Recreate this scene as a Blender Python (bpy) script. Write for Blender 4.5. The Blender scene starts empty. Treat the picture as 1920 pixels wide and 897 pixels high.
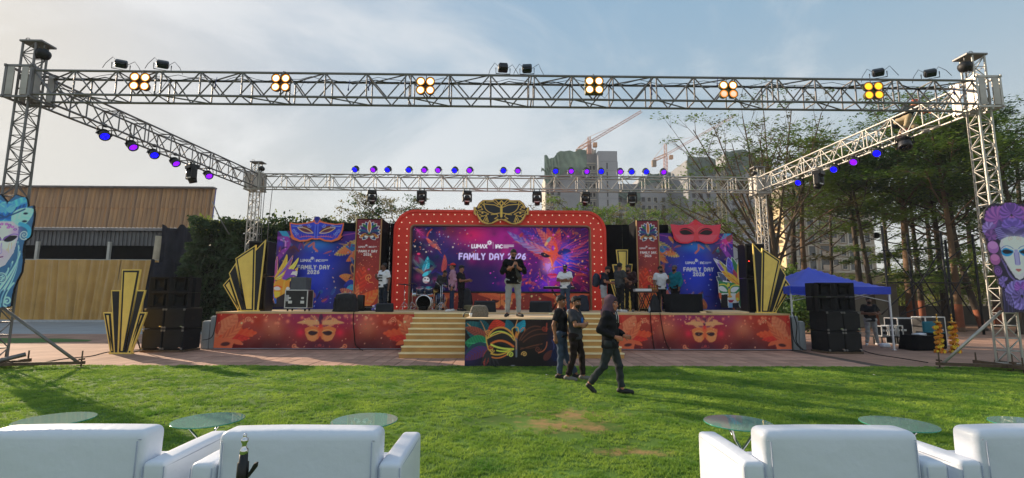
import bpy,bmesh,math,random
import numpy as np
from mathutils import Vector,Matrix,Euler
# ------------------------------------------------------------------ camera, sky, sun, exposure
SC=bpy.context.scene
COL=SC.collection
FPX,CAM_H=900.0,1.65
PITCH,YAW,ROLL=math.atan(114/900),math.radians(0.9),0.0038
SUN_EL,SUN_AZ=math.radians(19),math.radians(-54)
_ct,_st,_cy,_sy=math.cos(PITCH),math.sin(PITCH),math.cos(YAW),math.sin(YAW)
CF=Vector((_sy*_ct,_cy*_ct,_st))
_r0=Vector((_cy,-_sy,0));_u0=_r0.cross(CF)
CR=_r0*math.cos(ROLL)+_u0*math.sin(ROLL)
CU=_u0*math.cos(ROLL)-_r0*math.sin(ROLL)
CO=Vector((0,0,CAM_H))
cam_d=bpy.data.cameras.new('camera');cam=bpy.data.objects.new('camera',cam_d);COL.objects.link(cam)
cam_d.sensor_width=36;cam_d.lens=FPX/1920*36;cam_d.clip_start=0.05;cam_d.clip_end=3000
m=Matrix((CR,CU,-CF)).transposed().to_4x4();m.translation=CO
cam.matrix_world=m
SC.camera=cam
def ray(px,py):return CF+CR*((px-960)/FPX)-CU*((py-448.5)/FPX)
def G(px,py,z=0.0):
 d=ray(px,py);return CO+d*((z-CAM_H)/d.z)
def AY(px,py,Y):
 d=ray(px,py);return CO+d*(Y/d.y)
w=bpy.data.worlds.new('World');SC.world=w;w.use_nodes=True
nt=w.node_tree;nt.nodes.clear()
def N(t,**k):
 n=nt.nodes.new(t)
 for a,b in k.items():setattr(n,a,b)
 return n
sky=N('ShaderNodeTexSky',sky_type='NISHITA',sun_disc=False,sun_elevation=SUN_EL,sun_rotation=SUN_AZ,altitude=600,air_density=1.4,dust_density=1.6,ozone_density=2.2)
tc=N('ShaderNodeTexCoord');sep=N('ShaderNodeSeparateXYZ');nt.links.new(tc.outputs['Generated'],sep.inputs[0])
gm=N('ShaderNodeGamma');gm.inputs['Gamma'].default_value=0.15;nt.links.new(sky.outputs[0],gm.inputs[0])
sk=N('ShaderNodeHueSaturation');sk.inputs['Saturation'].default_value=4.3;sk.inputs['Value'].default_value=2.05;nt.links.new(gm.outputs[0],sk.inputs['Color'])
zz=N('ShaderNodeMath',operation='ADD');zz.inputs[1].default_value=0.42;nt.links.new(sep.outputs['Z'],zz.inputs[0])
dv=N('ShaderNodeVectorMath',operation='DIVIDE');nt.links.new(tc.outputs['Generated'],dv.inputs[0])
cmb=N('ShaderNodeCombineXYZ')
for i in range(3):nt.links.new(zz.outputs[0],cmb.inputs[i])
nt.links.new(cmb.outputs[0],dv.inputs[1])
nz=N('ShaderNodeTexNoise');nz.inputs['Scale'].default_value=1.25;nz.inputs['Detail'].default_value=10
nz.inputs['Roughness'].default_value=0.60;nz.inputs['Distortion'].default_value=0.5
mpn=N('ShaderNodeMapping');mpn.inputs['Location'].default_value=(1.15,0.6,0);mpn.inputs['Scale'].default_value=(1.0,1.35,1)
nt.links.new(dv.outputs[0],mpn.inputs[0]);nt.links.new(mpn.outputs[0],nz.inputs['Vector'])
cr=N('ShaderNodeMapRange',interpolation_type='SMOOTHSTEP');cr.inputs['From Min'].default_value=0.42;cr.inputs['From Max'].default_value=0.62
cr.inputs['To Max'].default_value=0.8
nt.links.new(nz.outputs['Fac'],cr.inputs['Value'])
vl=N('ShaderNodeMapRange',interpolation_type='SMOOTHSTEP');vl.inputs['From Min'].default_value=0.62;vl.inputs['From Max'].default_value=-0.05
vl.inputs['To Min'].default_value=0.0;vl.inputs['To Max'].default_value=0.95
nt.links.new(sep.outputs['Z'],vl.inputs['Value'])
hs=N('ShaderNodeHueSaturation');hs.inputs['Saturation'].default_value=0.25;hs.inputs['Value'].default_value=1.28
nt.links.new(sk.outputs[0],hs.inputs['Color'])
hv=N('ShaderNodeHueSaturation');hv.inputs['Saturation'].default_value=0.14;hv.inputs['Value'].default_value=1.0
nt.links.new(sk.outputs[0],hv.inputs['Color'])
mx0=N('ShaderNodeMix',data_type='RGBA');nt.links.new(vl.outputs[0],mx0.inputs[0])
nt.links.new(sk.outputs[0],mx0.inputs[6]);nt.links.new(hv.outputs[0],mx0.inputs[7])
mx=N('ShaderNodeMix',data_type='RGBA');nt.links.new(cr.outputs[0],mx.inputs[0])
nt.links.new(mx0.outputs[2],mx.inputs[6]);nt.links.new(hs.outputs[0],mx.inputs[7])
bg=N('ShaderNodeBackground');bg.inputs['Strength'].default_value=0.147
out=N('ShaderNodeOutputWorld');nt.links.new(mx.outputs[2],bg.inputs[0]);nt.links.new(bg.outputs[0],out.inputs[0])
sd=bpy.data.lights.new('sun','SUN');sd.energy=5.0;sd.angle=math.radians(0.6);sd.color=(1.0,0.80,0.58)
sun=bpy.data.objects.new('sun',sd);COL.objects.link(sun)
SUN_DIR=Vector((math.sin(SUN_AZ)*math.cos(SUN_EL),math.cos(SUN_AZ)*math.cos(SUN_EL),math.sin(SUN_EL)))
sun.rotation_euler=SUN_DIR.to_track_quat('Z','Y').to_euler();sun.location=SUN_DIR*60
SC.view_settings.view_transform='Standard';SC.view_settings.look='None'
SC.view_settings.exposure=0.78;SC.view_settings.gamma=1.0;SC.view_settings.use_curve_mapping=False
SC.cycles.use_denoising=True
SC.cycles.max_bounces=8;SC.cycles.transparent_max_bounces=12
# ------------------------------------------------------------------ materials
def lin(c):
 c=np.asarray(c,float)/255.0
 return np.where(c<=0.04045,c/12.92,((c+0.055)/1.055)**2.4)
MATS={}
def mat(name,rgb=(128,128,128),rough=0.6,metal=0.0,var=0.12,scale=6.0,bump=0.0,bscale=None,stretch=None,spec=0.4,emit=0.0,trans=0.0,alpha=1.0,attr=False,sheen=0.0,rgb2=None,detail=6,coat=0.0,ior=None,transmission=0.0):
 if name in MATS:return MATS[name]
 mt=bpy.data.materials.new(name);mt.use_nodes=True;MATS[name]=mt
 t=mt.node_tree;b=t.nodes['Principled BSDF'];L=t.links.new
 c=lin(rgb)
 tcn=t.nodes.new('ShaderNodeTexCoord');mp=t.nodes.new('ShaderNodeMapping');L(tcn.outputs['Object'],mp.inputs[0])
 if stretch:mp.inputs['Scale'].default_value=stretch
 if attr:
  at=t.nodes.new('ShaderNodeAttribute');at.attribute_name='print'
  colout=at.outputs['Color']
 nz=t.nodes.new('ShaderNodeTexNoise');nz.inputs['Scale'].default_value=scale;nz.inputs['Detail'].default_value=detail
 L(mp.outputs[0],nz.inputs['Vector'])
 if not attr:
  c2=lin(rgb2)if rgb2 is not None else None
  lo=c*(1-var);hi=np.minimum(c*(1+var),1.0)
  if c2 is not None:lo,hi=c,c2
  mr=t.nodes.new('ShaderNodeMapRange');mr.inputs[1].default_value=0.3;mr.inputs[2].default_value=0.7
  L(nz.outputs['Fac'],mr.inputs[0])
  mxn=t.nodes.new('ShaderNodeMix');mxn.data_type='RGBA'
  mxn.inputs[6].default_value=(*lo,1);mxn.inputs[7].default_value=(*hi,1)
  L(mr.outputs[0],mxn.inputs[0]);colout=mxn.outputs[2]
 L(colout,b.inputs['Base Color'])
 b.inputs['Roughness'].default_value=rough;b.inputs['Metallic'].default_value=metal
 b.inputs['Specular IOR Level'].default_value=spec
 if coat:b.inputs['Coat Weight'].default_value=coat
 if transmission:
  b.inputs['Transmission Weight'].default_value=transmission
  b.inputs['IOR'].default_value=ior or 1.45
 if sheen:b.inputs['Sheen Weight'].default_value=sheen
 if emit:
  L(colout,b.inputs['Emission Color']);b.inputs['Emission Strength'].default_value=emit
 if bump:
  nb=t.nodes.new('ShaderNodeTexNoise');nb.inputs['Scale'].default_value=bscale or scale*4;nb.inputs['Detail'].default_value=5
  L(mp.outputs[0],nb.inputs['Vector'])
  bp=t.nodes.new('ShaderNodeBump');bp.inputs['Strength'].default_value=min(1.0,bump);bp.inputs['Distance'].default_value=0.02
  L(nb.outputs['Fac'],bp.inputs['Height']);L(bp.outputs[0],b.inputs['Normal'])
 if trans:
  tr=t.nodes.new('ShaderNodeBsdfTranslucent');L(colout,tr.inputs[0])
  ms=t.nodes.new('ShaderNodeMixShader');ms.inputs[0].default_value=trans
  o=t.nodes['Material Output'];L(b.outputs[0],ms.inputs[1]);L(tr.outputs[0],ms.inputs[2]);L(ms.outputs[0],o.inputs[0])
 return mt
ALU=mat('weathered_aluminium',(178,174,168),0.45,0.45,0.22,3.0,0.15,60)
ALU_SHADE=mat('shaded_truss_metal',(120,117,118),0.5,0.35,0.25,2.5,0.15,50)  # darker copy for the backlit truss, its shade put into the colour
STEEL=mat('painted_steel',(120,118,116),0.5,0.5,0.2,4)
RUST=mat('rusty_steel',(96,78,62),0.8,0.2,0.3,6,0.3)
CHROME=mat('chrome',(215,215,218),0.14,1.0,0.04,4)
BLACK=mat('black_paint',(24,24,26),0.55,0,0.25,5,0.1)
BLACKP=mat('black_plastic',(20,20,22),0.4,0,0.2,8)
BLACKC=mat('black_cloth',(17,17,20),0.95,0,0.3,4,0.4,14,spec=0.1)
WOOD=mat('plywood_deck',(226,194,150),0.65,0,0.22,2.0,0.1,40,stretch=(0.4,4,1))
WHITEP=mat('white_paint',(226,226,224),0.45,0,0.06,5)
RUBBER=mat('rubber',(15,15,15),0.8,0,0.2,6)
# ------------------------------------------------------------------ mesh helpers
class MB:
 """Collects boxes, tubes, lathes and prisms; build() links them as one mesh object."""
 def __init__(s):s.v=[];s.f=[];s.mi=[];s.sm=[]
 def add(s,vs,fs,mi=0,smooth=False):
  o=len(s.v);s.v.extend([tuple(p)for p in vs])
  for f in fs:s.f.append([o+i for i in f]);s.mi.append(mi);s.sm.append(smooth)
  return s
 def box(s,c,size,rot=None,mi=0,taper=1.0):
  hx,hy,hz=size[0]/2,size[1]/2,size[2]/2
  vs=[]
  for z in(-hz,hz):
   k=taper if z>0 else 1.0
   for x,y in((-hx,-hy),(hx,-hy),(hx,hy),(-hx,hy)):vs.append(Vector((x*k,y*k,z)))
  if rot is not None:
   R=rot if isinstance(rot,Matrix)else Euler(rot).to_matrix()
   vs=[R@p for p in vs]
  c=Vector(c)
  return s.add([p+c for p in vs],[(3,2,1,0),(4,5,6,7),(0,1,5,4),(1,2,6,5),(2,3,7,6),(3,0,4,7)],mi)
 def tube(s,pts,r,n=8,mi=0,cap=True,smooth=True):
  pts=[Vector(p)for p in pts]
  rs=r if isinstance(r,(list,tuple))else[r]*len(pts)
  vs=[];fs=[]
  ref=None
  for i,p in enumerate(pts):
   d=(pts[min(i+1,len(pts)-1)]-pts[max(i-1,0)]).normalized()
   if ref is None:ref=Vector((0,0,1))if abs(d.z)<0.9 else Vector((1,0,0))
   a=d.cross(ref).normalized();b=d.cross(a).normalized();ref=-b if False else ref
   for k in range(n):
    t=2*math.pi*k/n
    vs.append(p+(a*math.cos(t)+b*math.sin(t))*rs[i])
  for i in range(len(pts)-1):
   for k in range(n):
    k2=(k+1)%n
    fs.append((i*n+k,(i+1)*n+k,(i+1)*n+k2,i*n+k2))
  s.add(vs,fs,mi,smooth)
  if cap:
   e=(len(pts)-1)*n
   o=len(s.v)-len(vs)
   s.f.append([o+k for k in range(n)]);s.mi.append(mi);s.sm.append(False)
   s.f.append([o+e+k for k in reversed(range(n))]);s.mi.append(mi);s.sm.append(False)
  return s
 def lathe(s,prof,n=16,mi=0,c=(0,0,0),axis='Z',R=None,smooth=True):
  vs=[];fs=[]
  c=Vector(c)
  for(r,z)in prof:
   for k in range(n):
    t=2*math.pi*k/n
    p=Vector((r*math.cos(t),r*math.sin(t),z))
    if axis=='Y':p=Vector((p.x,p.z,p.y))
    elif axis=='X':p=Vector((p.z,p.x,p.y))
    if R is not None:p=R@p
    vs.append(p+c)
  for i in range(len(prof)-1):
   for k in range(n):
    k2=(k+1)%n
    fs.append((i*n+k,i*n+k2,(i+1)*n+k2,(i+1)*n+k))
  s.add(vs,fs,mi,smooth)
  o=len(s.v)-len(vs);e=(len(prof)-1)*n
  if prof[0][0]>1e-5:s.f.append([o+k for k in reversed(range(n))]);s.mi.append(mi);s.sm.append(False)
  if prof[-1][0]>1e-5:s.f.append([o+e+k for k in range(n)]);s.mi.append(mi);s.sm.append(False)
  return s
 def prism(s,poly,y0,y1,mi=0):
  """poly of (x, z) points pushed from y0 (front) to y1 (back)."""
  n=len(poly)
  vs=[Vector((x,y0,z))for x,z in poly]+[Vector((x,y1,z))for x,z in poly]
  fs=[tuple(range(n)),tuple(reversed(range(n,2*n)))]
  for i in range(n):
   j=(i+1)%n;fs.append((i,i+n,j+n,j))
  return s.add(vs,fs,mi)
 def prism_axis(s,poly,a0,a1,axis,mi=0):
  n=len(poly)
  def P(u,v,a):return Vector((a,u,v))if axis=='X' else(Vector((u,v,a))if axis=='Z' else Vector((u,a,v)))
  vs=[P(u,v,a0)for u,v in poly]+[P(u,v,a1)for u,v in poly]
  fs=[tuple(range(n)),tuple(reversed(range(n,2*n)))]
  for i in range(n):
   j=(i+1)%n;fs.append((i,i+n,j+n,j))
  return s.add(vs,fs,mi)
 def ell(s,c,r,nu=12,nv=8,mi=0,R=None):
  vs=[];fs=[];c=Vector(c)
  for i in range(nv+1):
   ph=math.pi*i/nv
   for k in range(nu):
    t=2*math.pi*k/nu
    p=Vector((r[0]*math.sin(ph)*math.cos(t),r[1]*math.sin(ph)*math.sin(t),r[2]*math.cos(ph)))
    if R is not None:p=R@p
    vs.append(p+c)
  for i in range(nv):
   for k in range(nu):
    k2=(k+1)%nu;fs.append((i*nu+k,(i+1)*nu+k,(i+1)*nu+k2,i*nu+k2))
  return s.add(vs,fs,mi,True)
 def mesh(s,name,mats,bevel=0.0,seg=2,fixn=True):
  me=bpy.data.meshes.new(name)
  me.from_pydata(s.v,[],s.f)
  for mm in(mats if isinstance(mats,(list,tuple))else[mats]):me.materials.append(mm)
  me.polygons.foreach_set('material_index',s.mi)
  me.polygons.foreach_set('use_smooth',s.sm)
  if bevel or fixn:
   bm=bmesh.new();bm.from_mesh(me)
   if fixn:bmesh.ops.recalc_face_normals(bm,faces=bm.faces)
   if bevel:
    es=[e for e in bm.edges if len(e.link_faces)==2 and e.calc_face_angle(0)>0.5]
    bmesh.ops.bevel(bm,geom=es,offset=bevel,segments=seg,affect='EDGES',profile=0.5,clamp_overlap=True)
    if seg>2:
     for f in bm.faces:f.smooth=True
   bm.to_mesh(me);bm.free()
  me.update()
  return me
 def build(s,name,mats,parent=None,bevel=0.0,seg=2,fixn=True):
  return link(name,s.mesh(name,mats,bevel,seg,fixn),parent)
def link(name,me,parent=None,M=None):
 o=bpy.data.objects.new(name,me);COL.objects.link(o)
 if parent is not None:o.parent=parent
 if M is not None:o.matrix_basis=M
 return o
def tag(o,label=None,cat=None,group=None,kind=None):
 if label:o['label']=label
 if cat:o['category']=cat
 if group:o['group']=group
 if kind:o['kind']=kind
 return o
def thing(name,label,cat,loc=(0,0,0),rz=0.0,group=None,rot=None):
 o=bpy.data.objects.new(name,None);COL.objects.link(o);o.empty_display_size=0.2
 o.location=loc;o.rotation_euler=rot if rot else(0,0,rz)
 return tag(o,label,cat,group)
def copy_tree(o,parent=None):
 c=o.copy();COL.objects.link(c);c.parent=parent
 for ch in KIDS(o):copy_tree(ch,c)
 return c
def KIDS(o):return list(o.children)
def place(o,loc,rz=None,label=None,rot=None):
 o.location=loc
 if rot:o.rotation_euler=rot
 elif rz is not None:o.rotation_euler=(0,0,rz)
 if label:o['label']=label
 return o
def bx(name,parent,mt,c,size,bevel=0.0,rot=None,seg=2,taper=1.0):
 return MB().box(c,size,rot,0,taper).build(name,mt,parent,bevel,seg)
def tb(name,parent,mt,pts,r,n=8):
 return MB().tube(pts,r,n).build(name,mt,parent,fixn=False)
def rodmat(p0,p1,r):
 """matrix that lays the unit rod (radius 1, length 1 along Z from 0) from p0 to p1"""
 p0,p1=Vector(p0),Vector(p1);d=p1-p0
 q=d.to_track_quat('Z','Y').to_matrix()
 return Matrix.Translation(p0)@q.to_4x4()@Matrix.Diagonal((r,r,d.length,1))
RND=random.Random(7)
# ------------------------------------------------------------------ printed art: painted on a fine grid in metres
def fbm(X,Y,scale,seed,octs=4):
 rs=np.random.RandomState(seed);out=np.zeros_like(X);a=0.5;f=scale
 for o in range(octs):
  g=rs.rand(64,64)
  u=X*f+17.3*o;v=Y*f+9.1*o
  iu=np.floor(u).astype(int);iv=np.floor(v).astype(int);fu=u-iu;fv=v-iv
  fu=fu*fu*(3-2*fu);fv=fv*fv*(3-2*fv)
  g00=g[iu%64,iv%64];g10=g[(iu+1)%64,iv%64];g01=g[iu%64,(iv+1)%64];g11=g[(iu+1)%64,(iv+1)%64]
  out+=a*((g00*(1-fu)+g10*fu)*(1-fv)+(g01*(1-fu)+g11*fu)*fv)
  a*=0.5;f*=2
 return out/(1-0.5**octs)
GLYPH={'F':(0.62,[[(0,0),(0,1),(.6,1)],[(0,.52),(.5,.52)]]),'A':(0.78,[[(0,0),(0,.55),(.12,.9),(.39,1),(.66,.9),(.78,.55),(.78,0)],[(0,.4),(.78,.4)]]),'M':(0.95,[[(0,0),(.06,1),(.47,.35),(.89,1),(.95,0)]]),'I':(0.0,[[(0,0),(0,1)]]),'L':(0.5,[[(0,1),(0,0),(.5,0)]]),'Y':(0.7,[[(0,1),(.35,.5),(.7,1)],[(.35,.5),(.35,0)]]),'D':(0.7,[[(0,0),(0,1),(.35,1),(.62,.82),(.7,.5),(.62,.18),(.35,0),(0,0)]]),'2':(0.6,[[(0,.82),(.15,1),(.45,1),(.6,.78),(.5,.55),(.05,.12),(0,0),(.62,0)]]),'0':(0.66,[[(.33,1),(.08,.88),(0,.5),(.08,.12),(.33,0),(.58,.12),(.66,.5),(.58,.88),(.33,1)]]),'6':(0.6,[[(.5,1),(.2,.8),(.02,.45),(.05,.12),(.3,0),(.55,.12),(.6,.36),(.45,.58),(.2,.58),(.03,.4)]]),'U':(0.66,[[(0,1),(0,.3),(.1,.06),(.33,0),(.56,.06),(.66,.3),(.66,1)]]),'X':(0.66,[[(0,0),(.66,1)],[(0,1),(.66,0)]]),'V':(0.7,[[(0,0),(.35,1),(.7,0)]]),'C':(0.72,[[(.7,.85),(.5,1),(.22,.97),(0,.65),(0,.35),(.22,.03),(.5,0),(.7,.15)]]),' ':(0.3,[]),'P':(0.5,[[(0,0),(0.06,1),(.4,1),(.5,.78),(.38,.55),(.03,.5)]]),'e':(0.42,[[(0,.3),(.42,.34),(.3,.56),(.08,.5),(0,.25),(.15,0),(.4,.08)]]),'a':(0.42,[[(.4,.5),(.12,.52),(0,.25),(.12,0),(.36,.1),(.42,.55)],[(.4,.3),(.46,0)]]),'r':(0.3,[[(0,.55),(0,0)],[(0,.35),(.12,.52),(.3,.52)]]),'l':(0.08,[[(.05,1),(0,.1),(.08,0)]]),}
class Art:
 def __init__(s,W,H,res,base=(0,0,0),cut=False,view=None):
  """view = (x0, y0, x1, y1): picture coordinates of the panel's left, top, right and bottom edge, y downwards"""
  s.W,s.H=W,H;s.nx=max(2,int(round(W/res))+1);s.ny=max(2,int(round(H/res))+1)
  s.X,s.Y=np.meshgrid(np.linspace(0,W,s.nx),np.linspace(0,H,s.ny),indexing='ij')
  s.rgb=np.zeros((s.nx,s.ny,3));s.rgb[:]=lin(base)
  s.al=np.zeros((s.nx,s.ny))if cut else np.ones((s.nx,s.ny))
  s.res=res;s.view=view;s.mir=None
  s.k=W/(view[2]-view[0])if view else 1.0
 def T(s,p):
  if s.view is None:return(p[0],p[1])
  x0,y0,x1,y1=s.view
  return((p[0]-x0)/(x1-x0)*s.W,(y1-p[1])/(y1-y0)*s.H)
 def _mirs(s,pts):
  yield pts
  if s.mir is not None:yield[(2*s.mir-p[0],p[1])for p in pts]
 def _sub(s,xs,ys,pad):
  i0=max(0,int((min(xs)-pad)/s.W*(s.nx-1)));i1=min(s.nx,int((max(xs)+pad)/s.W*(s.nx-1))+2)
  j0=max(0,int((min(ys)-pad)/s.H*(s.ny-1)));j1=min(s.ny,int((max(ys)+pad)/s.H*(s.ny-1))+2)
  return(slice(i0,max(i0,i1)),slice(j0,max(j0,j1)))
 def _put(s,sl,m,col,solid):
  if m.size==0:return
  c=lin(col)if not isinstance(col,np.ndarray)or col.ndim==1 else col
  s.rgb[sl]=s.rgb[sl]*(1-m[...,None])+c*m[...,None]
  if solid:s.al[sl]=np.maximum(s.al[sl],m)
 def fill(s,fn):s.rgb[:]=fn(s.X,s.Y)
 def mixin(s,mask,col):
  s.rgb[:]=s.rgb*(1-mask[...,None])+lin(col)*mask[...,None]
 def glow(s,p,r,col,a=0.8,ry=None):
  for(q,)in s._mirs([p]):
   x,y=s.T(q);rx=r*s.k;r2=(ry or r)*s.k
   m=a*np.exp(-(((s.X-x)/rx)**2+((s.Y-y)/r2)**2));s.mixin(m,col)
 def poly(s,pts,col,a=1.0,solid=True):
  for P in s._mirs(pts):
   q=[s.T(p)for p in P];xs=[p[0]for p in q];ys=[p[1]for p in q]
   sl=s._sub(xs,ys,s.res);X,Y=s.X[sl],s.Y[sl]
   if X.size==0:continue
   ins=np.zeros(X.shape,bool);n=len(q)
   for i in range(n):
    (xa,ya),(xb,yb)=q[i],q[(i+1)%n]
    if ya==yb:continue
    c=((ya>Y)!=(yb>Y))&(X<(xb-xa)*(Y-ya)/(yb-ya)+xa);ins^=c
   s._put(sl,ins.astype(float)*a,col,solid)
 def ell(s,p,rx,ry,col,rot=0.0,a=1.0,solid=True):
  for i,(q,)in enumerate(s._mirs([p])):
   rr=-rot if i else rot
   x,y=s.T(q);ax,ay=rx*s.k,ry*s.k;R=max(ax,ay)
   sl=s._sub([x-R,x+R],[y-R,y+R],s.res);dx=s.X[sl]-x;dy=s.Y[sl]-y
   u=(dx*math.cos(rr)+dy*math.sin(rr))/ax;v=(-dx*math.sin(rr)+dy*math.cos(rr))/ay
   d=(1-np.sqrt(u*u+v*v))*min(ax,ay)/s.res+0.5
   s._put(sl,np.clip(d,0,1)*a,col,solid)
 def _path(s,q,X,Y):
  best=np.full(X.shape,1e9);tt=np.zeros(X.shape);sg=np.zeros(X.shape)
  n=len(q)-1
  L=[math.hypot(q[i+1][0]-q[i][0],q[i+1][1]-q[i][1])for i in range(n)];tot=sum(L)or 1e-9;acc=0
  for i in range(n):
   (xa,ya),(xb,yb)=q[i],q[i+1];l2=L[i]**2 or 1e-12
   h=np.clip(((X-xa)*(xb-xa)+(Y-ya)*(yb-ya))/l2,0,1)
   ex=X-xa-h*(xb-xa);ey=Y-ya-h*(yb-ya);d=ex*ex+ey*ey
   m=d<best;best[m]=d[m];tt[m]=((acc+h*L[i])/tot)[m]
   sg[m]=np.sign((xb-xa)*ey-(yb-ya)*ex)[m];acc+=L[i]
  return np.sqrt(best),tt,sg
 def stroke(s,pts,w,col,a=1.0,solid=True,taper=None):
  for P in s._mirs(pts):
   q=[s.T(p)for p in P];ww=w*s.k/2
   sl=s._sub([p[0]for p in q],[p[1]for p in q],ww+s.res);X,Y=s.X[sl],s.Y[sl]
   if X.size==0:continue
   d,t,_=s._path(q,X,Y)
   wt=ww if taper is None else ww*(taper[0]+(taper[1]-taper[0])*t)
   s._put(sl,np.clip((wt-d)/s.res+0.5,0,1)*a,col,solid)
 @staticmethod
 def bez(p0,c,p1,n=14):
  return[((1-t)**2*p0[0]+2*t*(1-t)*c[0]+t*t*p1[0],(1-t)**2*p0[1]+2*t*(1-t)*c[1]+t*t*p1[1])for t in np.linspace(0,1,n)]
 def feather(s,p0,p1,w,col,col2=None,bend=0.0,nb=16,pw=0.7,rib=None,edge=None,ew=3,a=1.0,rag=0.0,solid=True):
  """a plume or petal from p0 (root) to p1 (tip), w = half width, in picture units"""
  dx,dy=p1[0]-p0[0],p1[1]-p0[1]
  c=((p0[0]+p1[0])/2-dy*bend,(p0[1]+p1[1])/2+dx*bend)
  base=s.bez(p0,c,p1)
  for P in s._mirs(base):
   q=[s.T(p)for p in P];ww=w*s.k;pad=ww+(ew*s.k if edge else 0)+s.res
   sl=s._sub([p[0]for p in q],[p[1]for p in q],pad);X,Y=s.X[sl],s.Y[sl]
   if X.size==0:continue
   d,t,sg=s._path(q,X,Y)
   pr=np.sin(np.pi*np.clip(t,0.001,0.999)**pw)**0.65
   wt=ww*pr
   if rag:wt=wt*(1-rag*(0.5+0.5*np.sin(2*np.pi*(t*nb-d/ww*1.2))))
   if edge is not None:s._put(sl,np.clip((wt+ew*s.k-d)/s.res+0.5,0,1)*a,edge,solid)
   m=np.clip((wt-d)/s.res+0.5,0,1)*a
   cc=lin(col)
   if col2 is not None:
    k=0.5+0.5*np.sin(2*np.pi*(t*nb-d/max(ww,1e-6)*1.4));k=k*0.7+0.3*(sg>0)
    cc=lin(col)[None,None]*(1-k[...,None])+lin(col2)[None,None]*k[...,None]
   else:cc=np.broadcast_to(cc,X.shape+(3,))
   s._put(sl,m,np.array(cc),solid)
   if rib is not None:
    s._put(sl,np.clip((ww*0.09*(1-t*.7)-d)/s.res+0.5,0,1)*(t<0.93)*m,rib,False)
 def spiral(s,p,r,turns,w,col,rot=0.0,flip=1,solid=True):
  pts=[]
  for t in np.linspace(0,1,int(18*turns)+4):
   an=rot+flip*2*math.pi*turns*t;rr=r*(1-t*0.88);pts.append((p[0]+rr*math.cos(an),p[1]+rr*math.sin(an)))
  s.stroke(pts,w,col,solid=solid)
 def dots(s,n,seed,cols,r0,r1,box,a=0.9):
  rr=random.Random(seed)
  for i in range(n):
   x=rr.uniform(box[0],box[2]);y=rr.uniform(box[1],box[3]);r=rr.uniform(r0,r1)*(1 if rr.random()<.8 else 1.6)
   c=cols[i%len(cols)]
   s.ell((x,y),r,r*rr.uniform(.4,1.1),c,rr.uniform(0,3),a,False)
 def text(s,txt,x,y,h,w,col,track=0.28,center=False,cond=1.0,shadow=None):
  tot=sum(GLYPH[ch][0]*cond+track for ch in txt)*h-track*h
  cx=x-tot/2 if center else x
  for ch in txt:
   gw,pl=GLYPH[ch]
   for P in pl:
    q=[(cx+px*h*cond,y-py*h)for px,py in P]
    s.stroke(q,w,col,solid=False)
   cx+=(gw*cond+track)*h
  return cx
 def logos(s,x,y,h,w,col):
  """the two sponsor marks side by side: word + flower, rule, letters + three lines of small print"""
  e=s.text('LUM',x,y,h,w,col,0.24);e=s.text('V',e,y,h,w,col,.24);e=s.text('X',e,y,h,w,col,.24)
  fx,fy=e+h*0.5,y-h*1.55
  for k in range(8):
   an=k*math.pi/4
   s.ell((fx+math.cos(an)*h*.45,fy+math.sin(an)*h*.45),h*.26,h*.13,col,-an+.5,1,False)
  rx=e+h*1.55
  s.stroke([(rx,y+h*.15),(rx,y-h*1.7)],w*.35,col,.5,False)
  e2=s.text('IAC',rx+h*.8,y,h*.95,w,col,.26)
  for k,L in enumerate((3.1,2.9,1.6)):
   yy=y-h*(.86-k*.38)
   q=e2+h*.1
   while q<e2+h*L:s.stroke([(q,yy),(q+h*.26,yy)],w*.62,col,.85,False);q+=h*.38
  return e2+h*3.1
 def panel(s,name,mt,parent=None,thick=0.02,back=None,loc=(0,0,0),edge_rgb=None):
  """mesh in local axes: x along the panel, z up, print faces -y. Cells with alpha under one half are left out."""
  nx,ny=s.nx,s.ny
  cell=(s.al[:-1,:-1]+s.al[1:,:-1]+s.al[:-1,1:]+s.al[1:,1:])/4>0.5
  full=cell.all()
  I,J=np.nonzero(cell)
  vid=lambda i,j:i*ny+j
  front=np.stack([vid(I,J),vid(I+1,J),vid(I+1,J+1),vid(I,J+1)],1)
  V=np.zeros((nx*ny,3));V[:,0]=s.X.ravel();V[:,2]=s.Y.ravel()
  Cc=np.ones((nx*ny,4));Cc[:,:3]=np.minimum(s.rgb.reshape(-1,3)*(.9 if mt is LED else 1.7),.86)
  quads=[front];mids=[np.zeros(len(front),int)]
  pad=np.zeros((nx+1,ny+1),bool);pad[1:nx,1:ny]=cell
  rim=[]
  for di,dj,a,b in((-1,0,(0,1),(0,0)),(1,0,(1,0),(1,1)),(0,-1,(0,0),(1,0)),(0,1,(1,1),(0,1))):
   nb=pad[1+di:nx+di,1+dj:ny+dj]
   ii,jj=np.nonzero(cell&~nb)
   rim.append(np.stack([vid(ii+a[0],jj+a[1]),vid(ii+b[0],jj+b[1])],1))
  rim=np.concatenate(rim);n0=nx*ny
  Vb=V.copy();Vb[:,1]=thick
  if full:
   bq=np.array([[n0+vid(0,0),n0+vid(0,ny-1),n0+vid(nx-1,ny-1),n0+vid(nx-1,0)]])
  else:bq=front[:,::-1]+n0
  rq=np.stack([rim[:,0],rim[:,1],rim[:,1]+n0,rim[:,0]+n0],1)
  Q=np.concatenate([front,bq,rq]);mi=np.concatenate([np.zeros(len(front),np.int32),np.ones(len(bq)+len(rq),np.int32)])
  V=np.concatenate([V,Vb]);Cc=np.concatenate([Cc,Cc])
  used=np.unique(Q);remap=np.full(len(V),-1);remap[used]=np.arange(len(used))
  V=V[used];Cc=Cc[used];Q=remap[Q]
  V=V+np.array(loc)
  me=np_mesh(name,V,Q)
  me.materials.append(mt);me.materials.append(back or BLACK)
  me.polygons.foreach_set('material_index',mi.astype(np.int32))
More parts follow.
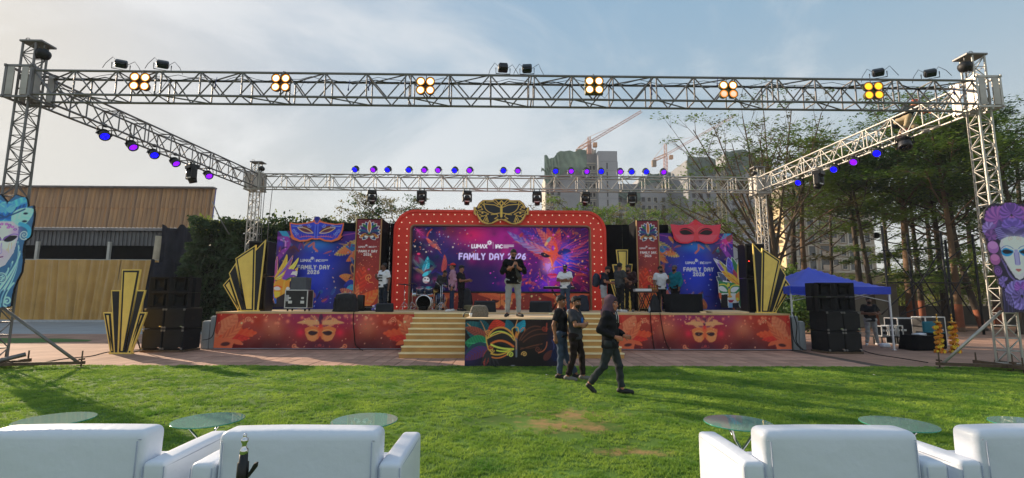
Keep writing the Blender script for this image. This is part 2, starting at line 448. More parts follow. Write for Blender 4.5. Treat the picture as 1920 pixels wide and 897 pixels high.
  ca=me.color_attributes.new('print','FLOAT_COLOR','POINT');ca.data.foreach_set('color',Cc.astype(np.float32).ravel())
  return link(name,me,parent)
def np_mesh(name,V,Q,smooth=False):
 me=bpy.data.meshes.new(name);n=len(Q);k=Q.shape[1]
 me.vertices.add(len(V));me.vertices.foreach_set('co',np.asarray(V,np.float32).ravel())
 me.loops.add(n*k);me.loops.foreach_set('vertex_index',np.asarray(Q,np.int32).ravel())
 me.polygons.add(n);me.polygons.foreach_set('loop_start',np.arange(0,n*k,k,dtype=np.int32))
 me.polygons.foreach_set('loop_total',np.full(n,k,np.int32))
 if smooth:me.polygons.foreach_set('use_smooth',np.ones(n,bool))
 me.update(calc_edges=True);me.validate()
 return me
PRINT=mat('printed_flex',attr=True,rough=0.5,spec=0.3,bump=0.45,bscale=1.7,scale=2)
PRINT_BOARD=mat('printed_board',attr=True,rough=0.5,spec=0.3)
LED=mat('led_screen',attr=True,rough=0.6,spec=0.2,emit=0.34)
# ------------------------------------------------------------------ ground
def sheet(name,poly,z,mt,kind='structure'):
 me=bpy.data.meshes.new(name);me.from_pydata([(x,y,z)for x,y in poly],[],[list(range(len(poly)))])
 me.materials.append(mt);o=link(name,me);o['kind']=kind;return o
M_EARTH=mat('packed_earth',(118,98,78),0.95,0,0.25,0.35,0.4,12)
sheet('ground',[(-420,-60),(420,-60),(420,620),(-420,620)],-0.012,M_EARTH)
def soil_mask_material():
 """lawn floor: dense short turf with bare reddish soil showing in a few worn spots"""
 mt=mat('lawn_turf',(82,112,44),0.9,0,0.3,1.2,0.8,45,spec=0.15)
 t=mt.node_tree;b=t.nodes['Principled BSDF'];L=t.links.new
 src=b.inputs['Base Color'].links[0].from_socket
 geo=t.nodes.new('ShaderNodeNewGeometry')
 prev=src
 nz=t.nodes.new('ShaderNodeTexNoise');nz.inputs['Scale'].default_value=4.6;nz.inputs['Detail'].default_value=10;nz.inputs['Roughness'].default_value=.75
 L(geo.outputs['Position'],nz.inputs['Vector'])
 acc=None
 for(x,y,rx,ry)in SOIL:
  vm=t.nodes.new('ShaderNodeVectorMath');vm.operation='SUBTRACT';vm.inputs[1].default_value=(x,y,0);L(geo.outputs['Position'],vm.inputs[0])
  v2=t.nodes.new('ShaderNodeVectorMath');v2.operation='DIVIDE';v2.inputs[1].default_value=(rx,ry,1);L(vm.outputs[0],v2.inputs[0])
  ln=t.nodes.new('ShaderNodeVectorMath');ln.operation='LENGTH';L(v2.outputs[0],ln.inputs[0])
  mr=t.nodes.new('ShaderNodeMapRange');mr.inputs[1].default_value=1.25;mr.inputs[2].default_value=0.0;mr.inputs[4].default_value=0.36;L(ln.outputs['Value'],mr.inputs[0])
  if acc is None:acc=mr.outputs[0]
  else:
   mm=t.nodes.new('ShaderNodeMath');mm.operation='MAXIMUM';L(acc,mm.inputs[0]);L(mr.outputs[0],mm.inputs[1]);acc=mm.outputs[0]
 ad=t.nodes.new('ShaderNodeMath');ad.operation='ADD';L(acc,ad.inputs[0]);L(nz.outputs['Fac'],ad.inputs[1])
 st=t.nodes.new('ShaderNodeMapRange');st.inputs[1].default_value=0.64;st.inputs[2].default_value=0.86;st.inputs[4].default_value=0.7;L(ad.outputs[0],st.inputs[0])
 mx=t.nodes.new('ShaderNodeMix');mx.data_type='RGBA';L(st.outputs[0],mx.inputs[0]);L(src,mx.inputs[6]);mx.inputs[7].default_value=(*lin((170,126,92)),1)
 L(mx.outputs[2],b.inputs['Base Color'])
 return mt
_s=[G(1075,778),G(1060,800),G(1110,800),G(1190,848),G(1035,790)]
SOIL=[(_s[0].x,_s[0].y,.95,.55),(_s[1].x,_s[1].y,.95,.50),(_s[2].x,_s[2].y,.4,.4),(_s[3].x,_s[3].y,.7,.22),(_s[4].x-.2,_s[4].y-.1,.4,.3)]
LAWN_Y=12.35
lawn=sheet('lawn',[(-42,-14),(42,-14),(42,LAWN_Y),(-42,LAWN_Y)],0.0,soil_mask_material())
M_GRASS=mat('grass_blade',(84,130,44),0.7,0,0.35,1.7,trans=0.4,spec=0.2,rgb2=(166,190,80))
def grass():
 t=M_GRASS.node_tree
 geo=t.nodes.new('ShaderNodeNewGeometry')
 for n in t.nodes:
  if n.bl_idname=='ShaderNodeMapping':t.links.new(geo.outputs['Position'],n.inputs[0])
 r=random.Random(3);mb=MB()
 for k in range(20):
  a=r.uniform(0,6.283);d=r.uniform(0,.085);x,y=d*math.cos(a),d*math.sin(a)
  h=r.uniform(.018,.042);b=r.uniform(0,6.283);lean=r.uniform(.2,1.1)*h;wd=r.uniform(.003,.0055);c,s=math.cos(b),math.sin(b)
  mb.add([(x-s*wd,y+c*wd,0),(x+s*wd,y-c*wd,0),(x+c*lean*.45+s*wd*.7,y+s*lean*.45-c*wd*.7,h*.65),(x+c*lean*.45-s*wd*.7,y+s*lean*.45+c*wd*.7,h*.65),(x+c*lean,y+s*lean,h)],[(0,1,2,3),(3,2,4)])
 rs=np.random.RandomState(5);P=[]
 def area(y0,y1,dens,xk=1.13):
  xm=xk*y1+.5;n=int((y1-y0)*2*xm*dens)
  x=rs.uniform(-xm,xm,n);y=rs.uniform(y0,y1,n);P.append(np.stack([x,y],1))
 area(1.8,4,330);area(4,6,300);area(6,8.5,230);area(8.5,LAWN_Y-.02,170)
 P=np.concatenate(P)
 keep=np.ones(len(P),bool)
 nzv=fbm(P[:,0]+50,P[:,1]+50,3.4,11)
 for(x,y,rx,ry)in SOIL:
  d=np.hypot((P[:,0]-x)/rx,(P[:,1]-y)/ry);keep&=~((d+(nzv-.5)*4.2<.62)&(rs.rand(len(P))<.78))
 clump=fbm(P[:,0]+20,P[:,1]+90,0.9,4);keep&=rs.rand(len(P))<0.55+clump*.8
 P=P[keep]
 me=bpy.data.meshes.new('grass');V=np.zeros((len(P),3));V[:,:2]=P;V[:,2]=0.001
 me.vertices.add(len(V));me.vertices.foreach_set('co',V.astype(np.float32).ravel());me.update()
 sa=me.attributes.new('tuft_size','FLOAT','POINT');sa.data.foreach_set('value',(0.48+0.62*fbm(P[:,0]+5,P[:,1]+7,1.6,21)).astype(np.float32))
 o=link('grass',me);o['kind']='stuff';o['label']='short green grass growing on the lawn'
 tuft=mb.mesh('grass_tuft',M_GRASS,fixn=False)
 tob=bpy.data.objects.new('grass_tuft',tuft)
 ng=bpy.data.node_groups.new('grass','GeometryNodeTree')
 ng.interface.new_socket('Geometry',in_out='INPUT',socket_type='NodeSocketGeometry');ng.interface.new_socket('Geometry',in_out='OUTPUT',socket_type='NodeSocketGeometry')
 gi=ng.nodes.new('NodeGroupInput');go=ng.nodes.new('NodeGroupOutput')
 ip=ng.nodes.new('GeometryNodeInstanceOnPoints');oi=ng.nodes.new('GeometryNodeObjectInfo');oi.inputs['Object'].default_value=tob
 rv=ng.nodes.new('FunctionNodeRandomValue');rv.data_type='FLOAT_VECTOR';rv.inputs[1].default_value=(0.12,0.12,6.283);rv.inputs[0].default_value=(-.12,-.12,0)
 na=ng.nodes.new('GeometryNodeInputNamedAttribute');na.data_type='FLOAT';na.inputs['Name'].default_value='tuft_size'
 ng.links.new(gi.outputs[0],ip.inputs['Points']);ng.links.new(oi.outputs['Geometry'],ip.inputs['Instance'])
 ng.links.new(rv.outputs[0],ip.inputs['Rotation']);ng.links.new(na.outputs[0],ip.inputs['Scale']);ng.links.new(ip.outputs[0],go.inputs[0])
 md=o.modifiers.new('grass','NODES');md.node_group=ng
grass()
M_BED=mat('paving_bed',(92,78,70),0.95,0,0.25,3,0.3)
M_PAVE=mat('clay_paver',(178,140,122),0.85,0,0.16,1.5,0.35,30,spec=0.2)
def _pave_mat():
 t=M_PAVE.node_tree;b=t.nodes['Principled BSDF'];src=b.inputs['Base Color'].links[0].from_socket
 oi=t.nodes.new('ShaderNodeObjectInfo');hs=t.nodes.new('ShaderNodeHueSaturation')
 mr=t.nodes.new('ShaderNodeMapRange');mr.inputs[3].default_value=.80;mr.inputs[4].default_value=1.12
 t.links.new(oi.outputs['Random'],mr.inputs[0]);t.links.new(mr.outputs[0],hs.inputs['Value']);t.links.new(src,hs.inputs['Color']);t.links.new(hs.outputs[0],b.inputs['Base Color'])
 m2=mat('clay_paving',(170,134,116),0.88,0,0.2,0.8,0.25,25,spec=0.2)
 t=m2.node_tree;b=t.nodes['Principled BSDF'];src=b.inputs['Base Color'].links[0].from_socket
 br=t.nodes.new('ShaderNodeTexBrick');br.inputs['Scale'].default_value=1.0;br.inputs['Brick Width'].default_value=.36;br.inputs['Row Height'].default_value=.7
 br.inputs['Mortar Size'].default_value=.009;br.offset=0.0;br.inputs['Color2'].default_value=(.85,.85,.85,1);br.inputs['Color1'].default_value=(1.0,1.0,1.0,1);br.inputs['Mortar'].default_value=(.45,.42,.4,1)
 geo=t.nodes.new('ShaderNodeNewGeometry');t.links.new(geo.outputs['Position'],br.inputs['Vector'])
 mx=t.nodes.new('ShaderNodeMix');mx.data_type='RGBA';mx.blend_type='MULTIPLY';mx.inputs[0].default_value=1
 t.links.new(src,mx.inputs[6]);t.links.new(br.outputs['Color'],mx.inputs[7]);t.links.new(mx.outputs[2],b.inputs['Base Color'])
 return m2
M_PAVING=_pave_mat()
PX0,PX1,PY1=-9.6,9.84,16.55
sheet('paving_bed',[(-60,LAWN_Y),(60,LAWN_Y),(60,23),(-60,23)],-0.008,M_BED)
for nm,q in(('paving',[(-60,LAWN_Y),(PX0,LAWN_Y),(PX0,23),(-60,23)]),('paving',[(PX1,LAWN_Y),(60,LAWN_Y),(60,27),(PX1,27)]),('paving',[(PX0,PY1),(PX1,PY1),(PX1,23),(PX0,23)])):
 pv=sheet(nm,q,0.0,M_PAVING)
def pavers():
 root=bpy.data.objects.new('front_paving',None);COL.objects.link(root);root['kind']='structure';root['label']='clay pavers laid in front of the stage'
 W,D=.36,.70;me=MB().box((0,0,-.025),(W-.014,D-.014,.05)).mesh('paver',M_PAVE,0.006,1)
 cells=[]
 for i in range(int((PX1-PX0)/W)):
  for j in range(6):
   x=PX0+(i+.5)*W;y=LAWN_Y+.01+(j+.5)*D
   if-1.0<x<1.5:continue
   if y>16.6:continue
   cells.append((abs(y)+abs(x)*.02,x,y))
 cells.sort();r=random.Random(2);rest=MB()
 for k,(_,x,y)in enumerate(cells):
  dz=r.uniform(-.004,.003)
  if k<296:
   o=link('paver',me,root);o.location=(x,y,dz);o.rotation_euler=(r.uniform(-.006,.006),r.uniform(-.006,.006),r.uniform(-.008,.008))
  else:rest.box((x,y,-.025+dz),(W-.014,D-.014,.05))
 o=rest.build('paver',M_PAVE,root);o['kind']='stuff'
pavers()
SCRAP=['bright white scrap by the left tower foot','pale scrap left of the raking brace foot','pale scrap just right of the raking brace foot','pale scrap at the far left end of the lawn edge','pale scrap on the lawn below the left speakers','pale scrap on the lawn before the left staircase','pale scrap on the lawn before the thrust banner','pale scrap on the lawn by the folded arms man','pale scrap on the lawn right of the hooded man','pale scrap on the lawn below the tent','pale scrap on the lawn at the left corner of the thrust','pale scrap on the lawn below the right skirt banner']
def scraps():
 r=random.Random(6);mt=mat('paper_scrap',(214,212,200),.8)
 for k,(px,py)in enumerate(((62,699),(112,693),(146,697),(20,703),(395,716),(652,716),(1026,706),(1110,690),(1270,705),(1640,706),(860,700),(1388,700))):
  p=G(px,py);s_=r.uniform(.02,.045);o=MB().add([(-s_,-s_*.6,.012),(s_,-s_*.5,.03),(s_*.8,s_*.6,.018),(-s_*.9,s_*.5,.034)],[(0,1,2),(0,2,3)]).build('paper_scrap',mt,None,fixn=False);o.location=(p.x,p.y,.012);o.rotation_euler=(0,0,r.uniform(0,6));tag(o,SCRAP[k],'litter','paper scraps on the lawn')
scraps()
a,b,c,d=G(-60,657),G(-60,634),G(60,640),G(168,640.5)
sheet('grass_strip',[(a.x-8,a.y),(d.x,d.y-.1),(d.x-.4,d.y+.6),(c.x,c.y+1.2),(b.x-8,b.y+.6)],0.006,mat('far_turf',(66,104,40),.9,0,.3,2.0,.8,30))
M_CONC=mat('drive_concrete',(150,152,154),0.85,0,0.12,0.8,0.2,20)
sheet('concrete_drive',[(-75,23),(-8,23),(-8,36.4),(-75,36.4)],-0.004,M_CONC)
sheet('rear_yard',[(-8,23),(9.84,23),(9.84,60),(-8,60)],-0.004,M_EARTH)
M_YARD=mat('swept_yard',(132,98,76),.95,0,.2,.5,.4,12)
sheet('dirt_yard',[(9.84,27),(70,27),(70,48),(9.84,48)],-0.004,M_YARD)
# ------------------------------------------------------------------ warehouse on the left
M_SHEET=mat('streaked_roof_sheet',(150,124,104),0.6,0.1,0.2,1.0,0.1,rgb2=(206,164,120),stretch=(7,1,.10),detail=4)  # grey-brown to tan, mixed in narrow upright streaks
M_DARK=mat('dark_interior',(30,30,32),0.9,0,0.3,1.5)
M_POST=mat('whitewashed_post',(188,186,178),0.7,0,0.12,3)
def warehouse():
 EY,EZ,RY,RZ=35.0,6.75,35.15,AY(220,353,35.1).z
 XR=AY(396,415,EY).x;XL=-75.0
 t=thing('warehouse','long open warehouse with a rust stained corrugated roof behind the yellow curtain','warehouse',(XR-20,EY,0))
 o=Vector((XR-20,EY,0))
 n=13;wd=(XR-(-45.0))/n
 L=math.hypot(RY-EY,RZ-EZ);an=math.atan2(RZ-EZ,RY-EY)
 def sheetmesh(wd):
  vs=[];k=int(wd/.3);fs=[]
  for i in range(k*4+1):
   x=i*wd/k/4;z=.0
   yy=.09*(1 if i%4==0 else(-1 if i%4==2 else 0))
   for s in(0,1):vs.append((x,s*L*math.cos(an)+yy,s*L*math.sin(an)))
  for i in range(k*4):fs.append((2*i,2*i+2,2*i+3,2*i+1))
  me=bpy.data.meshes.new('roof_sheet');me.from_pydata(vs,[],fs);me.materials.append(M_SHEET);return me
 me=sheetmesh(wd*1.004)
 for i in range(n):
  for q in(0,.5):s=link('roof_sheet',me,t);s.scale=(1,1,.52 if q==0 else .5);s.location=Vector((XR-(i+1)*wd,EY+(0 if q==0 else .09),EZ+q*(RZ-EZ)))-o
 bx('gutter',t,ALU_SHADE,Vector((XR-15,EY-.1,EZ-.14))-o,(30,.18,.2))
 bx('ridge_cap',t,ALU_SHADE,Vector((XR-15,RY,RZ+.07))-o,(30,.5,.1))
 MB().add([Vector((XR+.03,EY,EZ))-o,Vector((XR+.03,RY,RZ))-o,Vector((XR+.03,RY,RZ-.5))-o,Vector((XR+.03,EY,EZ-.4))-o,Vector((XR+.09,EY,EZ))-o,Vector((XR+.09,RY,RZ))-o,Vector((XR+.09,RY,RZ-.5))-o,Vector((XR+.09,EY,EZ-.4))-o],[(0,1,2,3),(4,7,6,5),(0,4,5,1),(3,2,6,7)]).build('gable_board',mat('blue_gable',(96,104,170),.6),t)
 mb=MB()
 x=XR-1
 while x>-45:mb.box(Vector((x,EY+.1,EZ-.78))-o,(.16,.05,1.05));x-=.3
 mb.box(Vector(((XR-45)/2,EY+.16,EZ-.78))-o,(XR+45-1,.04,1.05))
 mb.build('valance',mat('grey_valance',(98,98,100),.8,0,.2,1),t)
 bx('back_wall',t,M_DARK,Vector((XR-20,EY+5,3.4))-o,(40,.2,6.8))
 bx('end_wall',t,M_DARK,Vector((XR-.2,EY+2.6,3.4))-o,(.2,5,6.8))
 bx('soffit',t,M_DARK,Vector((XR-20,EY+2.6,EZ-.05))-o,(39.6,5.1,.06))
 for px in(68,203):
  p=AY(px,485,EY-.05);bx('post',t,M_POST,Vector((p.x,EY-.05,2.85))-o,(.18,.18,5.7))
 p=AY(294,485,EY-.3)
 MB().tube([Vector((p.x,EY-.3,0))-o,Vector((p.x-.15,EY-.3,2.5))-o,Vector((p.x+.05,EY-.3,6.1))-o],[.22,.2,.26],10).build('post',mat('cloth_wrapped_post',(176,162,138),.9,0,.2,2,.5,9),t)
warehouse()
def curtain():
 Y=34.5;X1=AY(292,560,Y).x;X0=-46.0;top=AY(180,488,Y).z
 M_C=mat('mustard_cloth',(190,150,84),0.85,0,0.10,1.2,0.2,12,sheen=.3)
 M_C2=mat('faded_mustard_cloth',(184,160,104),0.85,0,0.12,1.5,0.2,12,sheen=.3,stretch=(1,1,.2))
 t=thing('curtain','mustard yellow pleated cloth curtain hung along the warehouse front','curtain',(X1-10,Y,0))
 n=8;wd=(X1-X0)/n;r=random.Random(9)
 for k in range(n):
  xa=X1-(k+1)*wd;nx=int(wd/.045);nz=10;vs=[];fs=[]
  ph=[r.uniform(0,6.28)for _ in range(4)];fq=[r.uniform(9,13),r.uniform(17,23),r.uniform(2,3.4),r.uniform(26,32)]
  for i in range(nx+1):
   for j in range(nz+1):
    u=i/nx*wd;v=j/nz;sh=.35*(1-v)*math.sin(ph[2]+u*.7)
    w1=(u+sh);y=-(.20*abs(math.sin(fq[0]*.42*w1+ph[0]))**.8+.09*abs(math.sin(fq[1]*.37*w1+ph[1]+v))+.05*math.sin(fq[2]*u+ph[2]+v*1.4)+.012*math.sin(fq[3]*u+v*3))*(1.2-.55*v)
    vs.append((xa+u*1.02-(X1-10),y+.0*(k%2),top*v+.03+.03*math.sin(u*5)*(1-v)-.05*v*(math.sin(u/wd*math.pi))))
  for i in range(nx):
   for j in range(nz):a=i*(nz+1)+j;fs.append((a,a+nz+1,a+nz+2,a+1))
  me=bpy.data.meshes.new('curtain_panel');me.from_pydata(vs,[],fs);me.materials.append(M_C2 if k in(4,6)else M_C);me.polygons.foreach_set('use_smooth',[True]*len(fs))
  link('curtain_panel',me,t)
 tb('rail',t,M_POST,[(X0-(X1-10),0,top+.02),(10,0,top+.02)],.04,6)
 bx('skirting_kerb',t,mat('pale_kerb',(176,178,180),.8),((X0-X1)/2+10,-.3,.08),(X1-X0,.3,.16))
curtain()
def net():
 Y=33.2;x0,x1=AY(296,500,Y).x,AY(372,500,Y).x;z1=AY(330,421,Y).z
 t=thing('shade_net','black shade net draped beside the warehouse post behind the speakers','shade net',(x0,Y,0))
 mt=mat('black_net',(38,38,46),.95,0,.3,1.5,.5,10,spec=.1)
 def drape(name,xa,xb,za,zb,y,amp,seed):
  r=random.Random(seed);nx,nz=40,16;vs=[];fs=[];p=[r.uniform(0,6)for _ in range(5)]
  for i in range(nx+1):
   for j in range(nz+1):
    u,v=i/nx,j/nz;yy=amp*(math.sin(13*u+p[0]+2*v)+.6*math.sin(27*u+p[1])+.8*math.sin(5*u-4*v+p[2]))
    sag=-.35*math.sin(u*math.pi*2.0)**2*(v>.95)
    vs.append((xa+(xb-xa)*u,y+yy,za+(zb-za)*v+sag))
  for i in range(nx):
   for j in range(nz):a=i*(nz+1)+j;fs.append((a,a+nz+1,a+nz+2,a+1))
  me=bpy.data.meshes.new(name);me.from_pydata(vs,[],fs);me.materials.append(mt);me.polygons.foreach_set('use_smooth',[True]*len(fs));link(name,me,t)
 drape('upper_drape',0,x1-x0,2.5,z1,0,.10,1);drape('lower_drape',-.1,x1-x0-.1,0.05,4.3,-.7,.16,2)
net()
# ------------------------------------------------------------------ foliage helpers
M_LEAF_D=mat('dark_leaf',(50,78,42),.6,0,.35,.7,trans=.25,spec=.3,rgb2=(78,106,50))
M_LEAF_M=mat('feathery_leaf',(82,116,46),.6,0,.35,.5,trans=.38,spec=.25,rgb2=(126,148,62))
M_LEAF_H=mat('ivy_leaf',(40,60,36),.6,0,.35,.7,trans=.2,spec=.3,rgb2=(60,80,42))
M_LEAF_O=mat('olive_leaf',(84,88,42),.6,0,.3,.7,trans=.35,spec=.25,rgb2=(112,108,56))
M_LEAF_Y=mat('bright_leaf',(104,124,48),.6,0,.3,.8,trans=.4,spec=.25,rgb2=(142,146,66))
M_LEAF_P=mat('dry_pale_leaf',(150,142,112),.7,0,.25,.8,trans=.35,spec=.2,rgb2=(104,102,70))
M_BARK=mat('grey_bark',(68,58,49),.9,0,.25,3,.6,14,stretch=(1,1,.3))
M_BARK_L=mat('tan_bark',(104,82,63),.9,0,.2,3,.5,14,stretch=(1,1,.3))
M_TWIG=mat('twig',(88,74,60),.9,0,.2,4)
M_OCHRE=mat('red_ochre_paint',(128,72,48),.85,0,.15,4,.3,20)
def leaf_mesh(name,pts,size,mt,seed,flat=0.5,aspect=0.45,mat2=None):
 """many small leaf-shaped quads at the given points"""
 rs=np.random.RandomState(seed);P=np.asarray(pts);n=len(P)
 a=rs.uniform(0,2*np.pi,n);tilt=rs.normal(0,1-flat,n)*.9;roll=rs.normal(0,1-flat*.8,n)
 d=np.stack([np.cos(a)*np.cos(tilt),np.sin(a)*np.cos(tilt),np.sin(tilt)],1)
 up=np.stack([np.sin(roll)*-np.sin(a),np.sin(roll)*np.cos(a),np.cos(roll)],1)
 s=np.cross(up,d);s/=np.linalg.norm(s,axis=1,keepdims=True)+1e-9
 L=(size*rs.uniform(.6,1.35,n))[:,None];Wd=L*aspect
 V=np.stack([P-d*L*.5,P+s*Wd*.5,P+d*L*.5,P-s*Wd*.5],1).reshape(-1,3)
 Q=np.arange(n*4).reshape(n,4)
 me=np_mesh(name,V,Q);me.materials.append(mt)
 if mat2:
  me.materials.append(mat2);k=(fbm(P[:,0]+30,P[:,1]+P[:,2]*.7+40,.8,seed+3)>.56);me.polygons.foreach_set('material_index',k.astype(np.int32))
 return me
def hedge(name,label,x0,x1,y0,y1,zt,seed,n=9000):
 t=thing(name,label,'hedge',((x0+x1)/2,(y0+y1)/2,0));rs=np.random.RandomState(seed)
 hx,hy=(x1-x0)/2,(y1-y0)/2
 u=rs.uniform(-1,1,n*2);v=rs.uniform(0,1,n*2);side=rs.rand(n*2)
 zc=zt*(1+.10*(fbm((u+2)*2,v*0,1.3,seed)-.5)*2)
 X=u*hx;Z=v*zc;Y=np.full_like(X,-hy)
 top=side<.22;Z[top]=zc[top]+rs.normal(0,.08,top.sum());Y[top]=rs.uniform(-hy,hy,top.sum())
 lf=(side>.22)&(side<.36);X[lf]=-hx;Y[lf]=rs.uniform(-hy,hy,lf.sum())
 rt=(side>.36)&(side<.5);X[rt]=hx;Y[rt]=rs.uniform(-hy,hy,rt.sum())
 rnd=np.clip((v-.62)/.38,0,1)**2;Z-=zt*.12*np.abs(u)**3*v;X*=1-.22*rnd;Y*=1-.25*rnd
 b=fbm(X+30,Z+Y+30,.9,seed+1)-.5;b2=fbm(X+60,Z+10,2.4,seed+2)-.5
 Y=Y-(b*2.2+b2*1.0)*(np.abs(Y)>hy*.6)*-np.sign(Y+1e-6)+rs.normal(0,.07,len(X));X+=rs.normal(0,.09,len(X))+b*.9;Z+=b2*.9*(Z>.5)
 P=np.stack([X,Y,np.maximum(Z,.03)],1)
 link('foliage',leaf_mesh('foliage',P,.20,M_LEAF_H,seed,.1,.62),t)
 m=rs.randint(0,len(P),500);W=P[m].copy();W=W[W[:,2]>zt*.9];W=np.repeat(W,5,0)+rs.normal(0,.16,(len(W)*5,3));W[:,2]+=.12
 o_=link('new_shoots',leaf_mesh('new_shoots',W,.15,M_LEAF_Y,seed+7,.1,.6),t);o_['kind']='stuff'
 MB().box((0,.1,zt*.46),((x1-x0)*.84,(y1-y0)*.5,zt*.90)).build('dark_core',mat('hedge_core_shade',(26,34,22),1,0,.3,1.5,spec=0),t,.3,2)  # solid dark box inside the leaves, imitating their inner shade
 return t
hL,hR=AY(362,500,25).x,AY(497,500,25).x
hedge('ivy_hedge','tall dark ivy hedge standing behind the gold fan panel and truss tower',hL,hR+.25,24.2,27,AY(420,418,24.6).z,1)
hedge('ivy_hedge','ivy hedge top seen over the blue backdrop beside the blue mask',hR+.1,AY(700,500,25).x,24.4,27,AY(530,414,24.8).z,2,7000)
# ------------------------------------------------------------------ trees
def tree(name,label,base,h,seed,spread=3.6,trunk_r=.2,lean=(0,0),leaf=M_LEAF_M,leaf2=None,bark=M_BARK,nleaf=12500,fork=.33,limbs=13,rise=.55,pads=3,ochre=0.0,leaf_size=.23,bare=0.0,group='tall feathery trees behind the right of the stage',pad_r=1.6,low=0,flat=.82,trunk_mid=0.0,ends=()):
 t=thing(name,label,'tree',base,0,group);r=random.Random(seed)
 fz=h*fork;hz=h*.80
 kx,ky=r.uniform(-.25,.25),r.uniform(-.25,.25)
 def axis(z):k=z/h;return Vector((lean[0]*k*k+kx*math.sin(k*5)+trunk_mid*math.sin(k*3.14),lean[1]*k*k+ky*math.sin(k*4),z))
 zs=[0,.12,.4]+[hz*i/8 for i in range(1,9)]
 zs=sorted(zs)
 MB().tube([axis(z)for z in zs],[trunk_r*(1.35 if z<.1 else 1.08 if z<.2 else 1)*(1-.75*z/hz)+.015 for z in zs],9).build('trunk',bark,t,fixn=False)
 if ochre:
  MB().tube([axis(z)for z in(0,.12,.4,ochre*.7,ochre)],[trunk_r*k+.012 for k in(1.35,1.08,1,.96,.94)],9).build('painted_band',M_OCHRE,t,fixn=False)
 lim=MB();pts=[]
 def padpts(c,rad,n):
  rs=np.random.RandomState(r.randint(0,10**6));a=rs.uniform(0,6.283,n);rr=rad*np.sqrt(rs.rand(n))*(1+.3*np.sin(a*3+seed));
  P=np.stack([c.x+rr*np.cos(a),c.y+rr*np.sin(a),c.z+rs.normal(0,.05+.035*rad,n)+.10*np.sin(a*2)-.06*rr],1)
  k=fbm(P[:,0]+50,P[:,1]+50+P[:,2],1.6,seed);P=P[k>.42];pts.append(P)
 npad=max(1,int(nleaf/(limbs*pads)))
 for i in range(limbs):
  q=(i+r.uniform(.2,.8))/limbs;z0=fz+(hz-fz)*q;a=i*2.4+r.uniform(-.4,.4)
  p=axis(z0);L=spread*(1-.45*q)*r.uniform(.75,1.2);up=rise*(0.6+q)*r.uniform(.8,1.2)
  d=Vector((math.cos(a),math.sin(a),up));path=[p]
  for s in range(5):
   d=(d+Vector((r.uniform(-.22,.22),r.uniform(-.22,.22),r.uniform(-.05,.14)))).normalized();path.append(path[-1]+d*L/5)
  r0=trunk_r*.27*(1-.45*q)
  lim.tube(path,[r0*(1-.8*s/5)+.008 for s in range(6)],6,cap=False)
  for k in range(pads):
   f=.45+.55*(k+r.random())/pads;idx=min(4,int(f*5));b=path[idx].lerp(path[idx+1],f*5-idx)
   e=b+Vector((r.uniform(-1,1),r.uniform(-1,1),r.uniform(.05,.8)))*L*.30
   mid=b.lerp(e,.5)+Vector((0,0,.06));lim.tube([b,mid,e],[.022,.014,.006],4,cap=False)
   for w_ in range(3):
    e2=e+Vector((r.uniform(-1,1),r.uniform(-1,1),r.uniform(-.1,.4)))*.7;lim.tube([mid,e2],[.010,.004],3,cap=False)
   if r.random()>=bare:padpts(e,pad_r*r.uniform(.6,1.25),npad)
 for e_ in ends:
  e=Vector(e_);k0=fz*r.uniform(.85,1.15);p=axis(k0);L=(e-p).length;c_=p.lerp(e,.45)+Vector((0,0,-.10*L*r.uniform(.2,1.2)))
  path=[p*(1-u)**2+c_*2*u*(1-u)+e*u*u for u in[q/8 for q in range(9)]];lim.tube(path,[trunk_r*.33*(1-.85*q/8)+.012 for q in range(9)],6,cap=False)
  for k in range(11):
   f=.35+.65*(k+r.random())/11;i0=min(7,int(f*8));b=path[i0].lerp(path[i0+1],f*8-i0);t2=b+((e-p).normalized()*.7+Vector((r.uniform(-.6,.6),r.uniform(-.6,.6),r.uniform(.0,.7))))*L*.16
   lim.tube([b,b.lerp(t2,.5)+Vector((0,0,.05)),t2],[.02,.013,.005],4,cap=False)
   for w_ in range(3):e2=t2+Vector((r.uniform(-1,1),r.uniform(-1,1),r.uniform(-.05,.4)))*.6;lim.tube([b.lerp(t2,.6),e2],[.009,.004],3,cap=False)
   if f>.55 or r.random()<.3:padpts(t2,r.uniform(.35,.8),70)
 for i in range(low):
  a=r.uniform(0,6.28);z0=r.uniform(fz*.45,fz);p=axis(z0);e=p+Vector((math.cos(a),math.sin(a),r.uniform(-.1,.3)))*r.uniform(.9,2.0)
  lim.tube([p,p.lerp(e,.5)+Vector((0,0,.15)),e],[.03,.02,.008],4,cap=False);padpts(e,1.0,npad)
 lim.build('branches',M_TWIG if bare>.3 else bark,t,fixn=False)['kind']='stuff'
 if pts:
  link('crown',leaf_mesh('crown',np.concatenate(pts),leaf_size,leaf,seed,flat,.42,leaf2),t)['kind']='stuff'
 return t
def TX(px,Y):return AY(px,560,Y).x
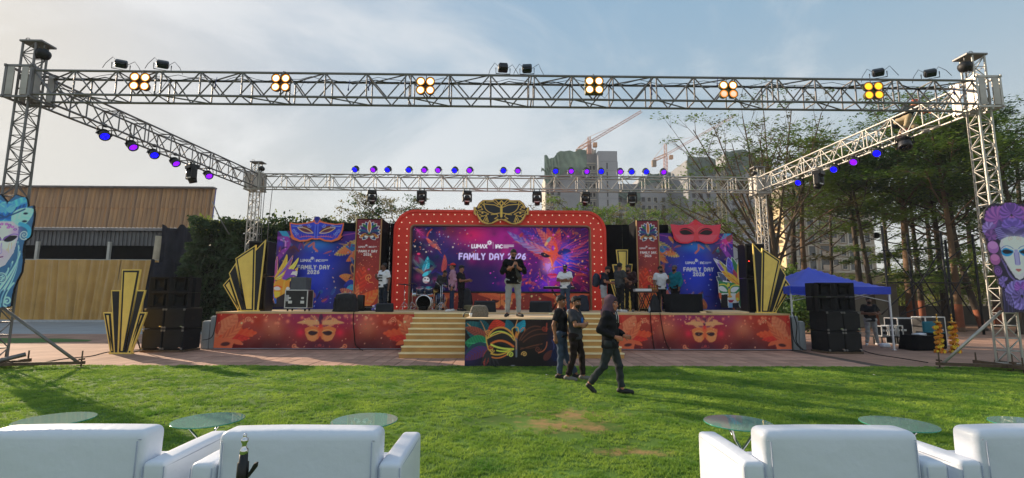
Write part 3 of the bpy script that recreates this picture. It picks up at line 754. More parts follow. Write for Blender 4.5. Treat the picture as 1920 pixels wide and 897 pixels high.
TR=[(1520,31,13.6,1,4.6,.27,0,'tan barked tree with a wide fork rising behind the gold fan panel',dict(bark=M_BARK_L,bare=.12,fork=.36,limbs=11,rise=.75,leaf2=M_LEAF_O)),(1612,33,14.2,2,4.4,.30,1.6,'dark trunked tree behind the blue tent peak',dict(fork=.45,leaf2=M_LEAF_O)),(1640,29,12.0,3,3.2,.2,1.3,'slim leaning tree beside the right slope of the tent',dict(lean=(-1.6,0),fork=.5,limbs=8)),(1708,30,15.2,4,4.8,.38,1.7,'stout straight tree with an ochre painted foot right of the tent',dict(low=5,fork=.42,bark=M_BARK_L)),(1727,33,14.0,5,4.0,.24,1.7,'thinner ochre footed tree just behind the stout one',dict(low=3)),(1770,29,14.6,6,4.6,.26,0,'dark trunk tree behind the flower wrapped lamps',dict(low=5,leaf=M_LEAF_D,leaf2=M_LEAF_M)),(1795,26.5,14.0,7,4.2,.23,1.5,'ochre footed tree leaning beside the flower wrapped lamps',dict(lean=(-.7,0),low=3,bark=M_BARK_L)),(1838,27.5,14.4,8,4.6,.22,1.2,'crooked tree with an ochre foot near the right tower brace',dict(lean=(-.4,.3),trunk_mid=-.7,low=4)),(1868,31,15.5,9,5.0,.3,1.3,'tree behind the right truss tower',dict(low=3,leaf=M_LEAF_D,leaf2=M_LEAF_M)),(1560,38,13.4,10,4.2,.2,0,'thin bent tree behind the tent with bare lower twigs',dict(lean=(1.0,0),bare=.25,fork=.36,leaf2=M_LEAF_O)),(1672,40,16.0,11,5.2,.28,0,'tall tree further back between two painted trunks',dict(fork=.4)),(1755,42,17.5,12,5.6,.3,0,'tallest tree at the back of the grove',dict(fork=.38,nleaf=19000)),(1835,40,17.2,13,5.6,.3,0,'back row tree behind the purple mask panel',dict(fork=.36,nleaf=19000)),(1940,33,16.5,14,5.4,.3,0,'rightmost tree of the grove beyond the right tower',dict(fork=.3,nleaf=19000)),(1905,24.5,12.6,15,3.9,.2,0,'tree just right of the purple mask panel',dict(fork=.45,low=4)),]
for(px,Y,h,seed,sp,tr,oc,lab,kw)in TR:
 k=dict(leaf=M_LEAF_M,leaf2=M_LEAF_D);k.update(kw);k['low']=k.get('low',0)+4;tr*=.78
 tree('feathery_tree',lab,(TX(px,Y),Y,0),h,seed,sp,tr,ochre=oc,**k)
def limb_ends(base_px,Y,tips):bx_=TX(base_px,Y);return[tuple(AY(px,py,Y+dy)-Vector((bx_,Y,0)))for px,py,dy in tips]
tree('sparse_tree','sparse tree whose long limbs sweep left over the red mask and the sky',(TX(1462,29),29,0),12.0,61,2.6,.26,(-.8,0),M_LEAF_M,M_LEAF_O,M_BARK,2200,.30,6,.9,3,0,.20,.4,pad_r=.8,ends=limb_ends(1462,29,[(1276,264,0),(1300,244,-1),(1338,238,1),(1392,218,0),(1432,210,1.5),(1484,206,-.5),(1352,300,2),(1296,345,-1),(1262,382,1),(1540,212,0),(1425,262,-2),(1330,410,-1.5)]))
tree('sparse_tree','sparse tree with long bare limbs reaching left over the red mask',(TX(1462,30),30,0),12.6,31,6.4,.26,(-2.4,0),M_LEAF_M,M_LEAF_D,M_BARK,5200,.30,14,.85,5,0,.22,.45,pad_r=.85)
tree('sparse_tree','sparse tree with bare twigs above the right end of the back truss',(TX(1490,36),36,0),15.4,33,6.2,.28,(1.2,0),M_LEAF_M,M_LEAF_D,M_BARK,4600,.34,15,1.0,5,0,.22,.5,pad_r=.85)
tree('pale_tree','pale dry leaved tree showing over the red frame, left of the gold emblem',(TX(735,30),30,0),AY(735,374,30).z+.2,41,4.4,.2,(0,0),M_LEAF_P,M_LEAF_D,M_BARK,7600,.45,15,.38,5,0,.17,0.0,'trees behind the stage',.75,0,.2)
tree('pale_tree','pale dry leaved tree left part behind the pillar banner',(TX(668,31),31,0),AY(668,388,31).z,42,3.0,.16,(0,0),M_LEAF_P,M_LEAF_D,M_BARK,3800,.45,12,.35,4,0,.17,.1,'trees behind the stage',.7,0,.2)
tree('bare_tree','leafless twiggy tree just right of the gold emblem',(TX(1012,30),30,0),AY(1010,375,30).z+.4,43,2.6,.12,(0,0),M_LEAF_P,None,M_BARK,900,.45,14,.7,4,0,.13,.55,'trees behind the stage',.5,0,.2)
for k,(px,Y,top,sp,lab)in enumerate(((1085,38,366,4.6,'olive tree in front of the grey tower block, over the red frame'),(1150,36,385,4.0,'olive brown tree over the right shoulder of the red frame'),(1215,40,372,4.2,'olive tree behind the right pillar banner'),(1330,44,385,5.2,'brownish thin tree behind the red mask'),(1260,34,395,3.4,'low twiggy tree between pillar banner and red mask'))):
 tree('olive_tree',lab,(TX(px,Y),Y,0),AY(px,top,Y).z,51+k,sp,.18,(0,0),M_LEAF_M if k!=3 else M_LEAF_P,M_LEAF_P if k!=4 else M_LEAF_D,M_BARK,6200 if k<3 else 3600,.42,13,.45,4,0,.2,.1 if k<3 else .35,'trees behind the stage',.9,0,.3)
def bush(label,px,Y,wpx,top,seed,leaf=M_LEAF_D,n=4500,bottom=0.0):
 c=TX(px,Y);hx=wpx/2*Y/900;zt=AY(px,top,Y).z;t=thing('bush',label,'bush',(c,Y,bottom),0,'bushes on the right');rs=np.random.RandomState(seed)
 cl=rs.normal(0,1,(26,3));cl/=np.linalg.norm(cl,axis=1,keepdims=True);cl*=rs.uniform(.3,.85,(26,1));zc=(zt-bottom)/2
 P=np.repeat(cl,n//26,0)+rs.normal(0,.17,(n//26*26,3));P*=np.array([hx,hx*.8,zc]);P[:,2]=np.maximum(P[:,2]+zc,.03)
 link('foliage',leaf_mesh('foliage',P,.19,leaf,seed,.15,.55,M_LEAF_M if leaf is M_LEAF_D else None),t)
 mb=MB()
 for k in range(14):mb.tube([(0,0,0),cl[k]*np.array([hx,hx*.8,zc])*.5+np.array([0,0,zc*.7]),cl[k]*np.array([hx,hx*.8,zc])+np.array([0,0,zc])],[.05,.03,.01],5,cap=False)
 mb.build('stems',M_BARK,t,fixn=False)
bush('dark bush behind the gold fan panel, left of the tent',1493,27,75,492,1)
bush('dark bush low behind the tall speaker stack',1500,25,110,545,2)
bush('thin leafy bush behind the black scaffold frame',1690,36,90,492,3,M_LEAF_Y,2200)
bush('yellow green bush against the compound wall',1770,39,120,470,4,M_LEAF_Y,2600)
bush('loose yellow green bush left of the purple mask',1835,37,90,455,5,M_LEAF_Y,2400)
bush('dark undergrowth bush at the foot of the painted trunks',1660,38,120,556,6,M_LEAF_D,2600)
# ------------------------------------------------------------------ walls on the right
M_WALL=mat('old_plaster_wall',(176,160,132),.9,0,.22,.5,.3,8)
M_WALLD=mat('dark_plaster',(72,66,58),.95,0,.3,.6,.3,8)  # one darker plaster tone for the low wall
def wall(name,label,x0,x1,Y,h,mt,t=.25,cope=.08,n=0):
 o=thing(name,label,'wall',((x0+x1)/2,Y,0))
 bx('wall_face',o,mt,(0,0,h/2),(x1-x0,t,h));bx('coping',o,mt,(0,0,h+cope/2+.002),(x1-x0+.1,t+.12,cope))
 for i in range(n):
  bx('pier',o,mt,(-(x1-x0)/2+(x1-x0)*(i+.5)/n,-t/2-.06,h/2+.05),(.35,.12,h+.1))
 return o
wall('compound_wall','sunlit buff plaster compound wall behind the grove',20,62,48,4.4,M_WALL,n=9)
wall('low_wall','dark low planter wall along the back of the yard',13.5,60,34.5,1.25,M_WALLD,.4)
wall('stage_yard_wall','grey plaster wall seen under the tent',AY(1535,560,31).x,AY(1680,560,31).x,31,AY(1600,535,31).z,mat('grey_plaster',(134,128,116),.9,0,.15,.6,.2))
# ------------------------------------------------------------------ far buildings
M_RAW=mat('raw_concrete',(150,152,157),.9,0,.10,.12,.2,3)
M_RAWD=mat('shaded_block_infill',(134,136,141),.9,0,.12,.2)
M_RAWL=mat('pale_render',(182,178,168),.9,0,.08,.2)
M_OPEN=mat('shaded_window_panel',(34,34,38),.5,0,.25,.3)  # dark panel colour that stands for the shade inside open windows
M_NET=mat('green_safety_net',(100,120,110),.95,0,.2,.35,.4,2,spec=.1,trans=.15)
M_NETD=mat('dark_safety_net',(92,108,102),.95,0,.2,.3,.4,2,spec=.1,trans=.15)
M_CREAM=mat('cream_render',(214,192,152),.85,0,.08,.3)
M_BAND=mat('shaded_render',(164,152,138),.85,0,.08,.3)
M_GLASS=mat('dark_window',(50,54,60),.15,0,.2,.5,spec=.6)
WIN={}
def win(parent,x,z,w,h,y,fm=M_RAWL,gm=M_OPEN,d=.25,name='window'):
 """a window: a frame ring standing proud of the wall with a dark panel inside in place of a shaded opening"""
 key=(round(w,2),round(h,2),fm.name,gm.name,d)
 if key not in WIN:
  mb=MB();f=min(w,h)*.14
  for c,s in(((-w/2-f/2,-d/2,0),(f,d,h+2*f)),((w/2+f/2,-d/2,0),(f,d,h+2*f)),((0,-d/2,h/2+f/2),(w,d,f)),((0,-d/2-.06,-h/2-f/2),(w,d+.12,f))):mb.box(c,s)
  mb.box((0,-.012,0),(w,.02,h),None,1)
  WIN[key]=mb.mesh(name,[fm,gm])
 o=link(name,WIN[key],parent);o.location=(x,y,z);return o
def netting(name,parent,x0,x1,z0,z1,y,mt,seed,amp=.3,rag=1.0):
 r=random.Random(seed);nx,nz=30,14;vs=[];fs=[];p=[r.uniform(0,6)for _ in range(6)]
 for i in range(nx+1):
  for j in range(nz+1):
   u,v=i/nx,j/nz
   top=rag*.55*(.5*math.sin(9*u+p[0])+.25*math.sin(19*u+p[1])+.7*math.sin(4*u+p[4]))*v**3
   bot=rag*.8*math.sin(7*u+p[5])*(1-v)**3
   vs.append((x0+(x1-x0)*u,y-abs(.4*amp*(math.sin(15*u+3*v+p[2])+.5*math.sin(9*v+6*u+p[3])))-.1,z0+(z1-z0)*v+top+bot))
 for i in range(nx):
  for j in range(nz):a=i*(nz+1)+j;fs.append((a,a+nz+1,a+nz+2,a+1))
 me=bpy.data.meshes.new(name);me.from_pydata(vs,[],fs);me.materials.append(mt);me.polygons.foreach_set('use_smooth',[True]*len(fs));return link(name,me,parent)
def tower_a():
 Y=150.0;X=lambda px:AY(px,400,Y).x;Z=lambda py,px=1090:AY(px,py,Y).z
 x0=X(1022);t=thing('tower_block','unfinished grey tower block with green safety net, left of the cranes','building',(X(1093),Y,0),0,'tower blocks under construction');ox=X(1093)
 def blk(nm,a,b,top,dy,mt,dep=14):return bx(nm,t,mt,((X(a)+X(b))/2-ox,dy+dep/2,Z(top,a)/2),(X(b)-X(a),dep,Z(top,a)))
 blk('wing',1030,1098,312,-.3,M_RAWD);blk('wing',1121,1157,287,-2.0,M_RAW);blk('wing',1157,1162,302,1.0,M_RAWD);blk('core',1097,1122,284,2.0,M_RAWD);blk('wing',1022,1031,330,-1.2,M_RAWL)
 f=3.0;z=2.0
 while z<Z(300):
  bx('floor_slab',t,M_RAWL,((X(1097)+X(1122))/2-ox,1.9,z+1.9),(X(1122)-X(1097),.5,.35))
  for px in(1102,1110.5,1117):
   win(t,X(px)-ox,z+.4,.75,1.5,1.98)
  if z<Z(340):
   win(t,X(1026.5)-ox,z+.4,.8,1.5,-1.22)
   for px in(1036,1048):win(t,X(px)-ox,z+.3,.9,1.3,-.32,M_RAWD)
  if z<Z(298,1140):
   win(t,X(1137.5)-ox,z,.35,2.0,-2.02,M_RAWD,M_OPEN,.1);bx('joint_line',t,M_RAWD,((X(1121)+X(1157))/2-ox,-2.03,z+1.5),(X(1157)-X(1121)-.4,.05,.08))
  z+=f
 netting('safety_net',t,X(1020)-ox,X(1048)-ox,Z(345),Z(297),-1.9,M_NET,1,.8,1.3);netting('safety_net',t,X(1043)-ox,X(1100)-ox,Z(326),Z(287),-1.2,M_NET,2,.7,1.2);netting('safety_net',t,X(1014)-ox,X(1032)-ox,Z(331),Z(319),-2.6,M_NET,3,.9,1.4)
 tb('mast',t,M_RAWD,[(X(1123)-ox,3,Z(286)),(X(1123)-ox,3,Z(270))],.12,5)
 for k in range(5):bx('parapet_stub',t,M_RAWL,(X(1100+k*5)-ox,2.2,Z(283)+.4),(.7,.8,1.0+(k%2)*.8))
tower_a()
def tower_b():
 Y=165.0;X=lambda px:AY(px,400,Y).x;Z=lambda py,px=1230:AY(px,py,Y).z;ox=X(1230)
 t=thing('tower_block','lower grey block with square windows behind the right pillar banner','building',(ox,Y,0),0,'tower blocks under construction')
 def blk(nm,a,b,top,dy,mt,dep=16):return bx(nm,t,mt,((X(a)+X(b))/2-ox,dy+dep/2,Z(top,a)/2),(X(b)-X(a),dep,Z(top,a)))
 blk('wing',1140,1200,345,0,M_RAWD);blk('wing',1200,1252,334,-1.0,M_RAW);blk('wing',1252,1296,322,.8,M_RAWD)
 for r_,py in enumerate((376,391,406,421,436)):
  for c_,px in enumerate((1150,1163,1205,1216,1228,1243,1262,1277)):
   win(t,X(px)-ox,Z(py),1.15,1.5,0 if px<1200 else(-1.02 if px<1252 else .78),M_RAWL if px in(1150,1216,1228)else M_RAWD)
  for a_,b_,dy in((1140,1200,-.1),(1200,1252,-1.1),(1252,1296,.7)):bx('floor_slab',t,M_RAWL if r_%2 else M_RAW,((X(a_)+X(b_))/2-ox,dy,Z(py+7.5)),(X(b_)-X(a_),.3,.3))
 netting('safety_net',t,X(1140)-ox,X(1200)-ox,Z(378),Z(360),-1.0,M_NET,5,.9,1.5);netting('safety_net',t,X(1196)-ox,X(1255)-ox,Z(349),Z(335),-1.8,M_NET,6,.6)
 netting('safety_net',t,X(1215)-ox,X(1258)-ox,Z(334),Z(325),-.6,M_NETD,7,.5)
tower_b()
def tower_c():
 Y=150.0;X=lambda px:AY(px,400,Y).x;Z=lambda py,px=1370:AY(px,py,Y).z;ox=X(1370)
 t=thing('tower_block','wide unfinished tower block under dark green netting behind the sparse trees','building',(ox,Y,0),0,'tower blocks under construction')
 def blk(nm,a,b,top,dy,mt,dep=16):return bx(nm,t,mt,((X(a)+X(b))/2-ox,dy+dep/2,Z(top,a)/2),(X(b)-X(a),dep,Z(top,a)))
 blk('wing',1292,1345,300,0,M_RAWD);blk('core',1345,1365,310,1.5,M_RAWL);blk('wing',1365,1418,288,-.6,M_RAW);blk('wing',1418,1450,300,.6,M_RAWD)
 netting('safety_net',t,X(1292)-ox,X(1345)-ox,Z(332),Z(297),-.4,M_NETD,8,.6,.8);netting('safety_net',t,X(1362)-ox,X(1420)-ox,Z(328),Z(286),-1.0,M_NETD,9,.8,1.0);netting('safety_net',t,X(1418)-ox,X(1452)-ox,Z(325),Z(296),0,M_NETD,10,.6,1.0)
 for py in(340,354,368,382,396,410,424):
  for px in(1302,1316,1330,1376,1390,1404,1428,1440):win(t,X(px)-ox,Z(py),1.15,1.4,0 if px<1345 else(-.62 if px<1418 else .58),M_RAWD)
  bx('floor_slab',t,M_RAWL,((X(1345)+X(1365))/2-ox,1.4,Z(py+7)),(X(1365)-X(1345),.5,.3))
 for px in(1347,1355,1363):tb('scaffold_pole',t,M_CREAM,[(X(px)-ox,.4,0),(X(px)-ox,.4,Z(312))],.22,5)
tower_c()
def apartments():
 Y=72.0;X=lambda px:AY(px,480,Y).x;Z=lambda py,px=1550:AY(px,py,Y).z;ox=X(1550)
 t=thing('apartment_block','pale apartment block with balconies behind the tan barked tree','building',(ox,Y,0))
 bx('wall',t,M_BAND,((X(1475)+X(1642))/2-ox,4,Z(352)/2),(X(1642)-X(1475),8,Z(352)));bx('side_wall',t,M_CREAM,(X(1475)-ox-.06,4,Z(385)/2),(.1,8,Z(385)))  # sunlit side in cream, front in grey: sun and shade put into wall colours
 for k,py in enumerate((372,396,421,446,471,496,521,546)):
  for j,(px,w)in enumerate(((1488,.9),(1503,.9),(1523,1.0),(1566,.8),(1582,.7),(1602,1.5),(1628,.8))):
   win(t,X(px)-ox,Z(py),w,1.45 if w<1.4 else 1.7,-.002,M_RAWL,M_GLASS,.15)
  bx('floor_band',t,M_RAWL,((X(1475)+X(1642))/2-ox,-.08,Z(py+14)),(X(1642)-X(1475),.16,.22))
  b=bx('balcony',t,M_RAWL,(X(1548)-ox,-.6,Z(py+12)),(2.4,1.2,.16));bx('parapet',b,M_BAND,(X(1548)-ox,-1.15,Z(py+7)),(2.4,.1,.8))
  d=win(t,X(1548)-ox,Z(py),1.5,1.9,-.002,M_RAWL,M_GLASS,.1,'balcony_door')
  if k>1:
   for yy in(2.0,5.6):b=bx('ledge',t,M_CREAM,(X(1475)-ox-.5,yy,Z(py+4)),(.8,2.2,.22));bx('side_window',t,M_GLASS,(X(1475)-ox-.12,yy,Z(py-4)),(.04,.9,1.3))
 bx('roof_parapet',t,M_RAWL,((X(1475)+X(1642))/2-ox,4,Z(352)+.3),(X(1642)-X(1475)+.4,8.4,.5))
apartments()
def crane(label,Y,mast_px,mast_top,apex,jib_tip,cj_tip,mast_bot):
 M_CR=mat('crane_orange',(198,148,112),.6,.1,.15,.3);M_CRW=mat('crane_red_white',(206,170,158),.6,.1,.2,.3);M_CW=mat('counterweight',(138,120,100),.8)
 P=lambda px,py:AY(px,py,Y);piv=P(mast_px,mast_top);ox=Vector((piv.x,Y,0))
 t=thing('tower_crane',label,'crane',ox,0,'tower cranes over the unfinished blocks')
 def lattice(nm,p0,p1,wd,mt,bays,tri=False):
  p0,p1=p0-ox,p1-ox;d=(p1-p0).normalized();a=d.cross(Vector((0,1,0))).normalized();b=d.cross(a).normalized();mb=MB();L=(p1-p0).length
  cs=[(-1,-1),(1,-1),(1,1),(-1,1)]
  Q=lambda s,k:p0+d*L*k/bays+(a*s[0]+b*s[1])*wd/2
  for s in cs:mb.tube([Q(s,0),Q(s,bays)],wd*.075,4,smooth=False)
  for k in range(bays):
   for i in range(4):
    s1,s2=cs[i],cs[(i+1)%4];mb.tube([Q(s1,k),Q(s2,k+1)]if k%2 else[Q(s2,k),Q(s1,k+1)],wd*.05,3,smooth=False);mb.tube([Q(s1,k),Q(s2,k)],wd*.045,3,smooth=False)
  return mb.build(nm,mt,t,fixn=False)
 lattice('mast',P(mast_px,mast_bot),piv,1.15,M_CRW,16);lattice('jib',piv+Vector((0,0,.6)),P(*jib_tip),.7,M_CRW,26);lattice('counter_jib',piv+Vector((0,0,.6)),P(*cj_tip),1.0,M_CR,6);lattice('apex',piv,P(*apex),.8,M_CR,5)
 c=P(*cj_tip)-ox;bx('counterweight',t,M_CW,c+Vector((0,0,-1.2)),(1.5,1.2,2.4));bx('cab',t,M_CR,piv-ox+Vector((1.6,-1.2,-.6)),(1.3,1.2,1.5),.1)
 tb('tie_rod',t,M_CR,[P(*apex)-ox,P(*cj_tip)-ox+Vector((0,0,.7))],.05,4);tb('tie_rod',t,M_CR,[P(*apex)-ox,(piv.lerp(P(*jib_tip),.45))-ox+Vector((0,0,.9))],.05,4)
crane('orange tower crane with raised jib over the left unfinished block',150,1105,271,(1104.5,257),(1203,209),(1084,281),288)
crane('red and white tower crane rising behind the lower grey block',172,1248,294,(1247.5,270),(1378,217),(1226,301),345)
# ------------------------------------------------------------------ truss rig
def unit_rod(name,mt,n=8):
 mb=MB();mb.tube([(0,0,0),(0,0,1)],1,n);return mb.mesh(name,mt,fixn=False)
ROD_A=unit_rod('chord',ALU,10);ROD_B=unit_rod('brace',ALU,6)
ROD_AD=unit_rod('chord',ALU_SHADE,10);ROD_BD=unit_rod('brace',ALU_SHADE,6)
def box_truss(t,L,wb,hb,bay,rc,rb,chord,brace,sect=3,flange=True):
 """box truss along local +x, centred on the axis; web in V pattern on the upright faces"""
 n=max(1,round(L/bay));bay=L/n
 Y=(-wb/2,wb/2);Z=(-hb/2,hb/2)
 for y in Y:
  for z in Z:link('chord',chord,t,rodmat((0,y,z),(L,y,z),rc))
 R=lambda a,b,r=rb:link('brace',brace,t,rodmat(a,b,r))
 for i in range(n+1):
  x=min(max(i*bay,.03),L-.03);joint=flange and i%sect==0 and 0<i<n
  for y in Y:
   if joint:
    for dx in(-.07,.07):R((x+dx,y,Z[0]),(x+dx,y,Z[1]))
   else:R((x,y,Z[0]),(x,y,Z[1]))
  for z in Z:
   R((x,Y[0],z),(x,Y[1],z))
  if i<n:
   a,b,mdl=x+(.07 if joint else 0),(i+1)*bay,(i+.5)*bay
   for y in Y:R((a,y,Z[1]),(mdl,y,Z[0]));R((mdl,y,Z[0]),(b-.02,y,Z[1]))
   R((a,Y[0],Z[0]),(b-.02,Y[1],Z[0]))if i%2 else R((a,Y[1],Z[1]),(b-.02,Y[0],Z[1]))
XL,XR,YF,YB,ZB=-12.06,12.34,11.8,21.75,6.98
XLB,XRB=-11.46,11.92
TOPF,TOPB=8.08,7.86
def beam(label,p0,p1,r=.030,rb=.019,ch=ROD_AD,br=ROD_BD):
 d=Vector(p1)-Vector(p0);t=thing('truss_beam',label,'truss',p0,math.atan2(d.y,d.x),'beams of the lighting truss')
 box_truss(t,d.length,.5,.62,1.02,r,rb,ch,br);return t
S=.28
bF=beam('long front truss beam carrying the four lens blinder lights',(XL+S,YF,ZB),(XR-S,YF,ZB))
bB=beam('rear truss beam above the stage with blue and purple par lights',(XLB+S,YB,ZB+.02),(XRB-S,YB,ZB+.02),ch=ROD_A,br=ROD_B)
bL=beam('left side truss beam running back to the rear tower, seen against pale sky',(XL,YF+S,ZB),(XLB,YB-S,ZB+.02))
bR=beam('right side truss beam with a man sitting in it',(XR,YF+S,ZB),(XRB,YB-S,ZB+.02),ch=ROD_A,br=ROD_B)
def chain(nm,parent,p0,p1,n,r=.012):
 mb=MB();p0,p1=Vector(p0),Vector(p1);d=p1-p0
 for k in range(n):
  c=p0+d*(k+.5)/n;h=d.normalized()*d.length/n*.62
  mb.tube([c-h,c+h],r,4,smooth=False);a=Vector((r*1.7,0,0))if k%2 else Vector((0,r*1.7,0));mb.tube([c-h*.8+a,c+h*.8+a],r*.7,3,smooth=False);mb.tube([c-h*.8-a,c+h*.8-a],r*.7,3,smooth=False)
 return mb.build(nm,STEEL,parent,fixn=False)
def tower(label,x,y,top,w,bay,ch,br,sgn,front):
 t=thing('truss_tower',label,'truss tower',(x,y,0),0,'upright towers of the lighting truss')
 h=w/2;z0=.16;n=round((top-z0)/bay);bay=(top-z0)/n
 cs=[(-h,-h),(h,-h),(h,h),(-h,h)]
 for c in cs:link('chord',ch,t,rodmat((*c,z0),(*c,top),.026))
 for i in range(n):
  z=z0+i*bay
  for k in range(4):
   a,b=cs[k],cs[(k+1)%4]
   link('brace',br,t,rodmat((*a,z),(*b,z),.012))
   link('brace',br,t,rodmat((*(a if(i+k)%2 else b),z),(*(b if(i+k)%2 else a),z+bay),.012))
 bx('top_plate',t,ALU_SHADE,(sgn*.06,0,top+.03),(w+.24,w+.10,.05),.008)
 tb('lifting_eye',t,STEEL,[(-.12+.05*math.cos(a),-.1,top+.10+.05*math.sin(a))for a in np.linspace(0,6.28,12)],.010,6)
 bx('base_frame',t,RUST,(0,-h-.04,.12),(w+.5,.09,.09));bx('base_frame',t,RUST,(0,h+.04,.12),(w+.5,.09,.09))
 bx('base_frame',t,RUST,(-h-.12,0,.125),(.09,w+.9,.085));bx('base_frame',t,RUST,(h+.12,0,.125),(.09,w+.9,.085))
 for c in((-h-.12,-h-.4),(h+.12,-h-.4),(-h-.12,h+.4),(h+.12,h+.4)):
  j=MB();j.tube([(c[0],c[1],.0),(c[0],c[1],.36)],.018,6);j.box((c[0],c[1],.012),(.16,.16,.024));j.build('screw_jack',RUST,t)
 zc=ZB;b=link('sleeve_block',MB().box((0,0,0),(.001,.001,.001)).mesh('hub',ALU),t);bpy.data.objects.remove(b)
 sw=w+.30;sl=MB()
 for c in((-1,-1),(1,-1),(1,1),(-1,1)):sl.box((c[0]*sw/2,c[1]*sw/2,zc),(.06,.06,.84))
 for z in(zc-.40,zc+.40):
  for s in(-1,1):sl.box((0,s*sw/2,z),(sw+.12,.05,.05));sl.box((s*sw/2,0,z),(.05,sw+.12,.05))
 sleeve=sl.build('sleeve_frame',ALU_SHADE if ch is ROD_AD else ALU,t)
 PM=mat('sleeve_plate',(176,170,164),.55,.35,.25,2.0,.1)
 for s in(-1,1):
  for q in(-.17,.17):bx('plate',sleeve,PM,(q*sw/.6,s*(sw/2+.028),zc),(.16*sw/.6,.012,.72));bx('plate',sleeve,PM,(s*(sw/2+.028),q*sw/.6,zc),(.012,.16*sw/.6,.72))
 return t
tLF=tower('front left truss tower behind the blue mask panel',XL,YF,TOPF,.32,.30,ROD_AD,ROD_BD,1,True)
tRF=tower('front right truss tower behind the purple mask panel',XR,YF,TOPF-.05,.32,.30,ROD_A,ROD_B,-1,True)
tLB=tower('rear left truss tower in front of the ivy hedge',XLB,YB,TOPB,.32,.30,ROD_A,ROD_B,1,False)
tRB=tower('rear right truss tower in front of the sparse trees',XRB,YB,TOPB-.05,.32,.30,ROD_A,ROD_B,-1,False)
def hoist(label,x,y,top,sx,big=1.0):
 t=thing('chain_hoist',label,'hoist',(x+sx*.27,y-.06,top),0,'chain hoists hanging at the tower tops')
 MB().tube([(0,0,.02),(0,0,-.12)],.018,6).build('hook',STEEL,t,fixn=False)
 MB().lathe([(0,-.14),(.10*big,-.12),(.15*big,0),(.13*big,.10),(.05,.15),(0,.15)],14,0,(0,0,-.26),'Y').build('housing',BLACK,t)
 MB().lathe([(0,-.05),(.07,-.04),(.07,.04),(0,.05)],10,0,(-sx*.14,0,-.32),'X').build('hand_wheel',BLACK,t)
 chain('load_chain',t,(0,0,-.36),(0,0,-(top-ZB-.38)),10)
 chain('hand_chain',t,(sx*.05,.05,-.4),(sx*.07,.08,-(top-2.2)),70,.009)
hoist('chain hoist hanging at the top of the front left tower',XL,YF,TOPF,1);hoist('chain hoist hanging at the top of the front right tower',XR,YF,TOPF-.05,-1)
hoist('small chain hoist at the top of the rear left tower',XLB,YB,TOPB,1,.8);hoist('small chain hoist at the top of the rear right tower',XRB,YB,TOPB-.05,-1,.8)
def outrigger(label,base,foot,top,mt,parentside):
 t=thing('brace_strut',label,'brace',base,0,'raking braces of the front towers');o=Vector(base)
 tb('strut',t,mt,[Vector(top)-o,Vector(foot)+Vector((0,0,.12))-o],.034,10)
 b,f=Vector((base[0],base[1],.12)),Vector((foot[0],foot[1],.12));d=(f-b);e=f+d.normalized()*.12
 MB().box((b+e)/2-o,((e-b).length,.09,.07),(0,0,math.atan2(d.y,d.x))).build('rail',RUST,t)
 for q in(f+d.normalized()*.06,b.lerp(f,.12)):
  j=MB();j.tube([Vector((q.x,q.y,0))-o,Vector((q.x,q.y,.40))-o],.016,6);j.box(Vector((q.x,q.y,.2))-o,(.05,.13,.04));j.box(Vector((q.x,q.y,.012))-o,(.15,.15,.024));j.build('screw_jack',RUST,t)
f=G(146,690);outrigger('raking brace of the left tower with a rusty rail on the grass',(XL,YF-.3,0),(f.x,f.y,0),(XL+.26,YF-.2,1.42),STEEL,1)
f=G(1768,692);outrigger('pale raking brace of the right tower standing at the grass edge',(XR,YF-.3,0),(f.x,f.y,0),(XR-.26,YF-.2,1.42),ALU,-1)
p=G(20,697);q=G(62,690)
MB().tube([(0,0,0),(.62,.5,.22)],.05,4).build('loose_channel',ALU_SHADE,None)
o=bpy.data.objects['loose_channel'];o.location=(XL+.05,YF-.42,.1);tag(o,'loose metal channel leaning on the foot of the left tower','metal channel')
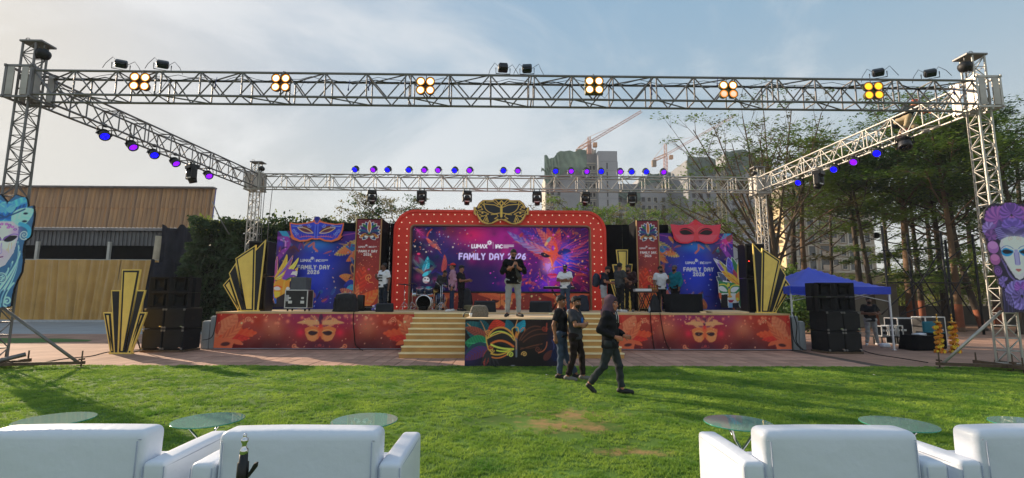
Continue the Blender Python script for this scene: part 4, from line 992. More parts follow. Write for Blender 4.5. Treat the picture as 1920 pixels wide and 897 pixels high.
# ------------------------------------------------------------------ stage lights
M_CAN=mat('par_can',(62,62,66),.45,.5,.15,6);M_YOKE=mat('par_yoke',(190,190,192),.4,.6,.1,6);M_YOKED=mat('dark_yoke',(40,40,44),.5,.3,.1,6)
def lens_mat(nm,c,e):return mat(nm,c,.3,0,.10,60,emit=e,spec=.4)
L_BLUE=lens_mat('blue_lamp',(14,10,250),1.6);L_PUR=lens_mat('violet_lamp',(116,12,230),1.3);L_OFF=mat('unlit_lens',(30,34,44),.15,0,.1,8)
PARS={}
def par(label,loc,aim,lens,hang,group,yoke=M_YOKE,sc=1.0):
 """aim: direction of the beam; hang: +1 when the fixture hangs under its chord, -1 when it stands on top"""
 t=thing('par_light',label,'stage light',loc,0,group);t.scale=(sc,sc,sc)
 d=Vector(aim).normalized();R=d.to_track_quat('Z','Y').to_matrix()
 k=('h',lens.name,tuple(round(v,2)for v in d),hang,yoke.name)
 if k not in PARS:
  h=MB().lathe([(0,-.17),(.06,-.165),(.105,-.10),(.125,.0),(.135,.10),(.135,.13),(.105,.13),(.105,.095)],16,0,(0,0,0),'Z',R)
  for q in range(3):h.lathe([(.136,-.02-q*.03),(.128,-.032-q*.03)],16,0,(0,0,0),'Z',R)
  ln=MB().lathe([(.104,.098),(.08,.110),(.04,.118),(0,.120)],16,0,(0,0,0),'Z',R)
  s=Vector((d.y,-d.x,0));s=s.normalized()if s.length>.01 else Vector((1,0,0))
  a=s*.16;z=Vector((0,0,.23*hang))
  y=MB().tube([a,a+z*.75,a*.7+z,-a*.7+z,-a+z*.75,-a],.012,6)
  y.box(z*1.12,(.06,.08,.09));y.tube([a*1.15,a*.8],.022,6);y.tube([-a*1.15,-a*.8],.022,6)
  PARS[k]=(h.mesh('can',M_CAN,fixn=True),ln.mesh('lens',lens),y.mesh('yoke',yoke,fixn=False))
 for nm,me in zip(('can','lens','yoke'),PARS[k]):link(nm,me,t)
 return t
def AX(px,py,X):
 k=((XLB-XL)if X<0 else(XRB-XR))/(YB-YF);d=ray(px,py);t=(X-k*YF)/(d.x-k*d.y);return CO+d*t
ORD=['first','second','third','fourth','fifth','sixth','seventh','eighth','ninth','tenth','eleventh','twelfth','thirteenth','fourteenth','fifteenth','sixteenth','seventeenth','eighteenth']
rowb=[(667,318,'b'),(701,318,'p'),(728,318,'b'),(767,320.5,'b'),(796,321,'p'),(822,321,'p'),(853,321.5,'b'),(881,322,'p'),(944,324,'b'),(971,324,'p'),(1042,325.5,'b'),(1071,325.5,'p'),(1100,327,'p'),(1127,326,'b'),(1163,327,'p'),(1184,327,'b'),(1211,326.5,'b'),(1244,327,'p')]
r=random.Random(4)
for i,(px,py,c)in enumerate(rowb):
 p=AY(px,py,YB-.26)
 par('%s par light, %s from the left on top of the rear truss'%('blue' if c=='b' else 'violet',ORD[i]),(p.x,p.y,ZB+.33+.25),(-.12+r.uniform(-.1,.1),-1,-.62+r.uniform(-.06,.06)),L_BLUE if c=='b' else L_PUR,-1,'par lights standing on the rear truss',sc=1.02)
for i,(px,py,c)in enumerate(((194,262,'b'),(246,281,'p'),(287,297,'b'),(327,310,'p'),(390,332,'p'))):
 p=AX(px,py,XL+.22);par('%s par light, %s from the front under the left truss beam'%('blue' if c=='b' else 'violet',ORD[i]),(p.x,p.y,ZB-.31-.27),(.62,-.42+.2*(i%2),-.62),L_BLUE if c=='b' else L_PUR,1,'par lights under the left truss beam',M_YOKED,1.05)
for i,(px,py,c)in enumerate(((1647,297,'b'),(1603,312,'p'),(1566,325,'b'),(1499,349,'b'))):
 p=AX(px,py,XR-.22);par('%s par light, %s from the front under the right truss beam'%('blue' if c=='b' else 'violet',ORD[i]),(p.x,p.y,ZB-.31-.27),(-.75,-.5,-.5),L_BLUE if c=='b' else L_PUR,1,'par lights under the right truss beam',M_YOKED,1.05)
p=AX(1697,275,XR-.22);par('unlit dark fixture hanging below the climbing man',(p.x,p.y,ZB-.6),(-.2,-.3,-1),L_OFF,1,'par lights under the right truss beam',M_YOKED,1.3)
M_WRING=mat('pale_ring',(210,210,214),.4,.2,.05,5)
MHM=None
def moving_head(label,loc,rz,tilt,group,up=False,sc=1.0):
 global MHM
 t=thing('moving_head',label,'stage light',loc,rz,group);t.scale=(sc,sc,sc)
 k=-1 if not up else 1
 R=Euler((tilt,0,0)).to_matrix()
 bs=MB().box((0,0,k*.07),(.34,.26,.13));bs.build('base',BLACKP,t,.02)
 for s in(-1,1):bx('yoke_arm',t,BLACKP,(s*.16,0,k*.27),(.06,.17,.34),.03)
 hd=MB().lathe([(0,-.17),(.09,-.16),(.125,-.07),(.125,.06),(.11,.14),(.10,.21),(.085,.21)],16,0,(0,0,k*.34),'Z',R);h=hd.build('head',BLACKP,t)
 MB().lathe([(.128,.02),(.128,.055),(.12,.06)],16,0,(0,0,k*.34),'Z',R).build('ring',M_WRING,h)
 MB().lathe([(.084,.20),(.05,.212),(0,.216)],14,0,(0,0,k*.34),'Z',R).build('lens',L_OFF,h)
 for s in(-.1,.1):bx('clamp',t,STEEL,(s,0,-k*.05),(.03,.06,.12))
 return t
for i,px in enumerate((698,791,876,1007,1097,1185)):
 p=AY(px,360,YB-.26);moving_head('black moving head light, %s from the left under the rear truss'%ORD[i],(p.x,p.y,ZB-.42),.2*(-1)**i,math.pi+.45,'moving heads under the rear truss',sc=1.15)
p=AX(361,305,XL+.22);moving_head('black moving head light among the pars under the left truss beam',(p.x,p.y,ZB-.44),-.6,math.pi+.35,'moving heads under the side trusses',sc=1.25)
p=AX(1534,322,XR-.22);moving_head('black moving head light among the pars under the right truss beam',(p.x,p.y,ZB-.44),.6,math.pi+.35,'moving heads under the side trusses',sc=1.25)
def flood(label,px,rz,tilt):
 p=AY(px,146,YF-.2);t=thing('flood_light',label,'stage light',(p.x,YF-.24,ZB+.34),rz,'black floods on top of the front truss')
 R=Euler((tilt,0,0)).to_matrix()
 MB().box((0,0,.17),(.25,.20,.17),R).build('housing',BLACKP,t,.035,3);MB().box(Vector((0,0,.17))+R@Vector((0,-.125,0)),(.20,.04,.13),R).build('lens',L_OFF,t,.01)
 MB().tube([(-.18,0,.17),(-.18,0,.02),(.18,0,.02),(.18,0,.17)],.013,6).build('yoke',BLACK,t,fixn=False)
 rr=random.Random(px);MB().tube([(.1,.1,.2),(.2+rr.random()*.1,.12,.34),(.34,.1,.2),(.42,.05,.02)],.007,5).build('cable',RUBBER,t,fixn=False);MB().tube([(-.1,.1,.25),(-.2,.12,.36),(-.32,.1,.16),(-.36,.05,.0)],.007,5).build('cable',RUBBER,t,fixn=False)
for px,rz,ti,lab in((227,.5,.7,'black flood light on the front truss, nearest the left tower'),(305,.45,.7,'black flood light just right of the first one on the front truss'),(943,.1,-.1,'black flood light above the middle of the front truss, trailing cable'),(988,-.1,.9,'black flood light tipped down just right of the middle one'),(1645,-.5,.7,'black flood light above the yellow blinder'),(1742,-.55,.7,'black flood light nearest the right tower')):flood(lab,px,rz,ti)
L_W=lens_mat('warm_lamp',(255,220,150),3.4);L_G=lens_mat('greenish_lamp',(240,250,190),3.2);L_R=lens_mat('rose_lamp',(255,130,110),1.8);L_Y=lens_mat('yellow_lamp',(255,196,30),1.8)
M_REFL=mat('glowing_reflector',(226,140,52),.3,.2,.1,20,emit=.55)  # emission stands in for lamp glow caught by the reflector
M_BL=mat('glow_brown_body',(92,58,22),.5,.2,.15,5);M_BLG=mat('glow_olive_body',(86,84,44),.5,.2,.15,5)  # lamp glow on the housings put into the body colours
def blinder(label,px,py,lens4,body,rz,solid=False):
 p=AY(px,py,YF-.42);t=thing('blinder_light',label,'stage light',(p.x,YF-.42,p.z),rz,'four lens blinders on the front truss')
 MB().box((0,.05,0),(.46 if solid else .2,.10,.46 if solid else .2)).build('body',body,t,.03)
 for k,(sx,sz)in enumerate(((-1,1),(1,1),(-1,-1),(1,-1))):
  c=(sx*.118,0,sz*.112)
  R=Euler((math.pi/2,0,0)).to_matrix()
  h=MB().lathe([(.05,-.12),(.10,-.06),(.116,.02),(.116,.04),(.102,.04),(.098,.025)],18,0,c,'Z',R).build('lamp_housing',body,t)
  MB().lathe([(.099,.030),(.066,.028)],18,0,c,'Z',R).build('reflector',M_REFL,h,fixn=False);MB().lathe([(.072,.031),(.045,.044),(0,.050)],16,0,c,'Z',R).build('lens',lens4[k],h)
 MB().tube([(0,.06,.1),(0,.08,.34),(.02,.14,.36)],.012,6).build('hanger',STEEL,t,fixn=False)
 MB().tube([(.12,.06,-.16),(.28,.1,-.28),(.4,.15,-.1),(.5,.2,.18)],.006,5).build('cable',RUBBER,t,fixn=False)
for a in(('warm lit four lens blinder nearest the left tower',263,154,(L_W,L_W,L_W,L_W),M_BL,.12),('warm lit four lens blinder, second from the left tower',527,156,(L_W,)*4,M_BL,0),('warm lit four lens blinder left of the truss middle',798,162,(L_W,)*4,M_BL,0),('pale green lit square blinder right of the truss middle',1114,161,(L_G,)*4,M_BLG,0,True),('blinder with two rose lower lenses',1365,169,(L_W,L_W,L_R,L_R),M_BLG,0),('yellow lit blinder nearest the right tower',1637,171,(L_Y,)*4,M_BLG,-.1)):blinder(*a)
def cable_run(label,p0,p1,n,sag,seed,rad=.011):
 r=random.Random(seed);pts=[]
 p0,p1=Vector(p0),Vector(p1)
 for i in range(n*6+1):
  u=i/(n*6);ph=(i%6)/6;pts.append(p0.lerp(p1,u)+Vector((0,r.uniform(-.015,.015),-sag*math.sin(ph*math.pi)*r.uniform(.5,1.3))))
 o=MB().tube(pts,rad,5).build('cable',RUBBER,None,fixn=False);tag(o,label,'cable','cables strung along the trusses')
cable_run('black cable looped along the top of the front truss',(XL+.5,YF+.2,ZB+.36),(XR-.6,YF+.2,ZB+.36),20,.09,1,.013)
cable_run('thin cable sagging along the front chord of the front truss',(XL+.5,YF-.2,ZB+.25),(XR-.6,YF-.2,ZB+.25),14,.14,2,.007)
cable_run('black cable lying along the top of the rear truss',(XLB+.5,YB-.2,ZB+.36),(XRB-2,YB-.2,ZB+.36),22,.08,3,.014)
cable_run('black cable looped along the left truss beam',(XL+.2,YF+.5,ZB+.3),(XLB+.2,YB-.5,ZB+.3),9,.12,4,.011)
cable_run('black cable looped under the right truss beam',(XR-.2,YF+.5,ZB-.34),(XRB-.2,YB-.5,ZB-.34),9,.08,5,.011)
def plug(px,py,k):
 p=AY(px,py,YF-.27);o=MB().tube([p+Vector((.03,0,.28)),p+Vector((0,0,.1)),p],[.006,.008,.022],6).build('loose_plug',mat('blue_plug',(36,48,120),.5),None,fixn=False)
 tag(o,k,'plug','loose plugs dangling from the front truss')
for px,py,k in((403,165,'blue plug dangling near the left blinder'),(653,170,'blue plug dangling between the second and third blinders'),(691,170,'dark plug dangling beside the blue one'),(1222,178,'blue plug dangling right of the green lit blinder'),(1345,163,'blue plug beside the rose lensed blinder'),(1790,178,'blue plug hanging near the right tower')):plug(px,py,k)
for i,(a,b,lab)in enumerate((((497,350),(489,470),'thin rope hanging beside the rear left tower'),((511,352),(500,470),'second thin rope hanging right of the rear left tower'),((398,378),(430,440),'cable running from the warehouse gable down to the hedge'))):
 Y=YB+.1 if i<2 else 24.0
 p,q=AY(*a,Y),AY(*b,Y);o=tb('rope',None,mat('grey_rope',(110,110,112),.9),[p,p.lerp(q,.5)+Vector((-.03,0,-.05)),q],.015 if i<2 else .03,5);tag(o,lab,'rope','ropes near the rear left tower')
# ------------------------------------------------------------------ stage
DZ,TZ,SY=1.22,1.19,16.25
BY=20.9
SX0,SX1=-9.52,9.62
TX0,TX1,TY=-0.97,1.47,12.22
def stage():
 t=thing('stage_platform','wide wooden stage platform carrying the backdrops','stage',((SX0+SX1)/2,SY,0));ox=(SX0+SX1)/2
 bx('substructure',t,BLACKC,(0,3.4,DZ/2-.03),(SX1-SX0-.05,6.7,DZ-.08))
 me={}
 n=8;wd=(SX1-SX0)/n
 for i in range(n):
  for j in range(5):
   if(0,)not in me:me[(0,)]=MB().box((0,0,0),(wd-.008,1.36,.04)).mesh('deck_board',WOOD,.004,1)
   o=link('deck_board',me[(0,)],t);o.location=(SX0-ox+(i+.5)*wd,-.02+.68+j*1.365,DZ-.02+RND.uniform(-.002,.002))
 bx('edge_trim',t,mat('deck_edge',(206,170,120),.6,0,.15,3),(0,-.045,DZ-.028),(SX1-SX0,.03,.06))
 return t
stage()
def thrust():
 t=thing('thrust_stage','small thrust platform jutting out at the stage middle','stage',((TX0+TX1)/2,TY,0));W=TX1-TX0;L=SY-TY-.08
 bx('substructure',t,BLACKC,(0,L/2+.03,TZ/2-.03),(W-.02,L-.06,TZ-.06))
 for j in range(3):bx('deck_board',t,WOOD,(0,L*(j+.5)/3,TZ-.02),(W+.02,L/3-.006,.04),.004,None,1)
 return t
thrust()
M_STEP=mat('golden_step',(230,194,128),.42,.0,.14,2.5,.08,30,coat=.15);M_NOSE=mat('lit_nosing',(252,234,188),.3,.0,.08,4,coat=.3);M_RISER=mat('step_riser',(198,152,88),.5,.0,.14,2.5)  # nosing paler than the tread: skylight on step edges put into the colour
def stairs(label,x0,x1):
 t=thing('staircase',label,'stairs',((x0+x1)/2,SY,0),0,'stairs up to the stage');W=x1-x0;n=7;y0=13.95;d=(SY-.06-y0)/n;rh=DZ/(n+1)
 for i in range(n):
  y=y0+i*d-SY;z=(i+1)*rh
  bx('riser',t,M_RISER,(0,y+.02,z/2-.02),(W-.01,.03,z-.04)if i==0 else(W-.01,.03,z-.04))
  bx('tread',t,M_STEP,(0,y+d/2+.012,z-.022),(W,d+.03,.036),.004)
  bx('nosing',t,M_NOSE,(0,y-.006,z-.020),(W+.012,.022,.046),.006)
 bx('riser',t,M_RISER,(0,-.085,DZ-rh/2-.03),(W-.01,.03,rh-.05));bx('nosing',t,M_NOSE,(0,-.09,DZ-.022),(W+.01,.03,.046),.006)
 for s in(-1,1):
  poly=[(y0-SY+.03,.0)]
  for i in range(n):poly+=[(y0+i*d-SY+.03,(i+1)*rh-.045),(y0+(i+1)*d-SY+.03,(i+1)*rh-.045)]
  poly+=[(-.03,0)]
  MB().prism_axis(poly,s*(W/2-.004),s*(W/2-.034),'X').build('stringer',M_RISER,t)
 return t
stairs('golden wooden staircase left of the thrust',-2.98,TX0-.02);stairs('golden wooden staircase right of the thrust',TX1+.02,3.44)
# ---- skirts
def skirt_art(W,H,seed):
 A=Art(W,H,.02,view=(152,300,2884,805));A.mir=1518
 def f(X,Y):
  n=fbm(X+seed,Y+3,.9,seed)[...,None];n2=fbm(X+9,Y+seed,2.6,seed+1)[...,None];v=(Y/H)[...,None]
  a=lin((66,28,34))*(1-v)+lin((150,44,34))*v;b=lin((176,60,40))*v+lin((104,36,36))*(1-v)
  return a*(1-n)+b*n+(n2-.5)*.05
 A.fill(f)
 A.glow((1518,310),420,(92,24,96),.75,170);A.glow((1518,560),330,(150,34,40),.6);A.glow((1518,760),240,(60,22,40),.7,90)
 A.glow((910,490),130,(186,112,80),.55);A.glow((880,760),300,(52,26,34),.6,140);A.glow((180,400),90,(190,40,34),.7,160)
 A.feather((150,640),(420,310),120,(176,92,64),(196,112,78),.12,7,.8);A.feather((200,700),(700,575),105,(206,78,44),(186,60,36),-.10,6,.75,rag=.28)
 A.feather((220,690),(615,655),60,(190,50,40),(170,40,34),-.1,6,.8,rag=.2);A.feather((230,700),(520,380),60,(196,104,66),(170,74,50),.1,5,.7)
 A.poly([(150,640),(330,650),(455,680),(400,740),(385,800),(240,790),(150,790)],(200,92,60));A.ell((300,735),62,26,(70,34,36),.12);A.feather((400,700),(525,745),30,(206,88,56),None,-.2)
 A.poly([(155,320),(200,330),(230,480),(190,600),(155,580)],(150,34,30),.7)
 A.spiral((575,385),42,1.6,9,(222,130,96),2.4);A.stroke([(615,380),(640,430),(600,400)],7,(214,120,90))
 A.feather((1518,480),(1300,390),75,(176,96,78),(206,140,96),.1,8,.8,rag=.2);A.feather((1518,470),(1385,315),60,(120,60,70),(150,80,80),-.1,9,.7);A.stroke([(1500,450),(1390,322)],7,(206,130,90));A.stroke([(1490,460),(1430,330)],6,(206,130,90))
 for k in range(6):A.stroke([(1400+k*16,345+k*14),(1440+k*12,340+k*18)],5,(196,120,84))
 A.feather((1518,440),(1210,430),30,(214,136,90),None,.1)
 A.poly([(1312,515),(1360,490),(1440,478),(1500,500),(1518,520),(1518,600),(1500,650),(1460,690),(1400,690),(1360,670),(1330,600)],(196,104,58));A.poly([(1325,590),(1480,600),(1470,660),(1430,688),(1390,685),(1350,650)],(206,122,74),.8)
 A.poly([(1480,490),(1518,500),(1518,620),(1495,640)],(196,84,50),.9);A.feather((1365,565),(1490,560),30,(44,26,34),None,.25);A.stroke(Art.bez((1350,560),(1430,500),(1495,560)),8,(224,150,92))
 A.feather((1518,300),(1518,480),26,(70,30,60));A.glow((1518,480),26,(196,44,40),.9)
 A.spiral((1195,760),36,1.3,12,(210,112,78),1.0);A.stroke([(1210,770),(1260,800),(1310,806)],10,(214,140,106));A.spiral((1518,745),22,1,6,(170,60,60));A.stroke([(1470,740),(1460,770),(1500,775)],5,(150,60,64))
 A.glow((1260,570),50,(200,30,60),.7)
 A.mir=None
 A.dots(70,seed,[(240,150,110),(250,200,150),(214,80,60)],4,9,(160,305,2880,460),.7);A.dots(50,seed+1,[(230,160,130),(200,80,60)],3,7,(500,450,2500,790),.7)
 rr=random.Random(seed)
 for k in range(26):A.glow((rr.uniform(500,2500),rr.uniform(310,440)),rr.uniform(10,24),(236,130,96),.6)
 return A
def skirt(label,x0,x1,seed):
 t=thing('skirt_banner',label,'banner',(x0,SY-.065,0),0,'printed banners on the stage front');W=x1-x0;H=DZ-.075
 skirt_art(W,H,seed).panel('print',PRINT,t,.012,BLACKC,(0,0,.02))
 bx('hem',t,mat('hem_strip',(150,140,150),.8,0,.3,1.2),(W/2,.004,.035),(W,.03,.025))
skirt('red masquerade banner on the stage front left of the stairs',SX0+.02,AY(798,600,SY).x,3)
skirt('red masquerade banner on the stage front right of the stairs',AY(1158,600,SY).x,SX1-.02,8)
def thrust_banner():
 W=TX1-TX0;H=TZ-.05;t=thing('thrust_banner','dark banner with a gilded mask and feathers on the thrust front','banner',(TX0,TY-.03,0))
 A=Art(W,H,.011,view=(62,308,1099,828),base=(18,16,20))
 A.glow((120,720),150,(46,34,86),.8,120);A.glow((300,700),200,(20,22,26),.7);A.glow((1040,600),100,(34,30,74),.8,160);A.glow((760,480),200,(52,30,28),.7,160);A.glow((760,730),120,(14,12,14),.8)
 A.feather((300,500),(70,340),95,(24,84,92),(16,58,70),-.1,7,.8,(190,130,80));A.feather((285,480),(215,312),60,(20,72,84),(12,48,60),.1,7,.8,(190,130,80))
 A.feather((290,500),(62,400),46,(140,66,54),(96,44,40),.05,8,.8);A.feather((420,470),(380,306),105,(196,54,38),(150,34,28),0,7,.6);A.feather((540,430),(500,310),50,(20,62,84),(30,96,110),.1,7,.6);A.feather((610,430),(690,312),48,(30,142,166),(20,96,130),.15,7,.6);A.stroke([(590,400),(618,310)],8,(196,130,84))
 A.feather((310,560),(64,570),85,(34,120,80),(20,84,62),-.08,8,.85,(60,150,110));A.feather((300,600),(66,690),60,(30,66,62),(40,40,90),.05,8,.8);A.feather((300,640),(64,760),62,(60,44,110),(92,40,60),.1,8,.8);A.feather((310,650),(270,826),40,(150,64,54),(90,34,34),0,7,.8)
 for k in range(5):A.feather((320+k*6,640),(230+k*50,822),14,(40,38,44),None,.05)
 A.poly([(290,470),(330,420),(400,392),(480,400),(540,450),(580,520),(600,560),(610,640),(585,690),(540,735),(440,750),(370,740),(320,680),(290,600)],(30,27,32))
 g=(206,150,70);o2=(222,96,44);yg=(206,206,84)
 A.stroke(Art.bez((300,520),(350,380),(470,400),14)+Art.bez((470,400),(560,430),(600,550),12),17,(214,130,60));A.stroke(Art.bez((330,490),(430,390),(560,500)),10,yg);A.stroke(Art.bez((300,520),(380,470),(450,455),10)+Art.bez((450,455),(530,460),(580,540),10),11,g)
 A.stroke(Art.bez((340,580),(450,500),(575,610)),20,o2);A.feather((350,590),(575,640),46,(14,13,16),None,.22);A.stroke(Art.bez((340,590),(420,640),(572,640)),18,yg);A.stroke(Art.bez((400,655),(480,680),(575,640)),14,(190,196,70))
 A.stroke([(285,490),(290,560),(310,640),(350,680)],12,g);A.spiral((310,450),30,1.5,10,(206,120,60),1.5);A.spiral((330,620),30,1.4,9,(190,90,50));A.spiral((350,655),24,1.4,8,g)
 A.stroke(Art.bez((340,690),(440,730),(560,640)),14,(226,150,60));A.stroke(Art.bez((350,730),(430,760),(520,690)),12,(220,110,50));A.spiral((545,700),34,1.5,10,yg,3.0)
 A.stroke(Art.bez((600,560),(560,460),(560,420),10)+Art.bez((560,420),(580,380),(620,400),8)+Art.bez((620,400),(640,440),(605,520),8),10,g);A.feather((605,540),(605,440),14,(206,110,50));A.stroke([(606,520),(606,720)],20,(90,96,110));A.stroke([(604,540),(604,640)],7,(196,130,70))
 A.stroke(Art.bez((610,520),(640,430),(680,400),8)+Art.bez((680,400),(710,400),(690,440),6),9,(170,96,54));dk=(84,46,36)
 for c in((640,540,720,350,860,390),(660,540,760,400,900,420),(680,560,780,460,930,470)):A.stroke(Art.bez((c[0],c[1]),(c[2],c[3]),(c[4],c[5])),12,dk)
 A.stroke(Art.bez((650,640),(780,600),(880,580)),10,(100,56,40));A.stroke(Art.bez((860,580),(800,650),(650,620)),9,(66,36,32));A.spiral((690,695),30,1.5,9,(206,150,84),3.0);A.spiral((835,640),34,1.5,9,(96,50,40));A.stroke(Art.bez((930,560),(930,660),(840,680)),9,(170,90,60));A.spiral((905,410),32,1.4,12,(120,44,36));A.stroke([(930,350),(925,440)],12,(150,60,44));A.feather((900,760),(985,650),34,(70,34,34),(90,44,40));A.stroke(Art.bez((980,540),(1030,600),(980,700)),8,(60,64,110))
 A.feather((1000,760),(1090,560),60,(26,34,70),(18,22,50),.1,7);A.feather((960,420),(1095,330),40,(40,30,36),(60,40,40),.1,7);A.ell((1005,495),9,12,(150,140,130))
 A.ell((570,822),22,6,(150,150,150),0,.6)
 A.panel('print',PRINT_BOARD,t,.025,BLACK,(0,0,.02))
thrust_banner()
# ---- black back wall, red arch, screen
def world_rect(px0,py0,px1,py1,Y):
 a,b=AY(px0,py0,Y),AY(px1,py1,Y);m_=(py0+py1)/2;return AY(px0,m_,Y).x,AY(px1,m_,Y).x,b.z,a.z
t=thing('black_flat','black cloth wall behind the red arch and banners','backdrop',(0,BY+.55,DZ));xa,xb,_,zt=world_rect(640,418,1256,580,BY+.5)
n=7
for i in range(n):
 bx('flat_panel',t,BLACKC,(xa+(xb-xa)*(i+.5)/n,.04*(i%2),(zt-DZ)/2),((xb-xa)/n-.01,.06,zt-DZ))
M_RED=mat('red_arch_board',(236,60,44),.5,0,.10,.8,.05,20);M_REDD=mat('dark_red_rim',(118,28,26),.55,0,.1,1);M_BULB=mat('warm_bulb',(255,232,196),.3,0,.02,4,emit=.25)
def arch():
 Yf=BY-.35;xl,xr,zb,zt=world_rect(737,393.5,1137,578,Yf);zb=DZ
 il,ir,_,it=world_rect(767,421,1109,578,Yf);cx=(xl+xr)/2
 t=thing('red_arch','red arched stage frame studded with small round bulbs','stage frame',(cx,Yf,DZ))
 def path(l,r_,top,rad,n=10):
  P=[(l,0)]
  P+=[(l+rad-rad*math.cos(a),top-rad+rad*math.sin(a))for a in np.linspace(0,math.pi/2,n)]
  P+=[(l+rad+(r_-l-2*rad)*k/6,top)for k in range(1,6)]
  P+=[(r_-rad+rad*math.sin(a),top-rad+rad*math.cos(a))for a in np.linspace(0,math.pi/2,n)]
  return P+[(r_,0)]
 H=zt-DZ
 def ring(nm,o,i,y0,y1,mt):
  m_=MB();k=len(o)
  vs=[(x,y0,z)for x,z in o]+[(x,y0,z)for x,z in i]+[(x,y1,z)for x,z in o]+[(x,y1,z)for x,z in i];fs=[]
  for j in range(k-1):fs+=[(j,j+1,k+j+1,k+j),(2*k+j,3*k+j,3*k+j+1,2*k+j+1),(j,2*k+j,2*k+j+1,j+1),(k+j,k+j+1,3*k+j+1,3*k+j)]
  fs+=[(0,k,3*k,2*k),(k-1,3*k-1,4*k-1,2*k-1)][:2]
  return m_.add(vs,fs).build(nm,mt,t)
 L,R_=xl-cx,xr-cx;Li,Ri=il-cx,ir-cx;Hi=it-DZ
 ring('face',path(L+.10,R_-.10,H-.10,.82),path(Li,Ri,Hi,.2),0,.34,M_RED)
 ring('outer_rim',path(L,R_,H,.90),path(L+.10,R_-.10,H-.10,.82),-.07,.36,M_RED)
 ring('inner_rim',path(Li,Ri,Hi,.2),path(Li+.05,Ri-.05,Hi-.05,.17),-.03,.34,mat('gilt_inner_rim',(150,112,84),.45,.2,.1,2))
 bm=MB().lathe([(.027,0),(.027,.008),(.021,.025),(.009,.033),(0,.035)],10,0,(0,0,0),'Z',Euler((math.pi/2,0,0)).to_matrix()).mesh('bulb',M_BULB)
 def along(P,step):
  acc=0;out_=[];nxt=.12
  for(x0,z0),(x1,z1)in zip(P,P[1:]):
   l=math.hypot(x1-x0,z1-z0)
   while nxt<=acc+l:
    k=(nxt-acc)/l;out_.append((x0+(x1-x0)*k,z0+(z1-z0)*k));nxt+=step
   acc+=l
  return out_
 for P in(path(L+.22,R_-.22,H-.20,.72),path(Li-.13,Ri+.13,Hi+.13,.28)):
  for x,z in along(P,.302):o=link('bulb',bm,t);o.location=(x,-.003,z+.0)
 return(il,ir,it)
IL,IR,IT=arch()
